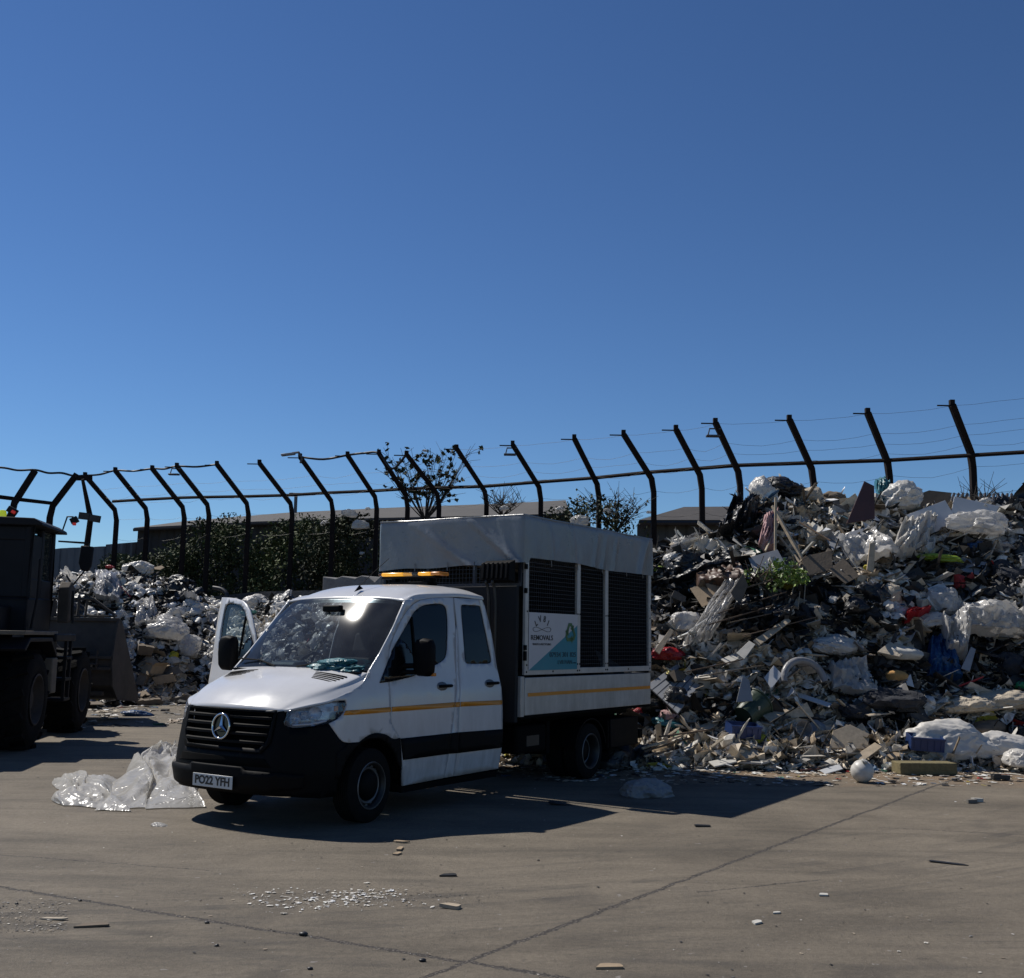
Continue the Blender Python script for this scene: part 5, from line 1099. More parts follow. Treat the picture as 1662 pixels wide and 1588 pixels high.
drape('red_cloth', [(1462, 1012), (1500, 1004), (1502, 1010), (1464, 1020)], Q['bagr'], 'red cloth strip across the white bag at mid height on the right heap', 'cloth', .05, seed=15, off=.34)
lump('foam_cushion', 1455, 1072, 76, Q['foam'], 'pale flat foam cushion at mid height left of the dark blue sheet', 'cushion', 36, (1.5, .8, .45), 4, sharp=.25)
slab('padded_board', [(1424, 1058), (1446, 1040), (1478, 1052), (1460, 1066)], Q['bago'], 'cream cloth covered panel lying on the foam cushion', 'panel', .03, lean=1.0)
lump('plastic_bag', 1352, 1062, 64, Q['bagw'], 'white bag with red print at mid height left of the foam cushion', 'plastic bag', 37, (1.2, .8, .6), 5)
drape('plastic_film', [(1340, 1085), (1400, 1085), (1420, 1140), (1345, 1130)], Q['bagc'], 'dark see-through film below the white bag with red print', 'plastic sheet', .12, seed=16, off=.2)
p = hit(1296, 1118)
mb = MB(); A = [(math.cos(t)*.33, 0, math.sin(t)*.33) for t in np.linspace(0, math.pi, 15)]
mb.tube(A, .055, 8); o = mb.build('arch_liner', Q['bagg'], None, smooth=50); o.location = p+Vector((0, -.35, .12)); o.rotation_euler = (-.3, 0, .2); tag(o, 'curved grey plastic arch half buried in the middle of the right heap', 'plastic arch')
def bin_(px, py, w_, m, label, rot, name='waste_basket'):
    p = hit(px, py); mb = MB(); mb.lathe([(w_*.62, 0), (w_*.8, w_*.75), (w_, w_*1.5), (w_*1.06, w_*1.5), (w_*1.04, w_*1.44), (w_*.97, w_*1.42), (w_*.6, .03), (0, .03)], 24); o = mb.build(name, m, None, smooth=50); o.location = p+Vector((0, -.25, .05)); o.rotation_euler = rot; return tag(o, label, 'basket')
bin_(1200, 1168, .26, Q['dgreen'], 'tipped dark green translucent basket at the foot of the right heap', (R(-35), R(55), 0))
bin_(1290, 1190, .12, Q['bagg'], 'small grey tub lying by the foot of the heap right of the green basket', (R(70), R(30), 0), 'plastic_tub')
def crate(px, py, w_, label, yaw):
    p = hit(px, py); mb = MB(); h = w_*.42; d = w_*.7; t = .012
    mb.bx(-w_/2, w_/2, -d/2, d/2, 0, t); mb.bx(-w_/2, w_/2, -d/2, -d/2+t, t, h); mb.bx(-w_/2, w_/2, d/2-t, d/2, t, h); mb.bx(-w_/2, -w_/2+t, -d/2+t, d/2-t, t, h); mb.bx(w_/2-t, w_/2, -d/2+t, d/2-t, t, h)
    for k in range(5): x = -w_/2+w_*(k+.5)/5; mb.bx(x-.006, x+.006, -d/2-.01, -d/2-.0005, .02, h)
    mb.bx(-w_/2-.012, w_/2+.012, -d/2-.014, -d/2-.0008, h-.03, h); o = mb.build('plastic_crate', Q['blue'], None, bevel=.004, smooth=0); o.location = p+Vector((0, -.3, .03)); o.rotation_euler = (R(8), R(3), yaw); tag(o, label, 'crate')
crate(1198, 1196, .44, 'dark blue plastic crate below the green basket', .15)
crate(1488, 1216, .46, 'blue plastic crate behind the big white sack', -.1)
slab('insulation_sheet', [(1331, 1163), (1366, 1150), (1432, 1172), (1398, 1186), (1338, 1176)], Q['brd'], 'pale blue-white ribbed sheet with a thick tan edge near the foot of the right heap', 'panel', .10, lean=2.6, dz=.3)
slab('plaster_board', [(1346, 1214), (1352, 1186), (1380, 1176), (1412, 1192), (1408, 1216)], Q['brdt'], 'dirty tan board standing below the ribbed pale sheet', 'board', .03, lean=.5, dz=.35)
slab('grey_sheet_board', [(1304, 1186), (1322, 1166), (1345, 1180), (1342, 1202), (1308, 1200)], Q['brdg'], 'small light grey panel left of the tan board', 'panel', .02, lean=.9, dz=.3)
slab('brown_carton', [(1246, 1228), (1278, 1208), (1302, 1206), (1298, 1216), (1262, 1236)], Q['card'], 'curved tan cardboard strip on the foot of the right heap', 'cardboard', .012, lean=3)
slab('white_slab', [(1194, 1226), (1232, 1222), (1262, 1232), (1236, 1238), (1200, 1236)], Q['foam'], 'flat cream slab left of the curved cardboard strip', 'slab', .03, lean=5)
lump('sponge_block', 1452, 1106, 38, Q['orange'], 'orange brown sponge block at the foot of the steep face', 'sponge', 38, (1, .7, .6), 3, sharp=.3)
slab('white_scrap', [(1470, 1102), (1478, 1094), (1484, 1116), (1472, 1112)], Q['brd'], 'small white angular scrap right of the orange brown sponge', 'board', .01, lean=.3, dz=.3)
lump('yellow_bag', 1405, 926, 14, Q['bagy'], 'small bright yellow bag under the tan post on the upper right heap', 'plastic bag', 39, (1, .6, .8))
slab('tan_post', [(1407, 925), (1412, 882), (1421, 880), (1418, 930)], Q['wood'], 'short tan board standing between clear films on the upper right heap', 'board', .03, lean=.2, dz=.35)
lump('yellow_film', 1520, 917, 60, Q['bagl'], 'pale yellow green film at the left end of the long grey board', 'plastic film', 41, (1.4, .7, .4), 5)
lump('refuse_sack', 1545, 928, 44, Q['bagk'], 'glossy black sack under the long grey board', 'refuse sack', 42, (1.2, .8, .6), 5)
slab('white_shard', [(1494, 937), (1545, 936), (1548, 948), (1508, 951)], Q['foam'], 'flat cream shard below the yellow green film', 'board', .02, lean=2.4, dz=.3)
lump('green_scrap', 1657, 1118, 24, mat('green_plastic', (.02, .25, .10), .4), 'small bright green scrap at the right edge of the photo', 'scrap', 43)
lump('blue_scrap', 1582, 893, 24, Q['bagb'], 'small blue plastic scrap below the clear film bundle', 'scrap', 44)
lump('brown_boulder', 1598, 1192, 58, Q['cardd'], 'brown crumpled sacking lump behind the big white sack', 'sacking', 45, (1.3, .8, .6), 4, sharp=.4)
lump('cream_film', 1570, 1158, 90, Q['bago'], 'large cream crumpled film at the foot of the dark hollow', 'plastic film', 46, (1.5, .8, .45), 5)
lump('cream_film', 1625, 1150, 86, Q['bago'], 'large cream crumpled sheet beside the other one at the photo edge', 'plastic film', 47, (1.4, .8, .5), 5)
lump('dark_sacking', 1440, 1150, 90, Q['clod'], 'dark grey torn sacking above the tan board', 'sacking', 48, (1.4, .8, .6), 5)
lump('dark_sacking', 1385, 1165, 44, Q['clod'], 'small dark sacking lump behind the ribbed pale sheet', 'sacking', 49, (1.2, .8, .7), 4)
o = lump('bulk_sack', 1538, 1222, 128, Q['sack'], 'big white bulk sack lying on the ground at the right', 'sack', 51, (1.55, .75, .80), 5, sharp=.6, Y=16.1, up=.0); o.location.z = .34
o = lump('bulk_sack', 1622, 1224, 110, Q['sack'], 'second white bulk sack at the right edge with a tied waist', 'sack', 52, (1.5, .75, .66), 5, sharp=.6, Y=16.2, up=.0); o.location.z = .28
p = gnd(1644, 1238); mb = MB()
A = [Vector((-.25+.5*k/24, .05*math.sin(k*.3), 0)) for k in range(25)]; mb.tube(A, [.10+.012*(k % 2) for k in range(25)], 16); o = mb.build('duct_hose', Q['brd'], None, smooth=20); o.location = (p.x-.05, p.y+.35, .30); o.rotation_euler = (0, R(-35), .3); tag(o, 'white ribbed flexible duct by the right edge', 'duct')
o = lump('plastic_bag', 1650, 1230, 44, Q['bagw'], 'white bag below the ribbed duct at the right edge', 'plastic bag', 53, Y=15.6, up=0); o.location.z = .18
for k, (q, m_, t_, ln, lab) in enumerate([([(1215, 905), (1262, 892), (1280, 925), (1225, 930)], 'brdg', .02, .7, 'dull grey board behind the leaning timbers'),
        ([(1300, 905), (1350, 893), (1352, 925), (1310, 935)], 'cardd', .015, .6, 'brown board right of the leaning timbers'),
        ([(1345, 925), (1370, 905), (1395, 935), (1372, 948)], 'cardd', .012, .7, 'crumpled brown card left of the yellow bag'),
        ([(1120, 955), (1166, 942), (1182, 968), (1140, 985)], 'card', .015, .9, 'tan board under the broad black sheet'),
        ([(1186, 962), (1206, 930), (1214, 950), (1200, 985)], 'cardd', .012, .3, 'tall narrow brown card left of the leafy cuttings'),
        ([(1222, 1040), (1278, 1002), (1284, 1008), (1232, 1048)], 'wood', .02, .8, 'pale plank slanting up right in the middle of the right heap'),
        ([(1062, 1055), (1088, 1020), (1094, 1024), (1070, 1062)], 'wood', .02, .5, 'pale plank standing by the cage above the red bag'),
        ([(1195, 1060), (1216, 1040), (1226, 1046), (1208, 1070)], 'foam', .02, .8, 'cream board scrap in the middle left of the right heap'),
        ([(1170, 1070), (1205, 1054), (1215, 1060), (1182, 1078)], 'foam', .02, 1.4, 'long cream board scrap left of the other cream one'),
        ([(1195, 1140), (1205, 1098), (1216, 1104), (1222, 1138)], 'brdg', .015, .3, 'pale grey curved board standing above the green basket'),
        ([(1225, 1150), (1262, 1130), (1290, 1148), (1250, 1172)], 'brdt', .015, 1.4, 'flat tan board right of the green basket'),
        ([(1288, 1128), (1296, 1124), (1350, 1142), (1346, 1148)], 'brd', .015, 1.4, 'long thin grey white panel above the ribbed pale sheet'),
        ([(1240, 1100), (1256, 1080), (1270, 1095), (1252, 1118)], 'brd', .015, .6, 'white board scrap left of the plastic arch'),
        ([(1120, 1185), (1165, 1165), (1172, 1172), (1130, 1196)], 'bago', .01, 1.6, 'cream sheet at the lower left foot of the right heap'),
        ([(1440, 1225), (1475, 1212), (1478, 1220), (1448, 1232)], 'card', .012, 1.5, 'tan card between the tan board and the blue crate'),
        ([(1385, 1228), (1420, 1205), (1432, 1212), (1400, 1236)], 'wood', .02, 1.0, 'pale plank right of the tan board'),
        ([(1330, 1250), (1362, 1240), (1368, 1248), (1340, 1256)], 'brd', .012, 2.0, 'white board scrap left of the white ball'),
        ([(1150, 1236), (1190, 1228), (1196, 1236), (1160, 1244)], 'foam', .02, 2.0, 'cream flat scrap at the foot of the heap right of the tan block'),
        ([(1505, 955), (1530, 945), (1540, 958), (1515, 968)], 'brd', .012, .9, 'white scrap above the round clear bag'),
        ([(1560, 1085), (1576, 1050), (1584, 1054), (1574, 1090)], 'brdg', .012, .4, 'grey scrap right of the dark blue sheet')]):
    slab('board_scrap', q, Q[m_], lab, 'board', t_, lean=ln, dz=.42)
for k, (a, b, w_) in enumerate([((1150, 1000), (1255, 968), .03), ((1160, 1025), (1270, 990), .02), ((1140, 1045), (1250, 1012), .025), ((1180, 1040), (1290, 1015), .02), ((1200, 1062), (1320, 1030), .018), ((1110, 1120), (1200, 1100), .022), ((1130, 1128), (1230, 1110), .02)]):
    o = beam('long_batten', a, b, w_, Q['woodd' if k % 3 else 'cardd'], 'long dark batten sloping up right across the left middle of the right heap', 'timber', lift=.28); o['group'] = 'long dark battens in the left middle of the right heap'
# foot of the heap
p = gnd(1507, 1259); mb = MB(); mb.box((0, 0, .085), (.80, .30, .16)); o = mb.build('insulation_block', Q['khaki'], None, bevel=.015, smooth=0); o.location = p+Vector((0, .15, 0)); o.rotation_euler = (0, 0, R(4)); tag(o, 'khaki block of mineral wool lying in front of the white sacks', 'insulation block')
b = bmesh.new(); bmesh.ops.create_uvsphere(b, u_segments=40, v_segments=24, radius=.145); me = bpy.data.meshes.new('float_ball')
for v in b.verts:
    if abs(v.co.z-.03) < .012: v.co *= .965
    if abs(v.co.x*.7+v.co.z*.7-.06) < .010: v.co *= .975
b.to_mesh(me); b.free(); o = fin(me, 'float_ball', mat('white_ball', (.62, .60, .56), .45, 0, .12, 9), None, smooth=60); p = gnd(1402, 1271); o.location = p+Vector((0, .05, .14)); o.rotation_euler = (.4, .3, .2)
tag(o, 'round white plastic ball with a seam on the ground in front of the heap', 'ball')
mb = MB(); mb.lathe([(.04, 0), (.045, .02), (.03, .03), (0, .03)], 16, Matrix.Translation((-.05, -.03, .135))); mb.build('cap', Q['foam'], o)
def flat(name, px, py, L, W_, H_, m, label, cat_, yaw, z=0.):
    p = gnd(px, py); me = board_mesh(name, int(px), L, W_, H_, True, .0); me.materials.append(m); o = link(name, me); o.location = (p.x, p.y, H_/2+.003+z); o.rotation_euler = (random.uniform(-.015, .015), random.uniform(-.015, .015), yaw); return tag(o, label, cat_)
o = beam('red_brown_board', (1300, 1252), (1462, 1240), .05, Q['brdm'], 'long red brown board along the foot of the heap behind the white ball', 'board', Ya=15.2, Yb=15.9, lift=0)
mb = MB()
for k in range(9): mb.bx(-.45+k*.1, -.38+k*.1, -.05, .05, 0, .15)
mb.bx(-.46, .46, .05, .09, 0, .16); o = mb.build('ribbed_strip', Q['dark'], None, bevel=.006); p = gnd(1342, 1238); o.location = p; o.rotation_euler = (0, 0, .1); tag(o, 'dark ribbed plastic strip at the foot of the heap left of the red brown board', 'plastic strip')
mb = MB(); mb.bx(-.11, .11, -.05, .05, .02, .07); mb.bx(-.09, -.02, -.06, .06, 0, .03); mb.bx(.04, .09, -.06, .06, 0, .03); mb.bx(-.10, .0, -.04, .04, .07, .085); o = mb.build('black_bracket', Q['dark'], None, bevel=.006); o.location = gnd(1624, 1267); tag(o, 'small black block on bare ground below the right white sack', 'bracket')
lump('red_ball', 1121, 1228, 16, Q['bagr'], 'small dull red ball at the foot of the heap by the timber strips', 'ball', 61, (1, 1, 1), 3, sharp=.2)
lump('red_ball', 1034, 1162, 18, Q['bagr'], 'red round bag seen just behind the truck', 'plastic bag', 62, (1, 1, 1), 3, sharp=.2)
lump('pink_bag', 1083, 1170, 30, Q['bagp'], 'pale pink bag by the black sack behind the truck', 'plastic bag', 63)
lump('pink_bag', 1306, 1208, 14, Q['bagr'], 'small crimson scrap at the end of the curved cardboard strip', 'scrap', 64)
lump('teal_cloth', 1080, 1180, 44, Q['bagt'], 'dark green cloth on the foot of the heap behind the truck', 'cloth', 65, (1.3, .8, .4))
lump('yellow_bag', 1226, 1205, 34, Q['bagy'], 'yellow and white torn bag at the foot of the heap below the blue crate', 'plastic bag', 66, (1.2, .8, .5))
for k, (a, b) in enumerate([((1042, 1215), (1150, 1180)), ((1045, 1220), (1155, 1188)), ((1050, 1212), (1140, 1196)), ((1060, 1226), (1150, 1200)), ((1046, 1228), (1120, 1206)), ((1070, 1196), (1160, 1184))]):
    o = beam('timber_lath', a, b, random.uniform(.02, .035), Q['woodd' if k % 2 else 'wood'], 'lath in the loose stack on the ground behind the rear wheel', 'timber', Ya=15.2, Yb=16.2, lift=0); o['group'] = 'loose stack of laths behind the rear wheel'; o.location.z = max(o.location.z, .1)
o = lump('round_stump', 1077, 1228, 48, Q['card'], 'tan half round block at the end of the lath stack', 'block', 67, (1.3, .8, .8), 3, sharp=.2)
p = gnd(1034, 1238); mb = MB(); mb.box((0, 0, .09), (.42, .2, .17)); o = mb.build('stone_block', Q['rock'], None, bevel=.02); o.location = p; o.rotation_euler = (0, 0, .2); tag(o, 'brown squared block on the ground just behind the rear wheel', 'block')
# leafy cuttings in the heap
def leafcloud(name, m, blobs, n, size, parent=None, seed=0, flat_=.6):
    r_ = np.random.default_rng(seed); W_ = np.array([b[3] for b in blobs])**2; ids = r_.choice(len(blobs), n, p=W_/W_.sum()); V = []; F = []; Cc = []
    B = np.array([b[:3] for b in blobs]); Rr = np.array([b[3] for b in blobs])
    d = r_.standard_normal((n, 3)); d /= np.linalg.norm(d, axis=1)[:, None]; rad = Rr[ids]*(.45+.62*r_.random(n)**.6)
    P = B[ids]+d*rad[:, None]*np.array([1, 1, .85]); Rm = rotm(n)
    keep = np.array([mn.noise(Vector(p*1.9)) > -.25 for p in P])
    q = np.array([(-.5, 0, 0), (0, -.28, .06), (.5, 0, 0), (0, .28, .06)])
    tone = r_.choice([.55, .8, 1.0, 1.3, 1.6], len(blobs))[ids]*(.7+.6*r_.random(n))
    k = 0
    for i in np.nonzero(keep)[0]:
        s = size*(.6+.8*r_.random()); V.append((q*s) @ Rm[i].T+P[i]); F.append((k, k+1, k+2, k+3)); k += 4; Cc.append(np.repeat(tone[i], 4))
    V = np.concatenate(V); me = bpy.data.meshes.new(name); me.from_pydata(V.tolist(), [], F); Cc = np.concatenate(Cc)
    a = me.color_attributes.new('Col', 'FLOAT_COLOR', 'POINT'); a.data.foreach_set('color', np.stack([Cc, Cc, Cc*.9, np.ones(len(Cc))], 1).ravel().astype(np.float32)); me.materials.append(m); return link(name, me, parent)
Q['leafb'] = mat('bright_leaf', (.13, .20, .035), .5, 0, .3, 20, vcol=True)
p = hit(1250, 952); ct = empty('leafy_cuttings', p+Vector((0, -.3, .1))); tag(ct, 'pile of fresh green leafy cuttings in the upper middle of the right heap', 'plant cuttings')
leafcloud('foliage', Q['leafb'], [(-.3, 0, .0, .22), (0, -.1, .1, .25), (.25, 0, .15, .25), (.4, .05, .05, .18), (-.1, -.1, -.05, .2)], 900, .075, ct, 5)
mb = MB()
for k in range(14): mb.tube([(random.uniform(-.4, .4), random.uniform(-.1, .1), -.05), (random.uniform(-.5, .5), random.uniform(-.2, .0), random.uniform(.1, .4))], .006, 5)
mb.build('twigs', Q['woodd'], ct)

# left heap pieces
for k, (px, py, s, yaw, m_, lab) in enumerate([(276, 1104, .62, .3, 'card', 'closed brown cardboard box, largest of those at the foot of the left heap'), (270, 1121, .42, -.2, 'card', 'small tan cardboard box under the largest one'), (252, 1090, .60, .9, 'card', 'open cardboard box with raised flaps above the others'), (234, 1108, .45, 1.6, 'cardd', 'dark crushed carton at the left end of the boxes'), (300, 1135, .6, .1, 'cardd', 'flattened brown carton at the foot of the left heap nearest the van'), (248, 1138, .62, .5, 'cardd', 'flattened dark carton at the left foot of the cardboard boxes'), (238, 1058, .7, 2.0, 'cardd', 'dark carton in the heap above the open box')]):
    p = hit(px, py); me = withmat(BOXS[(1, 3, 0, 2, 3, 3, 1)[k]], Q[m_]); o = link('cardboard_box', me); o.location = p+Vector((0, -.25, -.05)); o.rotation_euler = (random.uniform(-.1, .3), random.uniform(-.3, .3), yaw); o.scale = (s*1.35,)*3; tag(o, lab, 'cardboard box')
for k, (q, m_, lab) in enumerate([([(222, 1080), (240, 1062), (262, 1078), (246, 1098)], 'card', 'tan cardboard sheet leaning at the left of the open box'), ([(262, 1088), (288, 1080), (296, 1092), (270, 1098)], 'cardd', 'dark cardboard sheet lying on the boxes below the yellow bag'), ([(290, 1118), (318, 1112), (322, 1122), (296, 1128)], 'card', 'tan cardboard sheet at the foot of the heap beside the van nose'), ([(212, 1126), (236, 1121), (244, 1128), (216, 1133)], 'card', 'tan cardboard sheet flat on the ground by the bucket')]):
    slab('cardboard_sheet', q, Q[m_], lab, 'cardboard', .012, lean=1.5)
lump('yellow_bag', 284, 1070, 14, Q['bagy'], 'bright yellow round bag beside the open cardboard box', 'plastic bag', 71, (.9, .8, 1.1))
lump('film_bundle', 272, 1034, 58, Q['bagc'], 'large glossy clear film bundle above the cardboard boxes', 'plastic bundle', 72, (1.1, .8, .8), 5)
lump('film_bundle', 305, 1060, 40, Q['bagc'], 'clear film bundle right of the yellow bag', 'plastic bundle', 73, (1, .8, .9), 5)
lump('red_scrap', 180, 923, 13, Q['bagr'], 'small red scrap on the crest of the left heap', 'scrap', 74, (1.2, .7, .5))
slab('tan_scrap', [(250, 921), (262, 918), (267, 921), (260, 925), (251, 924)], Q['card'], 'flat tan scrap on the crest of the left heap below the shrubs', 'cardboard', .02, Y=YC(255, -.2), lean=2)
drape('foil_sheet', [(160, 940), (200, 936), (198, 985), (158, 980)], Q['bagg'], 'shiny grey sheet hanging below the red scrap on the left heap', 'plastic sheet', .18, seed=21, off=.25)
lump('plastic_bag', 226, 931, 42, Q['bagw'], 'large white bag on the crest of the left heap right of the red scrap', 'plastic bag', 75, (1.2, .8, .7), 5)
drape('clear_sheet', [(225, 985), (252, 975), (262, 1015), (222, 1022)], Q['bagc'], 'flat grey clear sheet in the middle of the left heap', 'plastic sheet', .1, seed=22, off=.2)
lump('green_bag', 408, 1000, 26, mat('green_bag_plastic', (.03, .13, .10), .4), 'dark green bag right of the open cab door', 'plastic bag', 76, (1.3, .7, .5))
lump('film_bundle', 415, 986, 40, Q['bagw'], 'large white sack on the heap just left of the windscreen', 'plastic bundle', 77, (1.2, .8, .8), 5)
lump('blue_bag', 227, 1162, 42, Q['bagb'], 'dark blue sack lying on the ground in front of the loader bucket', 'sack', 78, (1.5, .6, .35), 4, up=.12)
mb = MB(); A = [at(346, 954, 31.5), at(360, 957, 31.4), at(368, 965, 31.3), at(373, 982, 31.2)]; c0 = A[0].copy(); mb.tube(cat([p-c0 for p in A], 5), .06, 10); o = mb.build('bent_pipe', Q['dark'], None, smooth=60); o.location = c0; tag(o, 'bent grey hose standing out of the left heap beside the open cab door', 'hose')

# ---------------------------------------------------------------- litter on the open yard
def gpiece(name, px, py, L, W_, H_, m, label, cat_, yaw=0.): return flat(name, px, py, L, W_, H_, m, label, cat_, yaw)
p = gnd(215, 1300)
def groundfilm(name, q, m, label, hmax, seed, n=46, amp=1.):
    P = [gnd(*a) for a in q]; c0 = sum(P, Vector())/4; vs = []; S = Vector((seed, seed*2, 0))
    for i in range(n+1):
        for j in range(n+1):
            u, v = i/n, j/n; k = Vector((u*5, v*4, 0))+S
            b = (P[0]*(1-u)+P[1]*u)*(1-v)+(P[3]*(1-u)+P[2]*u)*v; b = b+Vector((.16*mn.noise(k*.7), .16*mn.noise(k*.7+S), 0)); e = min(1, 5*min(u, 1-u, v, 1-v))
            h = hmax*e**.6*(.35+.55*mn.noise(k*.45)+amp*(.42*rn(Vector((k.x+k.y*.8, k.y*.35, 2))*1.1)+.22*rn(Vector((k.x*1.4-k.y, k.y*.5, 5))*1.9)+.09*rn(k*4)))
            vs.append(b-c0+Vector((0, 0, max(.012, h))))
    fs = [(i*(n+1)+j, (i+1)*(n+1)+j, (i+1)*(n+1)+j+1, i*(n+1)+j+1) for i in range(n) for j in range(n)]
    o = MB().add(vs, fs).build(name, m, None, smooth=50); o.location = c0; return tag(o, label, 'plastic sheet')
Q['filmw'] = plastic('milky_film', (.80, .78, .74), .24, .4, 8, .8, alpha=.84)
groundfilm('film_sheet', [(92, 1306), (200, 1318), (180, 1262), (88, 1268)], Q['filmw'], 'low left part of the crumpled clear film on the ground before the loader', .18, 3, amp=.7)
groundfilm('film_sheet', [(160, 1316), (335, 1312), (310, 1232), (225, 1244)], Q['filmw'], 'big crumpled milky plastic film heaped on the ground in front of the van nose', .27, 5, amp=.7)
groundfilm('film_sheet', [(215, 1246), (300, 1240), (296, 1212), (245, 1218)], Q['filmw'], 'smaller far piece of crumpled film behind the big one by the van nose', .22, 8, amp=.6)
lump('film_scrap', 265, 1337, 26, Q['bagc'], 'tiny scrap of clear film on bare ground left of the front tyre', 'plastic scrap', 81, (1.3, .8, .25), 3, Y=gnd(265, 1337).y, up=.05)
o = lump('torn_bag', 1048, 1290, 66, Q['bagg'], 'grey white torn bag lying in the shadow behind the truck', 'plastic bag', 82, (1.3, .9, .75), 5, Y=gnd(1048, 1290).y, up=.12)
o = lump('dark_rag', 912, 1304, 44, Q['clod'], 'dark rag lying flat in the shadow beside the truck', 'rag', 83, (1.5, .5, .2), 4, Y=gnd(912, 1304).y, up=.04)
lump('white_scrap', 150, 1190+22, 26, Q['bagg'], 'pale bag lying in the shadow of the loader', 'plastic bag', 84, (1.3, .8, .4), 4, Y=gnd(100, 1215).y, up=.08) if False else None
for a in [('card_strip', 651, 1368, .15, .05, .012, 'card', 'upper of three tan card strips lying before the truck shadow', 2.6), ('card_strip', 649, 1379, .15, .045, .012, 'card', 'middle of three tan card strips before the truck shadow', 1.5), ('card_strip', 645, 1387, .10, .05, .01, 'card', 'lowest of three tan card strips before the truck shadow', 1.2),
          ('wood_block', 731, 1474, .13, .065, .022, 'brdt', 'small wooden block on the ground right of the white chips', -.4), ('card_scrap', 988, 1571, .15, .06, .012, 'card', 'tan card scrap at the bottom of the photo', .1),
          ('slate_piece', 1540, 1402, .30, .07, .006, 'dark', 'dark greenish slate strip on the ground at the right', -.5), ('slate_piece', 727, 1422, .13, .06, .01, 'dark', 'small dark flat piece above the wooden block', .1), ('slate_piece', 1140, 1342, .15, .06, .014, 'dark', 'dark bent strip on the ground below the cage shadow', .1),
          ('crushed_card', 150, 1503, .2, .08, .01, 'cardd', 'dark crushed card on the ground at the lower left', .2), ('crushed_card', 88, 1493, .17, .03, .008, 'bago', 'pale torn strip on the ground at the lower left', -.15),
          ('pale_chip', 1333+3, 1454, .07, .05, .01, 'foam', 'pale round chip alone on the ground at the lower right', 0), ('pale_chip', 1228, 1499, .08, .05, .01, 'foam', 'pale chip on the lower right ground nearest the bottom edge', .6), ('pale_chip', 1260, 1483, .06, .03, .008, 'foam', 'pale chip just above the one nearest the bottom edge', .2),
          ('stone', 1497+80, 1304, .12, .06, .04, 'rock', 'grey stone on the ground right of the pale lump', .2), ('pale_lump', 1587, 1302, .14, .06, .04, 'foam', 'pale lump on the ground below the khaki block', .3),
          ('blue_tray', 640, 1212, .01, .01, .01, 'blue', 'x', 0)]:
    if a[8-1] == 'x': continue
    gpiece(a[0], a[1], a[2], a[3], a[4], a[5], Q[a[6]], a[7], a[0].split('_')[-1], a[8])
for k, (px, py, r_) in enumerate([(336, 1499, .011), (492, 1519, .018), (352, 1536, .010), (686, 1561, .014), (503, 1574, .011), (130, 1463, .009), (27, 1468, .009)]):
    me = bag_mesh('stone', 90+k, 2, .6, (1.3, .9, .7)); me.materials.append(Q['dark']); o = link('black_stone', me); p = gnd(px, py); o.location = p+Vector((0, 0, r_*.5)); o.scale = (r_*2,)*3; tag(o, 'small black stone on the concrete in the near lower left', 'stone', 'black stones on the near concrete')
# scattered chips and grit (uncountable)
def gscatter(name, fn_, n, s0, s1, wts, label, cat_, flat_=True):
    P = []; S = []; W2 = PW*wts; W2 /= W2.sum(); ci = rng.choice(len(PC), n, p=W2); K = []
    for i in range(n):
        X, Y = fn_(); s = s0+(s1-s0)*rng.random()**3; P.append((X, Y, .004+s*.06)); S.append(s); K.append(PC[ci[i]]*rng.uniform(.7, 1.2))
    scatter(name, np.array(P), np.array(S), np.clip(np.array(K), 0, .8), frag_m, label, cat_, flat=flat_)
c0 = gnd(540, 1462)
def chip():
    a = rng.standard_normal(2); dx = (rng.random()-.5); 
    return c0.x+.20*a[0]*1.4+.25*dx, c0.y+.14*a[1]+.1*math.sin(a[0]*2)
w8 = np.zeros(len(PC)); w8[6] = 3; w8[7] = 14; w8[5] = 1; w8[0] = .3; w8[2] = .6
gscatter('white_chips', chip, 420, .006, .042, w8, 'patch of broken white chips and dark crumbs on the near concrete', 'broken chips')
def chip2():
    return c0.x+.22+.42*rng.standard_normal(), c0.y+.12*rng.standard_normal()+.12
w9 = one*0; w9[1] = 3; w9[2] = 4; w9[5] = 2; w9[7] = 3
gscatter('dark_crumbs', chip2, 330, .005, .022, w9, 'thin spread of grey crumbs around the white chips', 'crumbs')
def wide():
    Y = 5.8+16*rng.random()**1.3; return Y*rng.uniform(-.55, .55), Y
wg = one.copy(); wg[8:] = .1; wg[7] = .4; wg[6] = .5
gscatter('ground_grit', wide, 1500, .004, .026, wg, 'fine grit and crumbs scattered over the concrete yard', 'grit')
def foot():
    b = bear(rng.uniform(650, 1750)); Y = float(np.interp(b, *Y0T))-.15-1.6*rng.random()**2; return b*Y, Y
gscatter('foot_litter', foot, 2600, .015, .14, wa, 'small litter strewn on the ground along the foot of the heaps', 'litter')
def foot2():
    b = bear(rng.uniform(-100, 520)); Y = float(np.interp(b, *Y0T))-6*rng.random()**1.7; return b*Y, Y
gscatter('foot_litter', foot2, 1100, .03, .30, wa, 'small litter strewn on the ground before the left heap', 'litter')
def joint():
    t = rng.random(); a, b = ((-3.48, 7.73), (-.21, 6.16)) if rng.random() < .4 else ((-.21, 6.16), (6.15, 15.0)); return a[0]+(b[0]-a[0])*t+.02*rng.standard_normal(), a[1]+(b[1]-a[1])*t+.02*rng.standard_normal()
gscatter('joint_grit', joint, 900, .003, .013, one*np.array([2, 3, 4, 2, 1, 2, .4, .1, 0, 0, 0, 0, 0]), 'pale grit packed in the joints of the concrete', 'grit')
def ul(): 
    p = gnd(rng.uniform(-30, 110), rng.uniform(1460, 1515)); return p.x, p.y
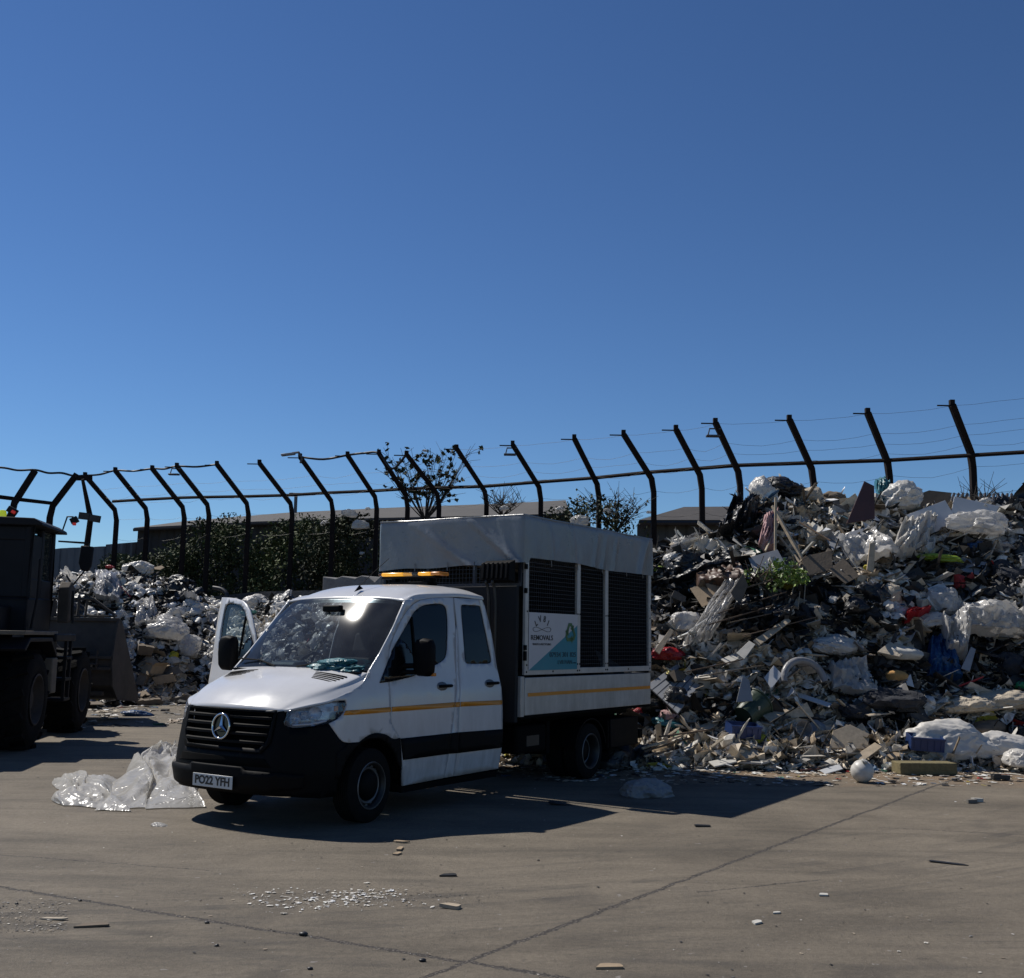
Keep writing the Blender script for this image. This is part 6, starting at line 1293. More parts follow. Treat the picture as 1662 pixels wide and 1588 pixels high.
gscatter('gravel_patch', ul, 700, .006, .02, one*np.array([1, 2, 3, 1, 1, 4, 1, 0, 0, 0, 0, 0, 0]), 'patch of grey gravel at the lower left edge', 'gravel')

# ---------------------------------------------------------------- push wall, buildings, far fence
Q['conc'] = mat('dark_concrete', (.075, .072, .07), .9, 0, .3, 3, bump=.5, bs=12)
Q['concl'] = mat('concrete_block', (.20, .195, .19), .9, 0, .25, 4, bump=.4, bs=14)
Q['clad'] = mat('grey_cladding', (.13, .145, .17), .5, .1, .12, 1.5)
Q['cladd'] = mat('dark_cladding', (.030, .030, .034), .7, 0, .2, 1.5)
Q['roofg'] = mat('grey_roof', (.085, .078, .07), .85, 0, .25, 1.2, bump=.3, bs=6)
Q['roofd'] = mat('brown_tile_roof', (.05, .044, .04), .9, 0, .3, 3, bump=.6, bs=8)
Q['post'] = mat('rusty_steel', (.018, .012, .011), .85, .0, .35, 5, bump=.2, spec=.2)
Q['galv'] = mat('dull_steel', (.10, .10, .11), .5, .5, .2, 9)
Q['cable'] = mat('black_cable', (.01, .01, .012), .6)
def line_wall(pts, z0s, z1s, t, m, name, parent=None, rib=0., pitch=.3):
    mb = MB()
    for (a, b), (za, zb) in zip(zip(pts, pts[1:]), zip(z1s, z1s[1:])):
        A, B = Vector((a[0], a[1], 0)), Vector((b[0], b[1], 0)); L = (B-A).length; d = (B-A)/L; n = Vector((d.y, -d.x, 0)); n = n if n.y < 0 else -n
        if rib:
            k = max(1, int(L/pitch)); P = []
            for i in range(k):
                for f, o in ((0, 0), (.35, 0), (.5, rib), (.85, rib)): P.append((i+f, o))
            P.append((k, 0)); vs = []
            for f, o in P:
                q = A+d*(f*L/k)+n*o; z = za+(zb-za)*f/k; vs += [(q.x, q.y, z0s), (q.x, q.y, z)]
            mb.add(vs, [(2*i, 2*i+2, 2*i+3, 2*i+1) for i in range(len(P)-1)])
        else:
            vs = [A, B, B-n*t, A-n*t]; mb.add([(q.x, q.y, z0s) for q in vs]+[(vs[0].x, vs[0].y, za), (vs[1].x, vs[1].y, zb), (vs[2].x, vs[2].y, zb), (vs[3].x, vs[3].y, za)], [(0, 1, 2, 3), (7, 6, 5, 4), (0, 4, 5, 1), (1, 5, 6, 2), (2, 6, 7, 3), (3, 7, 4, 0)])
    return mb.build(name, m, parent, smooth=0, merge=1e-4)
def W(px, py, Y): p = at(px, py, Y); return (p.x, p.y), p.z
# posts: (top px, top py, bend px, bend py, rail py)
POSTS = [(1690, 640, 1730, 722, 732), (1545, 657, 1578, 742, 741), (1408, 670, 1443, 757, 749), (1281, 681, 1320, 767, 753), (1161, 686, 1201, 772, 757), (1097, 697, 1139, 777, 762), (1012, 705, 1061, 783, 768), (932, 712, 972, 792, 777), (832, 722, 878, 796, 784), (741, 728, 790, 803, 791), (660, 738, 713, 806, 793), (615, 736, 662, 810, 795), (564, 739, 612, 812, 798), (487, 742, 541, 818, 801), (421, 752, 475, 822, 805), (352, 754, 404, 822, 807), (287, 757, 340, 824, 808), (247, 761, 300, 828, 809), (187, 764, 240, 830, 812), (138, 772, 190, 832, 815)]
def pdist(px, ry): return 4.5/(ray(px, ry).z/ray(px, ry).y)
fence = empty('security_fence', (0, 30, 0)); tag(fence, 'long security fence of dark cranked posts with a rail and wires behind the heaps', 'fence')
fi = Matrix.Translation((0, -30, 0))
PD = []
for k, (tx, ty, bx_, by, ry) in enumerate(POSTS):
    D = pdist(bx_, ry); B = at(bx_, by, D); Tp = at(tx, ty, D-.75); G = Vector((B.x, B.y, 0)); PD.append((D, G, B, Tp))
    mb = MB(); dr = (Tp-B).normalized(); b1 = B-Vector((0, 0, .28)); b2 = B+dr*.10+Vector((0, 0, .0))
    mb.tube([G, b1, B.lerp(b1, .0)+dr*.12, Tp], .098, 4, rot=R(45), ups=(0, 1, 0)); po = mb.build('post', Q['post'], fence, bevel=.006, smooth=0); po.matrix_parent_inverse = fi
    mb = MB(); q = Tp; mb.box(q+Vector((0, 0, .05)), (.11, .11, .12)); mb.box(q+Vector((-.16, -.06, -.04)), (.42, .03, .03)); e = mb.build('post_bracket', Q['post'], po, bevel=.004); e.matrix_parent_inverse = Matrix.Identity(4)
def polyline(name, pts, r, m, parent, n=5, fi_=None):
    o = MB().tube(pts, r, n).build(name, m, parent, smooth=40); 
    if fi_ is not None: o.matrix_parent_inverse = fi_
    return o
rail = [Vector((B.x+(Tp.x-B.x)*.14, B.y-.12, HC+4.5)) for D, G, B, Tp in PD]
polyline('rail', rail, .052, Q['post'], fence, 6, fi)
for f in (.98, .62, .42, .24, -.25, -.9):
    pts = []
    for i, (D, G, B, Tp) in enumerate(PD):
        q = B.lerp(Tp, f) if f > 0 else B+Vector((0, -.1, f))
        if i: a = pts[-1]; mid = (a+q)/2; mid.z -= random.uniform(.01, .16 if f < .9 else .05); pts += [a.lerp(mid, .5)-Vector((0, 0, .02)), mid, mid.lerp(q, .5)-Vector((0, 0, .02))]
        pts.append(q)
    if f > .9: pts = pts[:4*9+1]
    polyline('wire', pts, .0032, Q['cable'], fence, 4, fi)
# the return of the fence on the left
fence2 = empty('side_fence', (0, 30, 0)); tag(fence2, 'short run of dark cranked posts leaning the other way behind the loader', 'fence')
SP = [(125, 770, 82, 826, 817, 34.5), (57, 764, 20, 822, 812, 33.0), (-20, 758, -62, 818, 806, 31.5)]; PD2 = []
for (tx, ty, bx_, by, ry, D) in SP:
    B = at(bx_, by, D); Tp = at(tx, ty, D+.3); G = at(bx_-8, 930, D); G.z = 0; G.y = D; PD2.append((B, Tp)); dr = (Tp-B).normalized(); mb = MB(); mb.tube([G, B-Vector((0, 0, .28)), B+dr*.12, Tp], .112, 4, rot=R(45), ups=(0, 1, 0)); o = mb.build('post', Q['post'], fence2, bevel=.006, smooth=0); o.matrix_parent_inverse = fi
polyline('rail', [at(-150, 795, 30), at(0, 807, 33.4), at(40, 812, 33.6), at(92, 818, 34.6)], .062, Q['post'], fence2, 6, fi)
o = MB().tube([at(123, 776, 34.7), at(150, 776, 34.9)], .11, 4, rot=R(45)).build('corner_plate', Q['post'], fence2); o.matrix_parent_inverse = fi
# corner pole with twin floodlights
pl_ = empty('floodlight_pole', at(135, 925, 34.6)*1.0); pl_.location.z = 0; tag(pl_, 'leaning pole with twin floodlights at the corner of the fence', 'floodlight pole')
A = [at(134, 778, 34.2), at(147, 842, 34.6), at(136, 925, 34.6)]; A.append(Vector((A[2].x-.6, A[2].y, 0))); c0 = pl_.location
mb = MB(); mb.tube([q-c0 for q in A], [.05, .09, .10, .10], 6); mb.build('pole', Q['post'], pl_, smooth=0)
for (px, py, a) in ((137, 838, .1), (154, 842, .15)):
    q = at(px, py, 34.3)-c0; mb = MB(); mb.box(q, (.34, .12, .22), Matrix.Rotation(a, 3, 'Y')); mb.box(q+Vector((0, .09, -.02)), (.20, .08, .12)); l_ = mb.build('floodlight', Q['dark'], pl_, bevel=.01)
# cables between the post tops
def cable(name, pts, r, label): 
    c0 = pts[0].copy(); o = MB().tube(cat([q-c0 for q in pts], 5), r, 6).build(name, Q['cable'], None, smooth=60); o.location = c0; tag(o, label, 'cable')
pts = [at(-120, 752, 33), at(0, 759, 33.2), at(57, 763, 33.5)]+[at(100, 768, 34)]+[PD[i][3]+Vector((0, 0, .0)) for i in range(19, 14, -1)]
q = []
for a, b in zip(pts, pts[1:]): m_ = (a+b)/2; m_.z -= .05; q += [a, m_]
cable('overhead_cable', q+[pts[-1]], .035, 'black cable strung along the post tops on the left side')
pts = [PD[13][3], PD[12][3], PD[11][3], PD[10][3]]; q = []
for k, (a, b) in enumerate(zip(pts, pts[1:])): m_ = (a+b)/2; m_.z += (-.1, .03, -.45)[k]; q += [a, m_]
cable('overhead_cable', q+[pts[-1]], .035, 'black cable looped between the post tops above the small bare tree')
def lamp(k, f, label, big=False):
    D, G, B, Tp = PD[k]; q = B.lerp(Tp, f); e = empty('security_lamp', q+Vector((-.12, -.15, 0))); tag(e, label, 'lamp', None)
    mb = MB()
    if big: mb.box((-.22, 0, .05), (.42, .2, .06), Matrix.Rotation(R(-8), 3, 'Y')); mb.build('lamp_head', Q['brdg'], e, bevel=.01); mb = MB(); mb.tube([(-.1, 0, .09), (.1, 0, .12), (.2, .05, -.05), (.15, .1, -.2)], .035, 6); mb.build('bracket', Q['galv'], e)
    else: mb.box((-.12, 0, -.05), (.34, .16, .05)); mb.build('lamp_head', Q['galv'], e, bevel=.01); mb = MB(); mb.tube([(.08, 0, .14), (-.2, 0, .14), (-.24, 0, -.03)], .018, 5); mb.build('bracket', Q['galv'], e)
lamp(4, .76, 'small bracket lamp near the top of the post above the right end of the cage'); lamp(8, .80, 'small bracket lamp on the post above the middle of the cage'); lamp(16, .82, 'small bracket lamp on a post of the left part of the fence'); lamp(13, 1.0, 'flat street style lamp on top of the post left of the small bare tree', True)

# push wall and concrete block
wp_ = [(-60, 36), (230, 34.6), (420, 33.6), (540, 31.5), (640, 28.8), (760, 26.5), (900, 24.6), (1060, 23.6), (1160, 23.4)]
pts = [tuple(at(px, 1000, Y)[:2]) for px, Y in wp_]
o = line_wall(pts, 0, [2.6, 2.7, 3.1, 3.1, 3.2, 3.2, 3.2, 3.3, 3.3], .4, Q['conc'], 'push_wall'); tag(o, 'dark concrete retaining wall running behind the rubbish heaps', 'wall')
(a, za), (b, zb) = W(524, 936, 27.5), W(619, 938, 26.4)
mb = MB(); A, B = Vector((*a, 0)), Vector((*b, 0)); n = Vector((B-A)).normalized(); n = Vector((-n.y, n.x, 0))*.8; k_ = 9; vs = []
top = [za-.03*(i % 3) for i in range(k_+1)]; top[-1] -= .0; top[-2] -= .10
for i in range(k_+1): q = A.lerp(B, i/k_); vs += [(q.x, q.y, 0), (q.x, q.y, top[i]), (q.x+n.x, q.y+n.y, top[i]), (q.x+n.x, q.y+n.y, 0)]
mb.add(vs, [(4*i+j, 4*i+4+j, 4*i+4+(j+1) % 4, 4*i+(j+1) % 4) for i in range(k_) for j in range(4)]+[(0, 1, 2, 3), (4*k_, 4*k_+1, 4*k_+2, 4*k_+3)])
o = mb.build('concrete_barrier', Q['concl'], None, smooth=0, bevel=.02); tag(o, 'grey concrete block wall seen above the cab roof left of the tarpaulin', 'wall')
# far left corrugated hoarding
fh = empty('hoarding', (-25, 46, 0)); tag(fh, 'pale grey corrugated metal hoarding beyond the left heap', 'hoarding')
hp_ = [(-80, 905, 44), (60, 895, 45), (100, 890, 45.5), (172, 887, 46), (173, 884, 46), (222, 880, 47), (300, 870, 49)]
P = [W(a, b, c_) for a, b, c_ in hp_]; o = line_wall([q[0] for q in P], 0, [q[1] for q in P], .1, Q['clad'], 'sheet_wall', fh, .06, .45); o.matrix_parent_inverse = Matrix.Translation((25, -46, 0))
# long dark shed with a shallow roof
def shed(name, label, eave, ridge, m_wall, m_roof, z_rib=.08, base=0., end=None, over=.5):
    e = empty(name, (0, 0, 0)); tag(e, label, 'building')
    P = [W(*a) for a in eave]; R_ = [W(*a) for a in ridge]
    line_wall([q[0] for q in P], base, [q[1]-.1 for q in P], .1, m_wall, 'wall', e, z_rib, .6)
    mb = MB(); A = [Vector((*q[0], q[1])) for q in P]; Bv = [Vector((*q[0], q[1])) for q in R_]; n = len(A)
    A2 = [q+Vector((0, -over, -.02)) for q in A]
    if n == len(Bv):
        back = [Vector((b_.x*2-a_.x, b_.y*2-a_.y, a_.z)) for a_, b_ in zip(A, Bv)]
        mb.add(A2+Bv+back, [(i, i+1, n+i+1, n+i) for i in range(n-1)]+[(n+i, n+i+1, 2*n+i+1, 2*n+i) for i in range(n-1)])
        g = MB(); g.add([A[0]-Vector((0, 0, A[0].z-base)), A[0]-Vector((0, 0, .1)), Bv[0]-Vector((0, 0, .15)), back[0]-Vector((0, 0, .1)), back[0]-Vector((0, 0, back[0].z-base))], [(0, 1, 2, 3, 4)])
        g.add([A[-1]-Vector((0, 0, A[-1].z-base)), A[-1]-Vector((0, 0, .1)), Bv[-1]-Vector((0, 0, .15)), back[-1]-Vector((0, 0, .1)), back[-1]-Vector((0, 0, back[-1].z-base))], [(0, 1, 2, 3, 4)]); g.build('gable', m_wall, e, smooth=0)
    mb.build('roof', m_roof, e, smooth=0, solid=.12)
    gt = MB(); gt.tube([q+Vector((0, -.08, -.10)) for q in A2], .07, 6); gt.build('gutter', Q['cladd'], e)
    return e
shed('long_shed', 'long low dark shed with a shallow grey roof behind the shrubs on the left', [(224, 858, 46), (420, 848, 47), (620, 842, 48), (830, 838, 49), (925, 834, 50)], [(300, 846, 56), (470, 832, 56), (640, 824, 57), (830, 817, 58), (918, 812, 58)], Q['cladd'], Q['roofg'])
shed('tiled_shed', 'grey walled shed with a brown tiled roof right of the cage top', [(1034, 846, 33), (1228, 846, 34), (1330, 848, 35)], [(1110, 823, 37), (1228, 822, 38), (1320, 822, 39)], mat('weathered_cladding', (.075, .08, .085), .8, 0, .3, 1.5), Q['roofd'], .05)
e = shed('ribbed_roof_shed', 'shed with a dark ribbed roof just visible over the right heap at the photo edge', [(1500, 830, 33), (1800, 838, 33)], [(1520, 806, 37), (1800, 808, 37)], Q['cladd'], Q['roofd'], .05)
rb = MB(); A = [at(1500, 830, 33), at(1800, 838, 33)]; B_ = [at(1520, 806, 37), at(1800, 808, 37)]
for k in range(40): a = A[0].lerp(A[1], k/39)+Vector((0, -.4, .02)); b = B_[0].lerp(B_[1], k/39)+Vector((0, 0, .10)); rb.tube([a, b], .05, 4)
rb.build('roof_rib', Q['cladd'], e)
lp = empty('street_lamp', at(478, 860, 55)); lp.location.z = 0; tag(lp, 'thin distant street lamp standing behind the long shed', 'street lamp'); t_ = at(478, 802, 55).z
mb = MB(); mb.tube([(0, 0, 0), (0, 0, t_)], .09, 6); mb.build('pole', Q['galv'], lp); mb = MB(); mb.box((.15, 0, t_), (.6, .2, .1)); mb.box((-.2, 0, t_+.02), (.3, .15, .08)); mb.build('lamp_head', Q['galv'], lp, bevel=.02)

# ---------------------------------------------------------------- shrubs and trees
Q['leaf'] = mat('shrub_leaf', (.065, .082, .036), .7, 0, .3, 3, vcol=True, spec=.2)
Q['leafd'] = mat('dark_shrub_leaf', (.05, .062, .032), .7, 0, .3, 3, vcol=True, spec=.2)
Q['bark'] = mat('bark', (.05, .042, .035), .9, 0, .3, 10, bump=.5)
def shrub(name, label, cx, Y, x0, x1, top, bot, n, m, seed, cat_='shrub', nb=16, size=.13):
    r_ = random.Random(seed); c0 = at(cx, bot, Y); c0.z = 0; e = empty(name, c0); tag(e, label, cat_); blobs = []
    for i in range(nb):
        px = r_.uniform(x0, x1); f = 1-((px-(x0+x1)/2)/((x1-x0)/2))**2; ytop = bot-(bot-top)*(.35+.65*max(0, f)**.6); py = ytop+(bot-ytop)*r_.random()**1.4
        q = at(px, py, Y+r_.uniform(-.5, .8))-c0; rb_ = r_.uniform(.25, .95); blobs.append((q.x, q.y, q.z-rb_*.8, rb_))
    leafcloud('foliage', m, blobs, n, size, e, seed)
    mb = MB()
    for k in range(9):
        b = blobs[k % len(blobs)]; a = Vector((b[0]*.4+r_.uniform(-.3, .3), r_.uniform(-.2, .3), 0)); m_ = Vector((b[0]*.7, b[1], b[2]*.5)); mb.tube(cat([a, m_, Vector(b[:3])+Vector((0, 0, b[3]*.7))], 4), list(np.linspace(.06, .015, 9)), 5)
    mb.build('stems', Q['bark'], e, smooth=60); return e
shrub('shrub', 'low dark shrub at the left end before the shed gable', 230, 38, 175, 320, 872, 950, 6500, Q['leafd'], 1)
shrub('shrub', 'tall green shrub left of the middle with the highest leafy top', 375, 38, 290, 430, 826, 955, 11000, Q['leaf'], 2, nb=34)
shrub('shrub', 'green shrub in the middle between the tall shrub and the barrier', 490, 37, 425, 560, 834, 950, 10000, Q['leaf'], 3, nb=32)
shrub('shrub', 'darker shrub with rags caught in it just left of the tarpaulin', 585, 35, 520, 640, 822, 940, 9500, Q['leafd'], 4, nb=28)
shrub('shrub', 'dark bush rising above the tarpaulin right of the middle', 955, 29, 897, 1015, 800, 900, 11000, Q['leafd'], 5, nb=36, size=.10)
def barerig(name, label, px, py, Y, spread, hpx, nleaf, seed, m, leaf=.15, nbr=16):
    r_ = random.Random(seed); c0 = at(px, py, Y); z0 = c0.z; c0.z = 0; e = empty(name, c0); tag(e, label, 'tree'); mb = MB(); blobs = []; tips = []
    mb.tube([(0, 0, 0), (.05, 0, z0*.5), (0, 0, z0)], [.08, .06, .045], 7)
    for k in range(nbr):
        q = at(px+r_.uniform(-spread, spread), py-hpx*r_.uniform(.55, 1)*(1), Y+r_.uniform(-.8, .8)); q = Vector((q.x-c0.x, q.y-c0.y, q.z)); m_ = Vector((q.x*.42, q.y*.4, z0+(q.z-z0)*.36)); P = cat([Vector((0, 0, z0)), m_, q], 5); mb.tube(P, list(np.linspace(.022, .005, len(P))), 5)
        for j in range(5, len(P), 2):
            for s in range(2):
                d = Vector((r_.uniform(-1, 1), r_.uniform(-1, 1), r_.uniform(.1, 1))).normalized()*r_.uniform(.2, .75); mb.tube([P[j], P[j]+d*.5+Vector((0, 0, .03)), P[j]+d], [.009, .006, .004], 4); tips.append(P[j]+d*.9); tips.append(P[j]+d*.5)
    mb.build('branches', Q['bark'], e, smooth=60)
    if nleaf:
        tips = [t for t in tips if r_.random() < .7]; leafcloud('foliage', m, [(t.x, t.y, t.z, .05) for t in tips], nleaf, leaf, e, seed)
    return e
barerig('young_tree', 'sparse young tree with few leaves rising behind the fence left of the middle', 690, 846, 33, 76, 124, 1300, 5, Q['leafd'], .15, 30)
barerig('bare_bush', 'bare twiggy bush right of the dark bush above the tarpaulin', 1000, 862, 29, 48, 62, 140, 9, Q['leafd'], .10, 18)
barerig('bare_bush', 'bare twiggy bush with rags above the front of the tarpaulin', 815, 838, 31, 38, 34, 40, 11, Q['leafd'], .1, 14)
barerig('bare_bush', 'bare twigs rising over the right heap beside the last post', 1600, 816, 25, 50, 8, 0, 12, Q['leafd'], .1, 10)
for k, (px, py, w_, Y, lab) in enumerate([(660, 840-12, 10, 34, ''), (568, 826, 34, 33.5, 'white torn film snagged on top of the darker shrub'), (598, 818, 12, 33.4, 'small white rag on the fence post at the darker shrub'), (585, 845, 40, 33.3, 'grey white rags hanging in the darker shrub'), (530, 842, 26, 35, 'small pale rag in the green middle shrub'), (588, 890, 12, 33, 'white shred dangling low in the darker shrub'), (690, 724, 11, 32, 'white scrap caught at the top of the young tree'), (818, 818, 22, 30.5, 'white rag in the bare bush above the tarpaulin front'), (908, 818, 18, 28.5, 'white rag at the left of the dark bush'), (985, 822, 20, 28.3, 'pale rag between the dark bush and the twiggy bush'), (940, 840, 46, 28.2, 'large grey rag at the foot of the dark bush above the tarpaulin'), (1052, 824, 12, 28.5, 'white shred at the right end of the twiggy bush'), (1596, 808, 34, 24.5, 'pale twisted rag under the last fence post')]):
    if not lab: continue
    lump('snagged_rag', px, py+9, w_*.55, Q['bagc' if k % 3 else 'bagw'], lab, 'rag', 120+k, (1.2, .5, .8), 4, Y=Y, up=0, sharp=1.6)

# ---------------------------------------------------------------- the wheel loader at the left edge
L_ = {}
L_['body'] = mat('loader_paint', (.014, .014, .017), .6, 0, .35, 3, spec=.2)
L_['dirt'] = mat('dusty_steel', (.075, .062, .052), .85, 0, .35, 3, bump=.3, bs=12)
L_['tan'] = mat('dusty_step', (.20, .17, .13), .85, 0, .3, 5)
L_['rub'] = mat('loader_tyre', (.010, .0095, .009), .95, 0, .4, 6, bump=.4, spec=.15)
L_['glass'] = glass('loader_glass', (.35, .48, .52), .4, .03, .15)
L_['red'] = emit('red_lens', (.6, .03, .02), .25)
L_['yel'] = emit('yellow_lens', (.6, .7, .04), .35)
ld = empty('wheel_loader', (-8.85, 19.4, 0), R(9)); tag(ld, 'dark dirty wheel loader with a raised bucket at the left edge of the photo', 'wheel loader')
def lmb(): return MB()
def ltyre(x, y, sg):
    w_ = empty('wheel'); w_.parent = ld; w_.location = (x, y, .735); Mw = Matrix.Rotation(R(90)*sg, 4, 'Y')
    b = MB(); hw = .27; prof = [(.36, -hw+.02), (.45, -hw-.01), (.62, -hw-.01), (.69, -hw+.03), (.70, -hw+.08), (.70, hw-.08), (.69, hw-.03), (.62, hw+.01), (.45, hw+.01), (.36, hw-.02)]
    b.lathe(prof, 48, Mw)
    for k in range(26):                                   # tread lugs, alternating sides
        a = 2*math.pi*k/26; s_ = 1 if k % 2 else -1
        for q in range(1): b.box(Mw @ Vector((.715*math.cos(a), .715*math.sin(a), s_*.125)), (.06, .10, .30), (Mw @ Matrix.Rotation(a, 4, 'Z') @ Matrix.Rotation(R(22)*s_, 4, 'X')).to_3x3())
    b.build('tyre', L_['rub'], w_, smooth=35)
    r = MB(); r.lathe([(.37, hw-.01), (.385, hw+.015), (.36, hw+.02), (.33, hw-.05), (.31, hw-.14), (.18, hw-.15), (.16, hw-.08), (0, hw-.07)], 40, Mw); r.build('rim', L_['dirt'], w_, smooth=40)
    n_ = MB()
    for k in range(10): a = 2*math.pi*k/10; n_.lathe([(0, .03), (.018, .03), (.02, 0)], 6, Mw @ Matrix.Translation((.24*math.cos(a), .24*math.sin(a), hw-.15)))
    n_.build('wheel_bolts', L_['dirt'], w_, smooth=0)
for x, sg in ((.98, 1), (-.98, -1)): ltyre(x, 0, sg); ltyre(x, -3.05, sg)
b = lmb(); b.bx(-.62, .62, -4.7, -2.2, .95, 2.15); b.bx(-.55, .55, -4.9, -4.7, .8, 1.9); b.build('engine_hood', L_['body'], ld, bevel=.05, seg=3)
b = lmb(); b.bx(-.5, .5, -4.3, -1.6, .55, .98); b.bx(-.35, .35, -1.7, 1.0, .6, 1.05); b.bx(-.45, .45, .2, .9, .6, 1.6); b.bx(-.9, .9, -.12, .12, .62, .85); b.bx(-.9, .9, -3.17, -2.93, .62, .85); b.build('frame', L_['body'], ld, bevel=.02)
for sg in (1, -1):
    b = lmb(); b.prism([(-3.95, 1.50), (-3.7, 1.66), (-2.45, 1.66), (-2.1, 1.40), (-2.1, 1.34), (-2.5, 1.60), (-3.68, 1.60), (-3.9, 1.46)], sg*.62, sg*1.28, 'x'); b.build('rear_fender', L_['body'], ld, bevel=.008)
b = lmb(); b.bx(.80, 1.30, -2.3, -1.0, 1.60, 1.72); b.bx(.78, 1.0, -2.3, -1.0, 1.05, 1.60); b.build('platform', L_['body'], ld, bevel=.02)
b = lmb()
for z in (1.30, .95, .62): b.bx(1.0, 1.30, -1.55, -1.15, z, z+.05)
b.bx(1.24, 1.29, -1.53, -1.48, .62, 1.6); b.bx(1.24, 1.29, -1.22, -1.17, .62, 1.6); b.build('step_ladder', L_['body'], ld, bevel=.006)
b = lmb(); b.bx(1.0, 1.26, -2.25, -1.95, .78, 1.34); b.build('battery_box', L_['tan'], ld, bevel=.02)
b = lmb(); b.bx(.66, 1.26, -3.9, -2.05, 1.70, 1.76); b.build('fender_top', L_['tan'], ld, bevel=.01)
# cab: pillars, roof, panels, glass
cab = empty('cab'); cab.parent = ld
X0, X1, Y0_, Y1_, Z0, Z1 = -.80, .86, -2.45, -1.0, 1.70, 3.42
b = lmb(); b.bx(X0, X1, Y0_, Y1_, Z0, 2.28)
for x in (X0, X1-.12): b.bx(x, x+.12, Y0_, Y0_+.16, 2.28, Z1); b.bx(x, x+.12, Y1_-.12, Y1_, 2.28, Z1); b.bx(x+.01, x+.11, -1.8, -1.64, 2.28, Z1)
b.bx(X0, X1, Y0_, Y0_+.1, 3.18, Z1); b.bx(X1-.5, X1-.02, Y0_+.01, Y0_+.09, 2.28, 3.2); b.bx(X1-.06, X1-.01, Y0_+.1, Y1_-.1, 2.28, 2.6); b.bx(X1-.08, X1-.02, -2.35, -1.72, 2.3, 3.3)
b.build('cab_frame', L_['body'], cab, bevel=.03, seg=3)
b = lmb(); b.prism([(-.92, Z1), (-.95, Z1+.08), (-.80, Z1+.15), (.88, Z1+.12), (1.0, Z1+.05), (1.02, Z1)], Y0_-.08, Y1_+.12, 'y'); b.build('cab_roof', L_['body'], cab, bevel=.02)
b = lmb(); b.bx(X0+.1, X1-.5, Y0_+.03, Y0_+.04, 2.28, 3.2); b.bx(X1-.05, X1-.04, Y0_+.8, Y1_-.1, 2.4, 3.4); b.bx(X0+.1, X1-.1, Y1_-.05, Y1_-.04, 2.28, 3.4); b.bx(X0+.04, X0+.05, Y0_+.1, Y1_-.1, 2.28, 3.4); b.build('cab_glass', L_['glass'], cab, smooth=0)
b = lmb(); b.bx(-.3, .3, -2.1, -1.6, 1.9, 2.3); b.bx(-.28, .28, -2.15, -2.0, 2.2, 2.9); b.build('seat', L_['body'], cab, bevel=.04)
b = lmb(); b.tube([(.93, Y1_, 2.45), (1.16, Y1_+.15, 2.45), (1.18, Y1_+.2, 1.9)], .02, 6); b.build('handrail', L_['body'], cab, smooth=50); b = lmb(); b.tube([(.90, -2.3, 1.8), (.98, -2.35, 2.3), (.98, -2.35, 2.9)], .02, 6); b.build('handrail', L_['body'], cab, smooth=50)
b = lmb(); b.lathe([(0, .12), (.045, .11), (.06, .06), (.06, 0)], 16, Matrix.Translation((.36, -2.36, Z1+.13))); b.build('yellow_beacon', L_['yel'], cab, smooth=50)
b = lmb(); b.box((.50, -2.35, Z1+.24), (.16, .08, .10), Matrix.Rotation(.5, 3, 'Y')); b.tube([(.42, -2.35, Z1+.1), (.46, -2.35, Z1+.22)], .025, 6); b.build('beacon_stand', L_['body'], cab, bevel=.01)
lmb().box((.53, -2.40, Z1+.215), (.07, .03, .05), Matrix.Rotation(.5, 3, 'Y')).build('red_beacon', L_['red'], cab, bevel=.01)
b = lmb(); b.tube([(.95, Y1_, Z1+.05), (1.04, Y1_-.1, Z1+.30), (1.14, Y1_-.1, Z1+.30)], .014, 6); b.box((1.16, Y1_-.1, Z1+.24), (.12, .10, .10), Matrix.Rotation(-.5, 3, 'Y')); b.build('lamp_arm', L_['body'], cab)
lmb().box((1.18, Y1_-.17, Z1+.17), (.06, .03, .05)).build('red_marker', L_['red'], cab, bevel=.01)
b = lmb(); b.tube([(.90, Y1_, 3.30), (1.35, Y1_+.25, 3.30), (1.36, Y1_+.25, 3.2)], .016, 6); b.tube([(.92, Y1_, 2.50), (1.10, Y1_+.2, 2.50), (1.33, Y1_+.25, 2.85)], .014, 6); b.build('mirror_arm', L_['body'], cab, smooth=50)
b = lmb(); b.prism([(1.22, 3.26), (1.44, 3.24), (1.42, 2.90), (1.37, 2.80), (1.25, 2.82), (1.20, 2.95)], Y1_+.22, Y1_+.28, 'y'); b.build('mirror', L_['body'], cab, bevel=.02)
b = lmb(); b.prism([(-.95, 1.9), (-1.0, 2.5), (-.85, 2.62), (-.62, 2.52), (-.62, 2.0)], .95, 1.15, 'x'); b.build('work_lamp', L_['dirt'], cab, bevel=.03)
# lift arms and bucket
for sg in (1, -1):
    b = lmb(); b.prism([(.2, 1.25), (.3, 1.62), (1.2, 1.42), (2.0, .95), (2.0, .70), (1.1, 1.05)], sg*.48, sg*.60, 'x'); b.build('lift_arm', L_['dirt'], ld, bevel=.02)
b = lmb(); b.tube([(0, .4, 1.4), (0, 1.2, 1.75)], .07, 10); b.tube([(0, 1.2, 1.75), (0, 1.9, 1.45)], .04, 8); b.bx(-.12, .12, .9, 1.3, 1.2, 1.8); b.build('tilt_linkage', L_['dirt'], ld, smooth=40)
bk = empty('bucket'); bk.parent = ld; bk.rotation_euler = (0, 0, R(-9))
def rot9(x, y): a = R(-9); return x*math.cos(a)-y*math.sin(a), x*math.sin(a)+y*math.cos(a)
bk.location = (-.10, 2.45, 0)
prof = [(0, 2.02), (-.12, 1.6), (-.20, 1.15), (-.10, .72), (.22, .46), (.9, .38), (1.35, .36)]
pr2 = [(y+.04, z+.03) for y, z in prof]
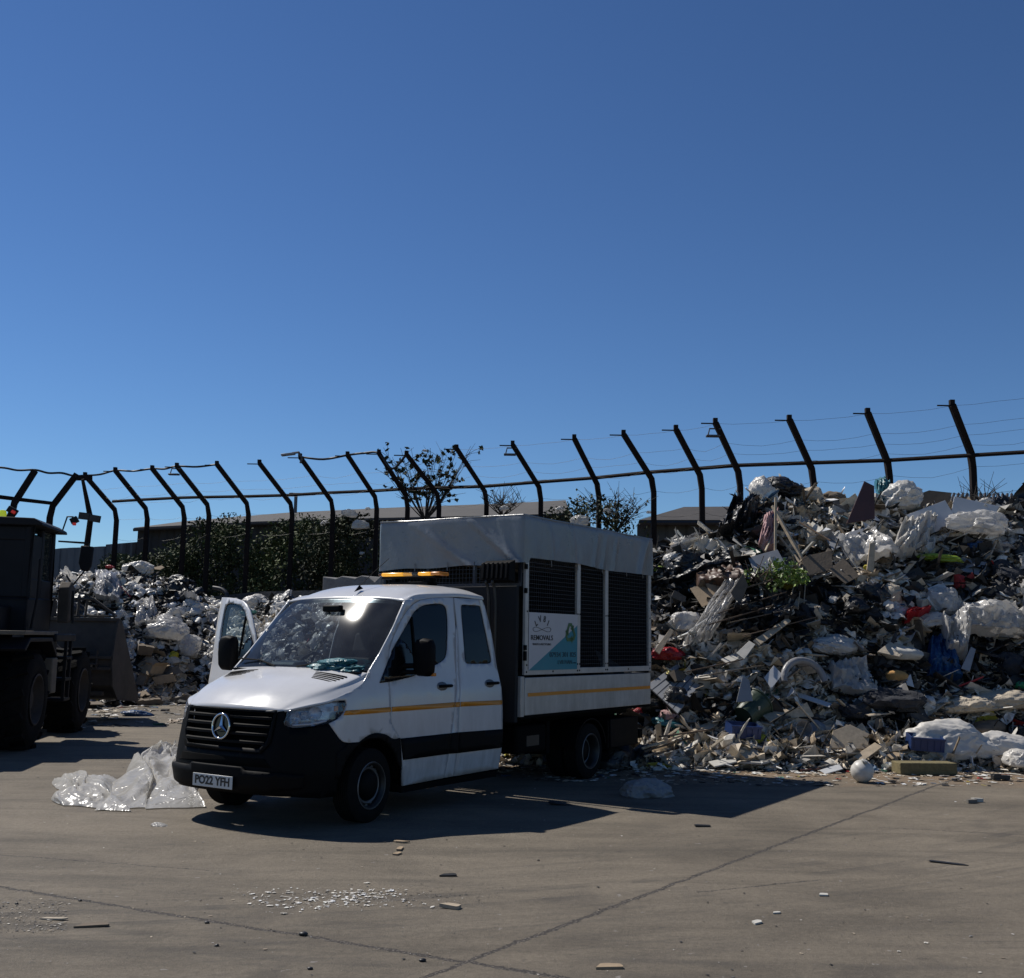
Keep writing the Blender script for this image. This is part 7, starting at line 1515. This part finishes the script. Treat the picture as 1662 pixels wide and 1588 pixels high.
b = lmb(); n_ = len(prof); vs = [(x, y, z) for x in (-1.46, 1.46) for y, z in prof+list(reversed(pr2))]; m_ = 2*n_
b.add(vs, [tuple(range(m_)), tuple(range(2*m_-1, m_-1, -1))]+[(i, (i+1) % m_, m_+(i+1) % m_, m_+i) for i in range(m_)]); b.build('bucket_shell', L_['dirt'], bk, smooth=25)
for x in (-1.50, 1.46):
    b = lmb(); b.prism([(-.03, 2.05), (.16, 2.0), (1.40, .45), (1.40, .33), (.2, .42), (-.14, .70), (-.24, 1.15), (-.15, 1.62)], x, x+.04, 'x'); b.build('side_plate', L_['dirt'], bk, bevel=.006)
b = lmb(); b.bx(-1.46, 1.46, -.06, .02, 1.98, 2.05); b.bx(-1.46, 1.46, -.26, -.14, 1.24, 1.30); b.bx(-1.46, 1.46, -.26, -.10, 1.02, 1.08)
for x in (-.65, -.45, .45, .65): b.bx(x-.02, x+.02, -.40, -.10, .62, 1.42)
for x in (.95, 1.2): b.bx(x-.02, x+.01, -.28, -.22, 1.05, 1.42)
b.bx(.92, 1.22, -.32, -.22, 1.12, 1.15); b.bx(-1.3, 1.3, -.16, -.02, .52, .60); b.build('bucket_ribs', L_['dirt'], bk, bevel=.006)
b = lmb(); b.tube([(-1.4, .02, 2.42), (.95, .02, 2.42), (1.42, .05, 2.08)], .028, 6); b.tube([(-1.4, .02, 2.08), (1.42, .02, 2.08)], .025, 6)
for k in range(15):
    x = -1.35+k*.165
    if x < .95: b.tube([(x, .02, 2.05), (x+.03, .02, 2.42)], .028, 4)
b.bx(-.30, .20, -.02, .06, 2.06, 2.38); b.build('spill_guard', L_['dirt'], bk, smooth=40)
# hi-vis vest and papers on the dashboard
def indash(name, x, s, z, dims, m, label, seed, cat_):
    me = bag_mesh(name, seed, 4, 1.2, dims); me.materials.append(m); o = link(name, me); o.matrix_world = truck_m @ Matrix.Translation((x, -s, z)) @ Matrix.Scale(.42, 4); tag(o, label, cat_)
indash('folded_cloth', .12, .42, 1.46, (1.1, 1.2, .28), Q['bagt'], 'teal folded cloth on the dashboard behind the windscreen', 131, 'cloth')
indash('folded_cloth', .14, .70, 1.44, (.9, .7, .22), Q['bagt'], 'smaller teal cloth at the near end of the dashboard', 132, 'cloth')
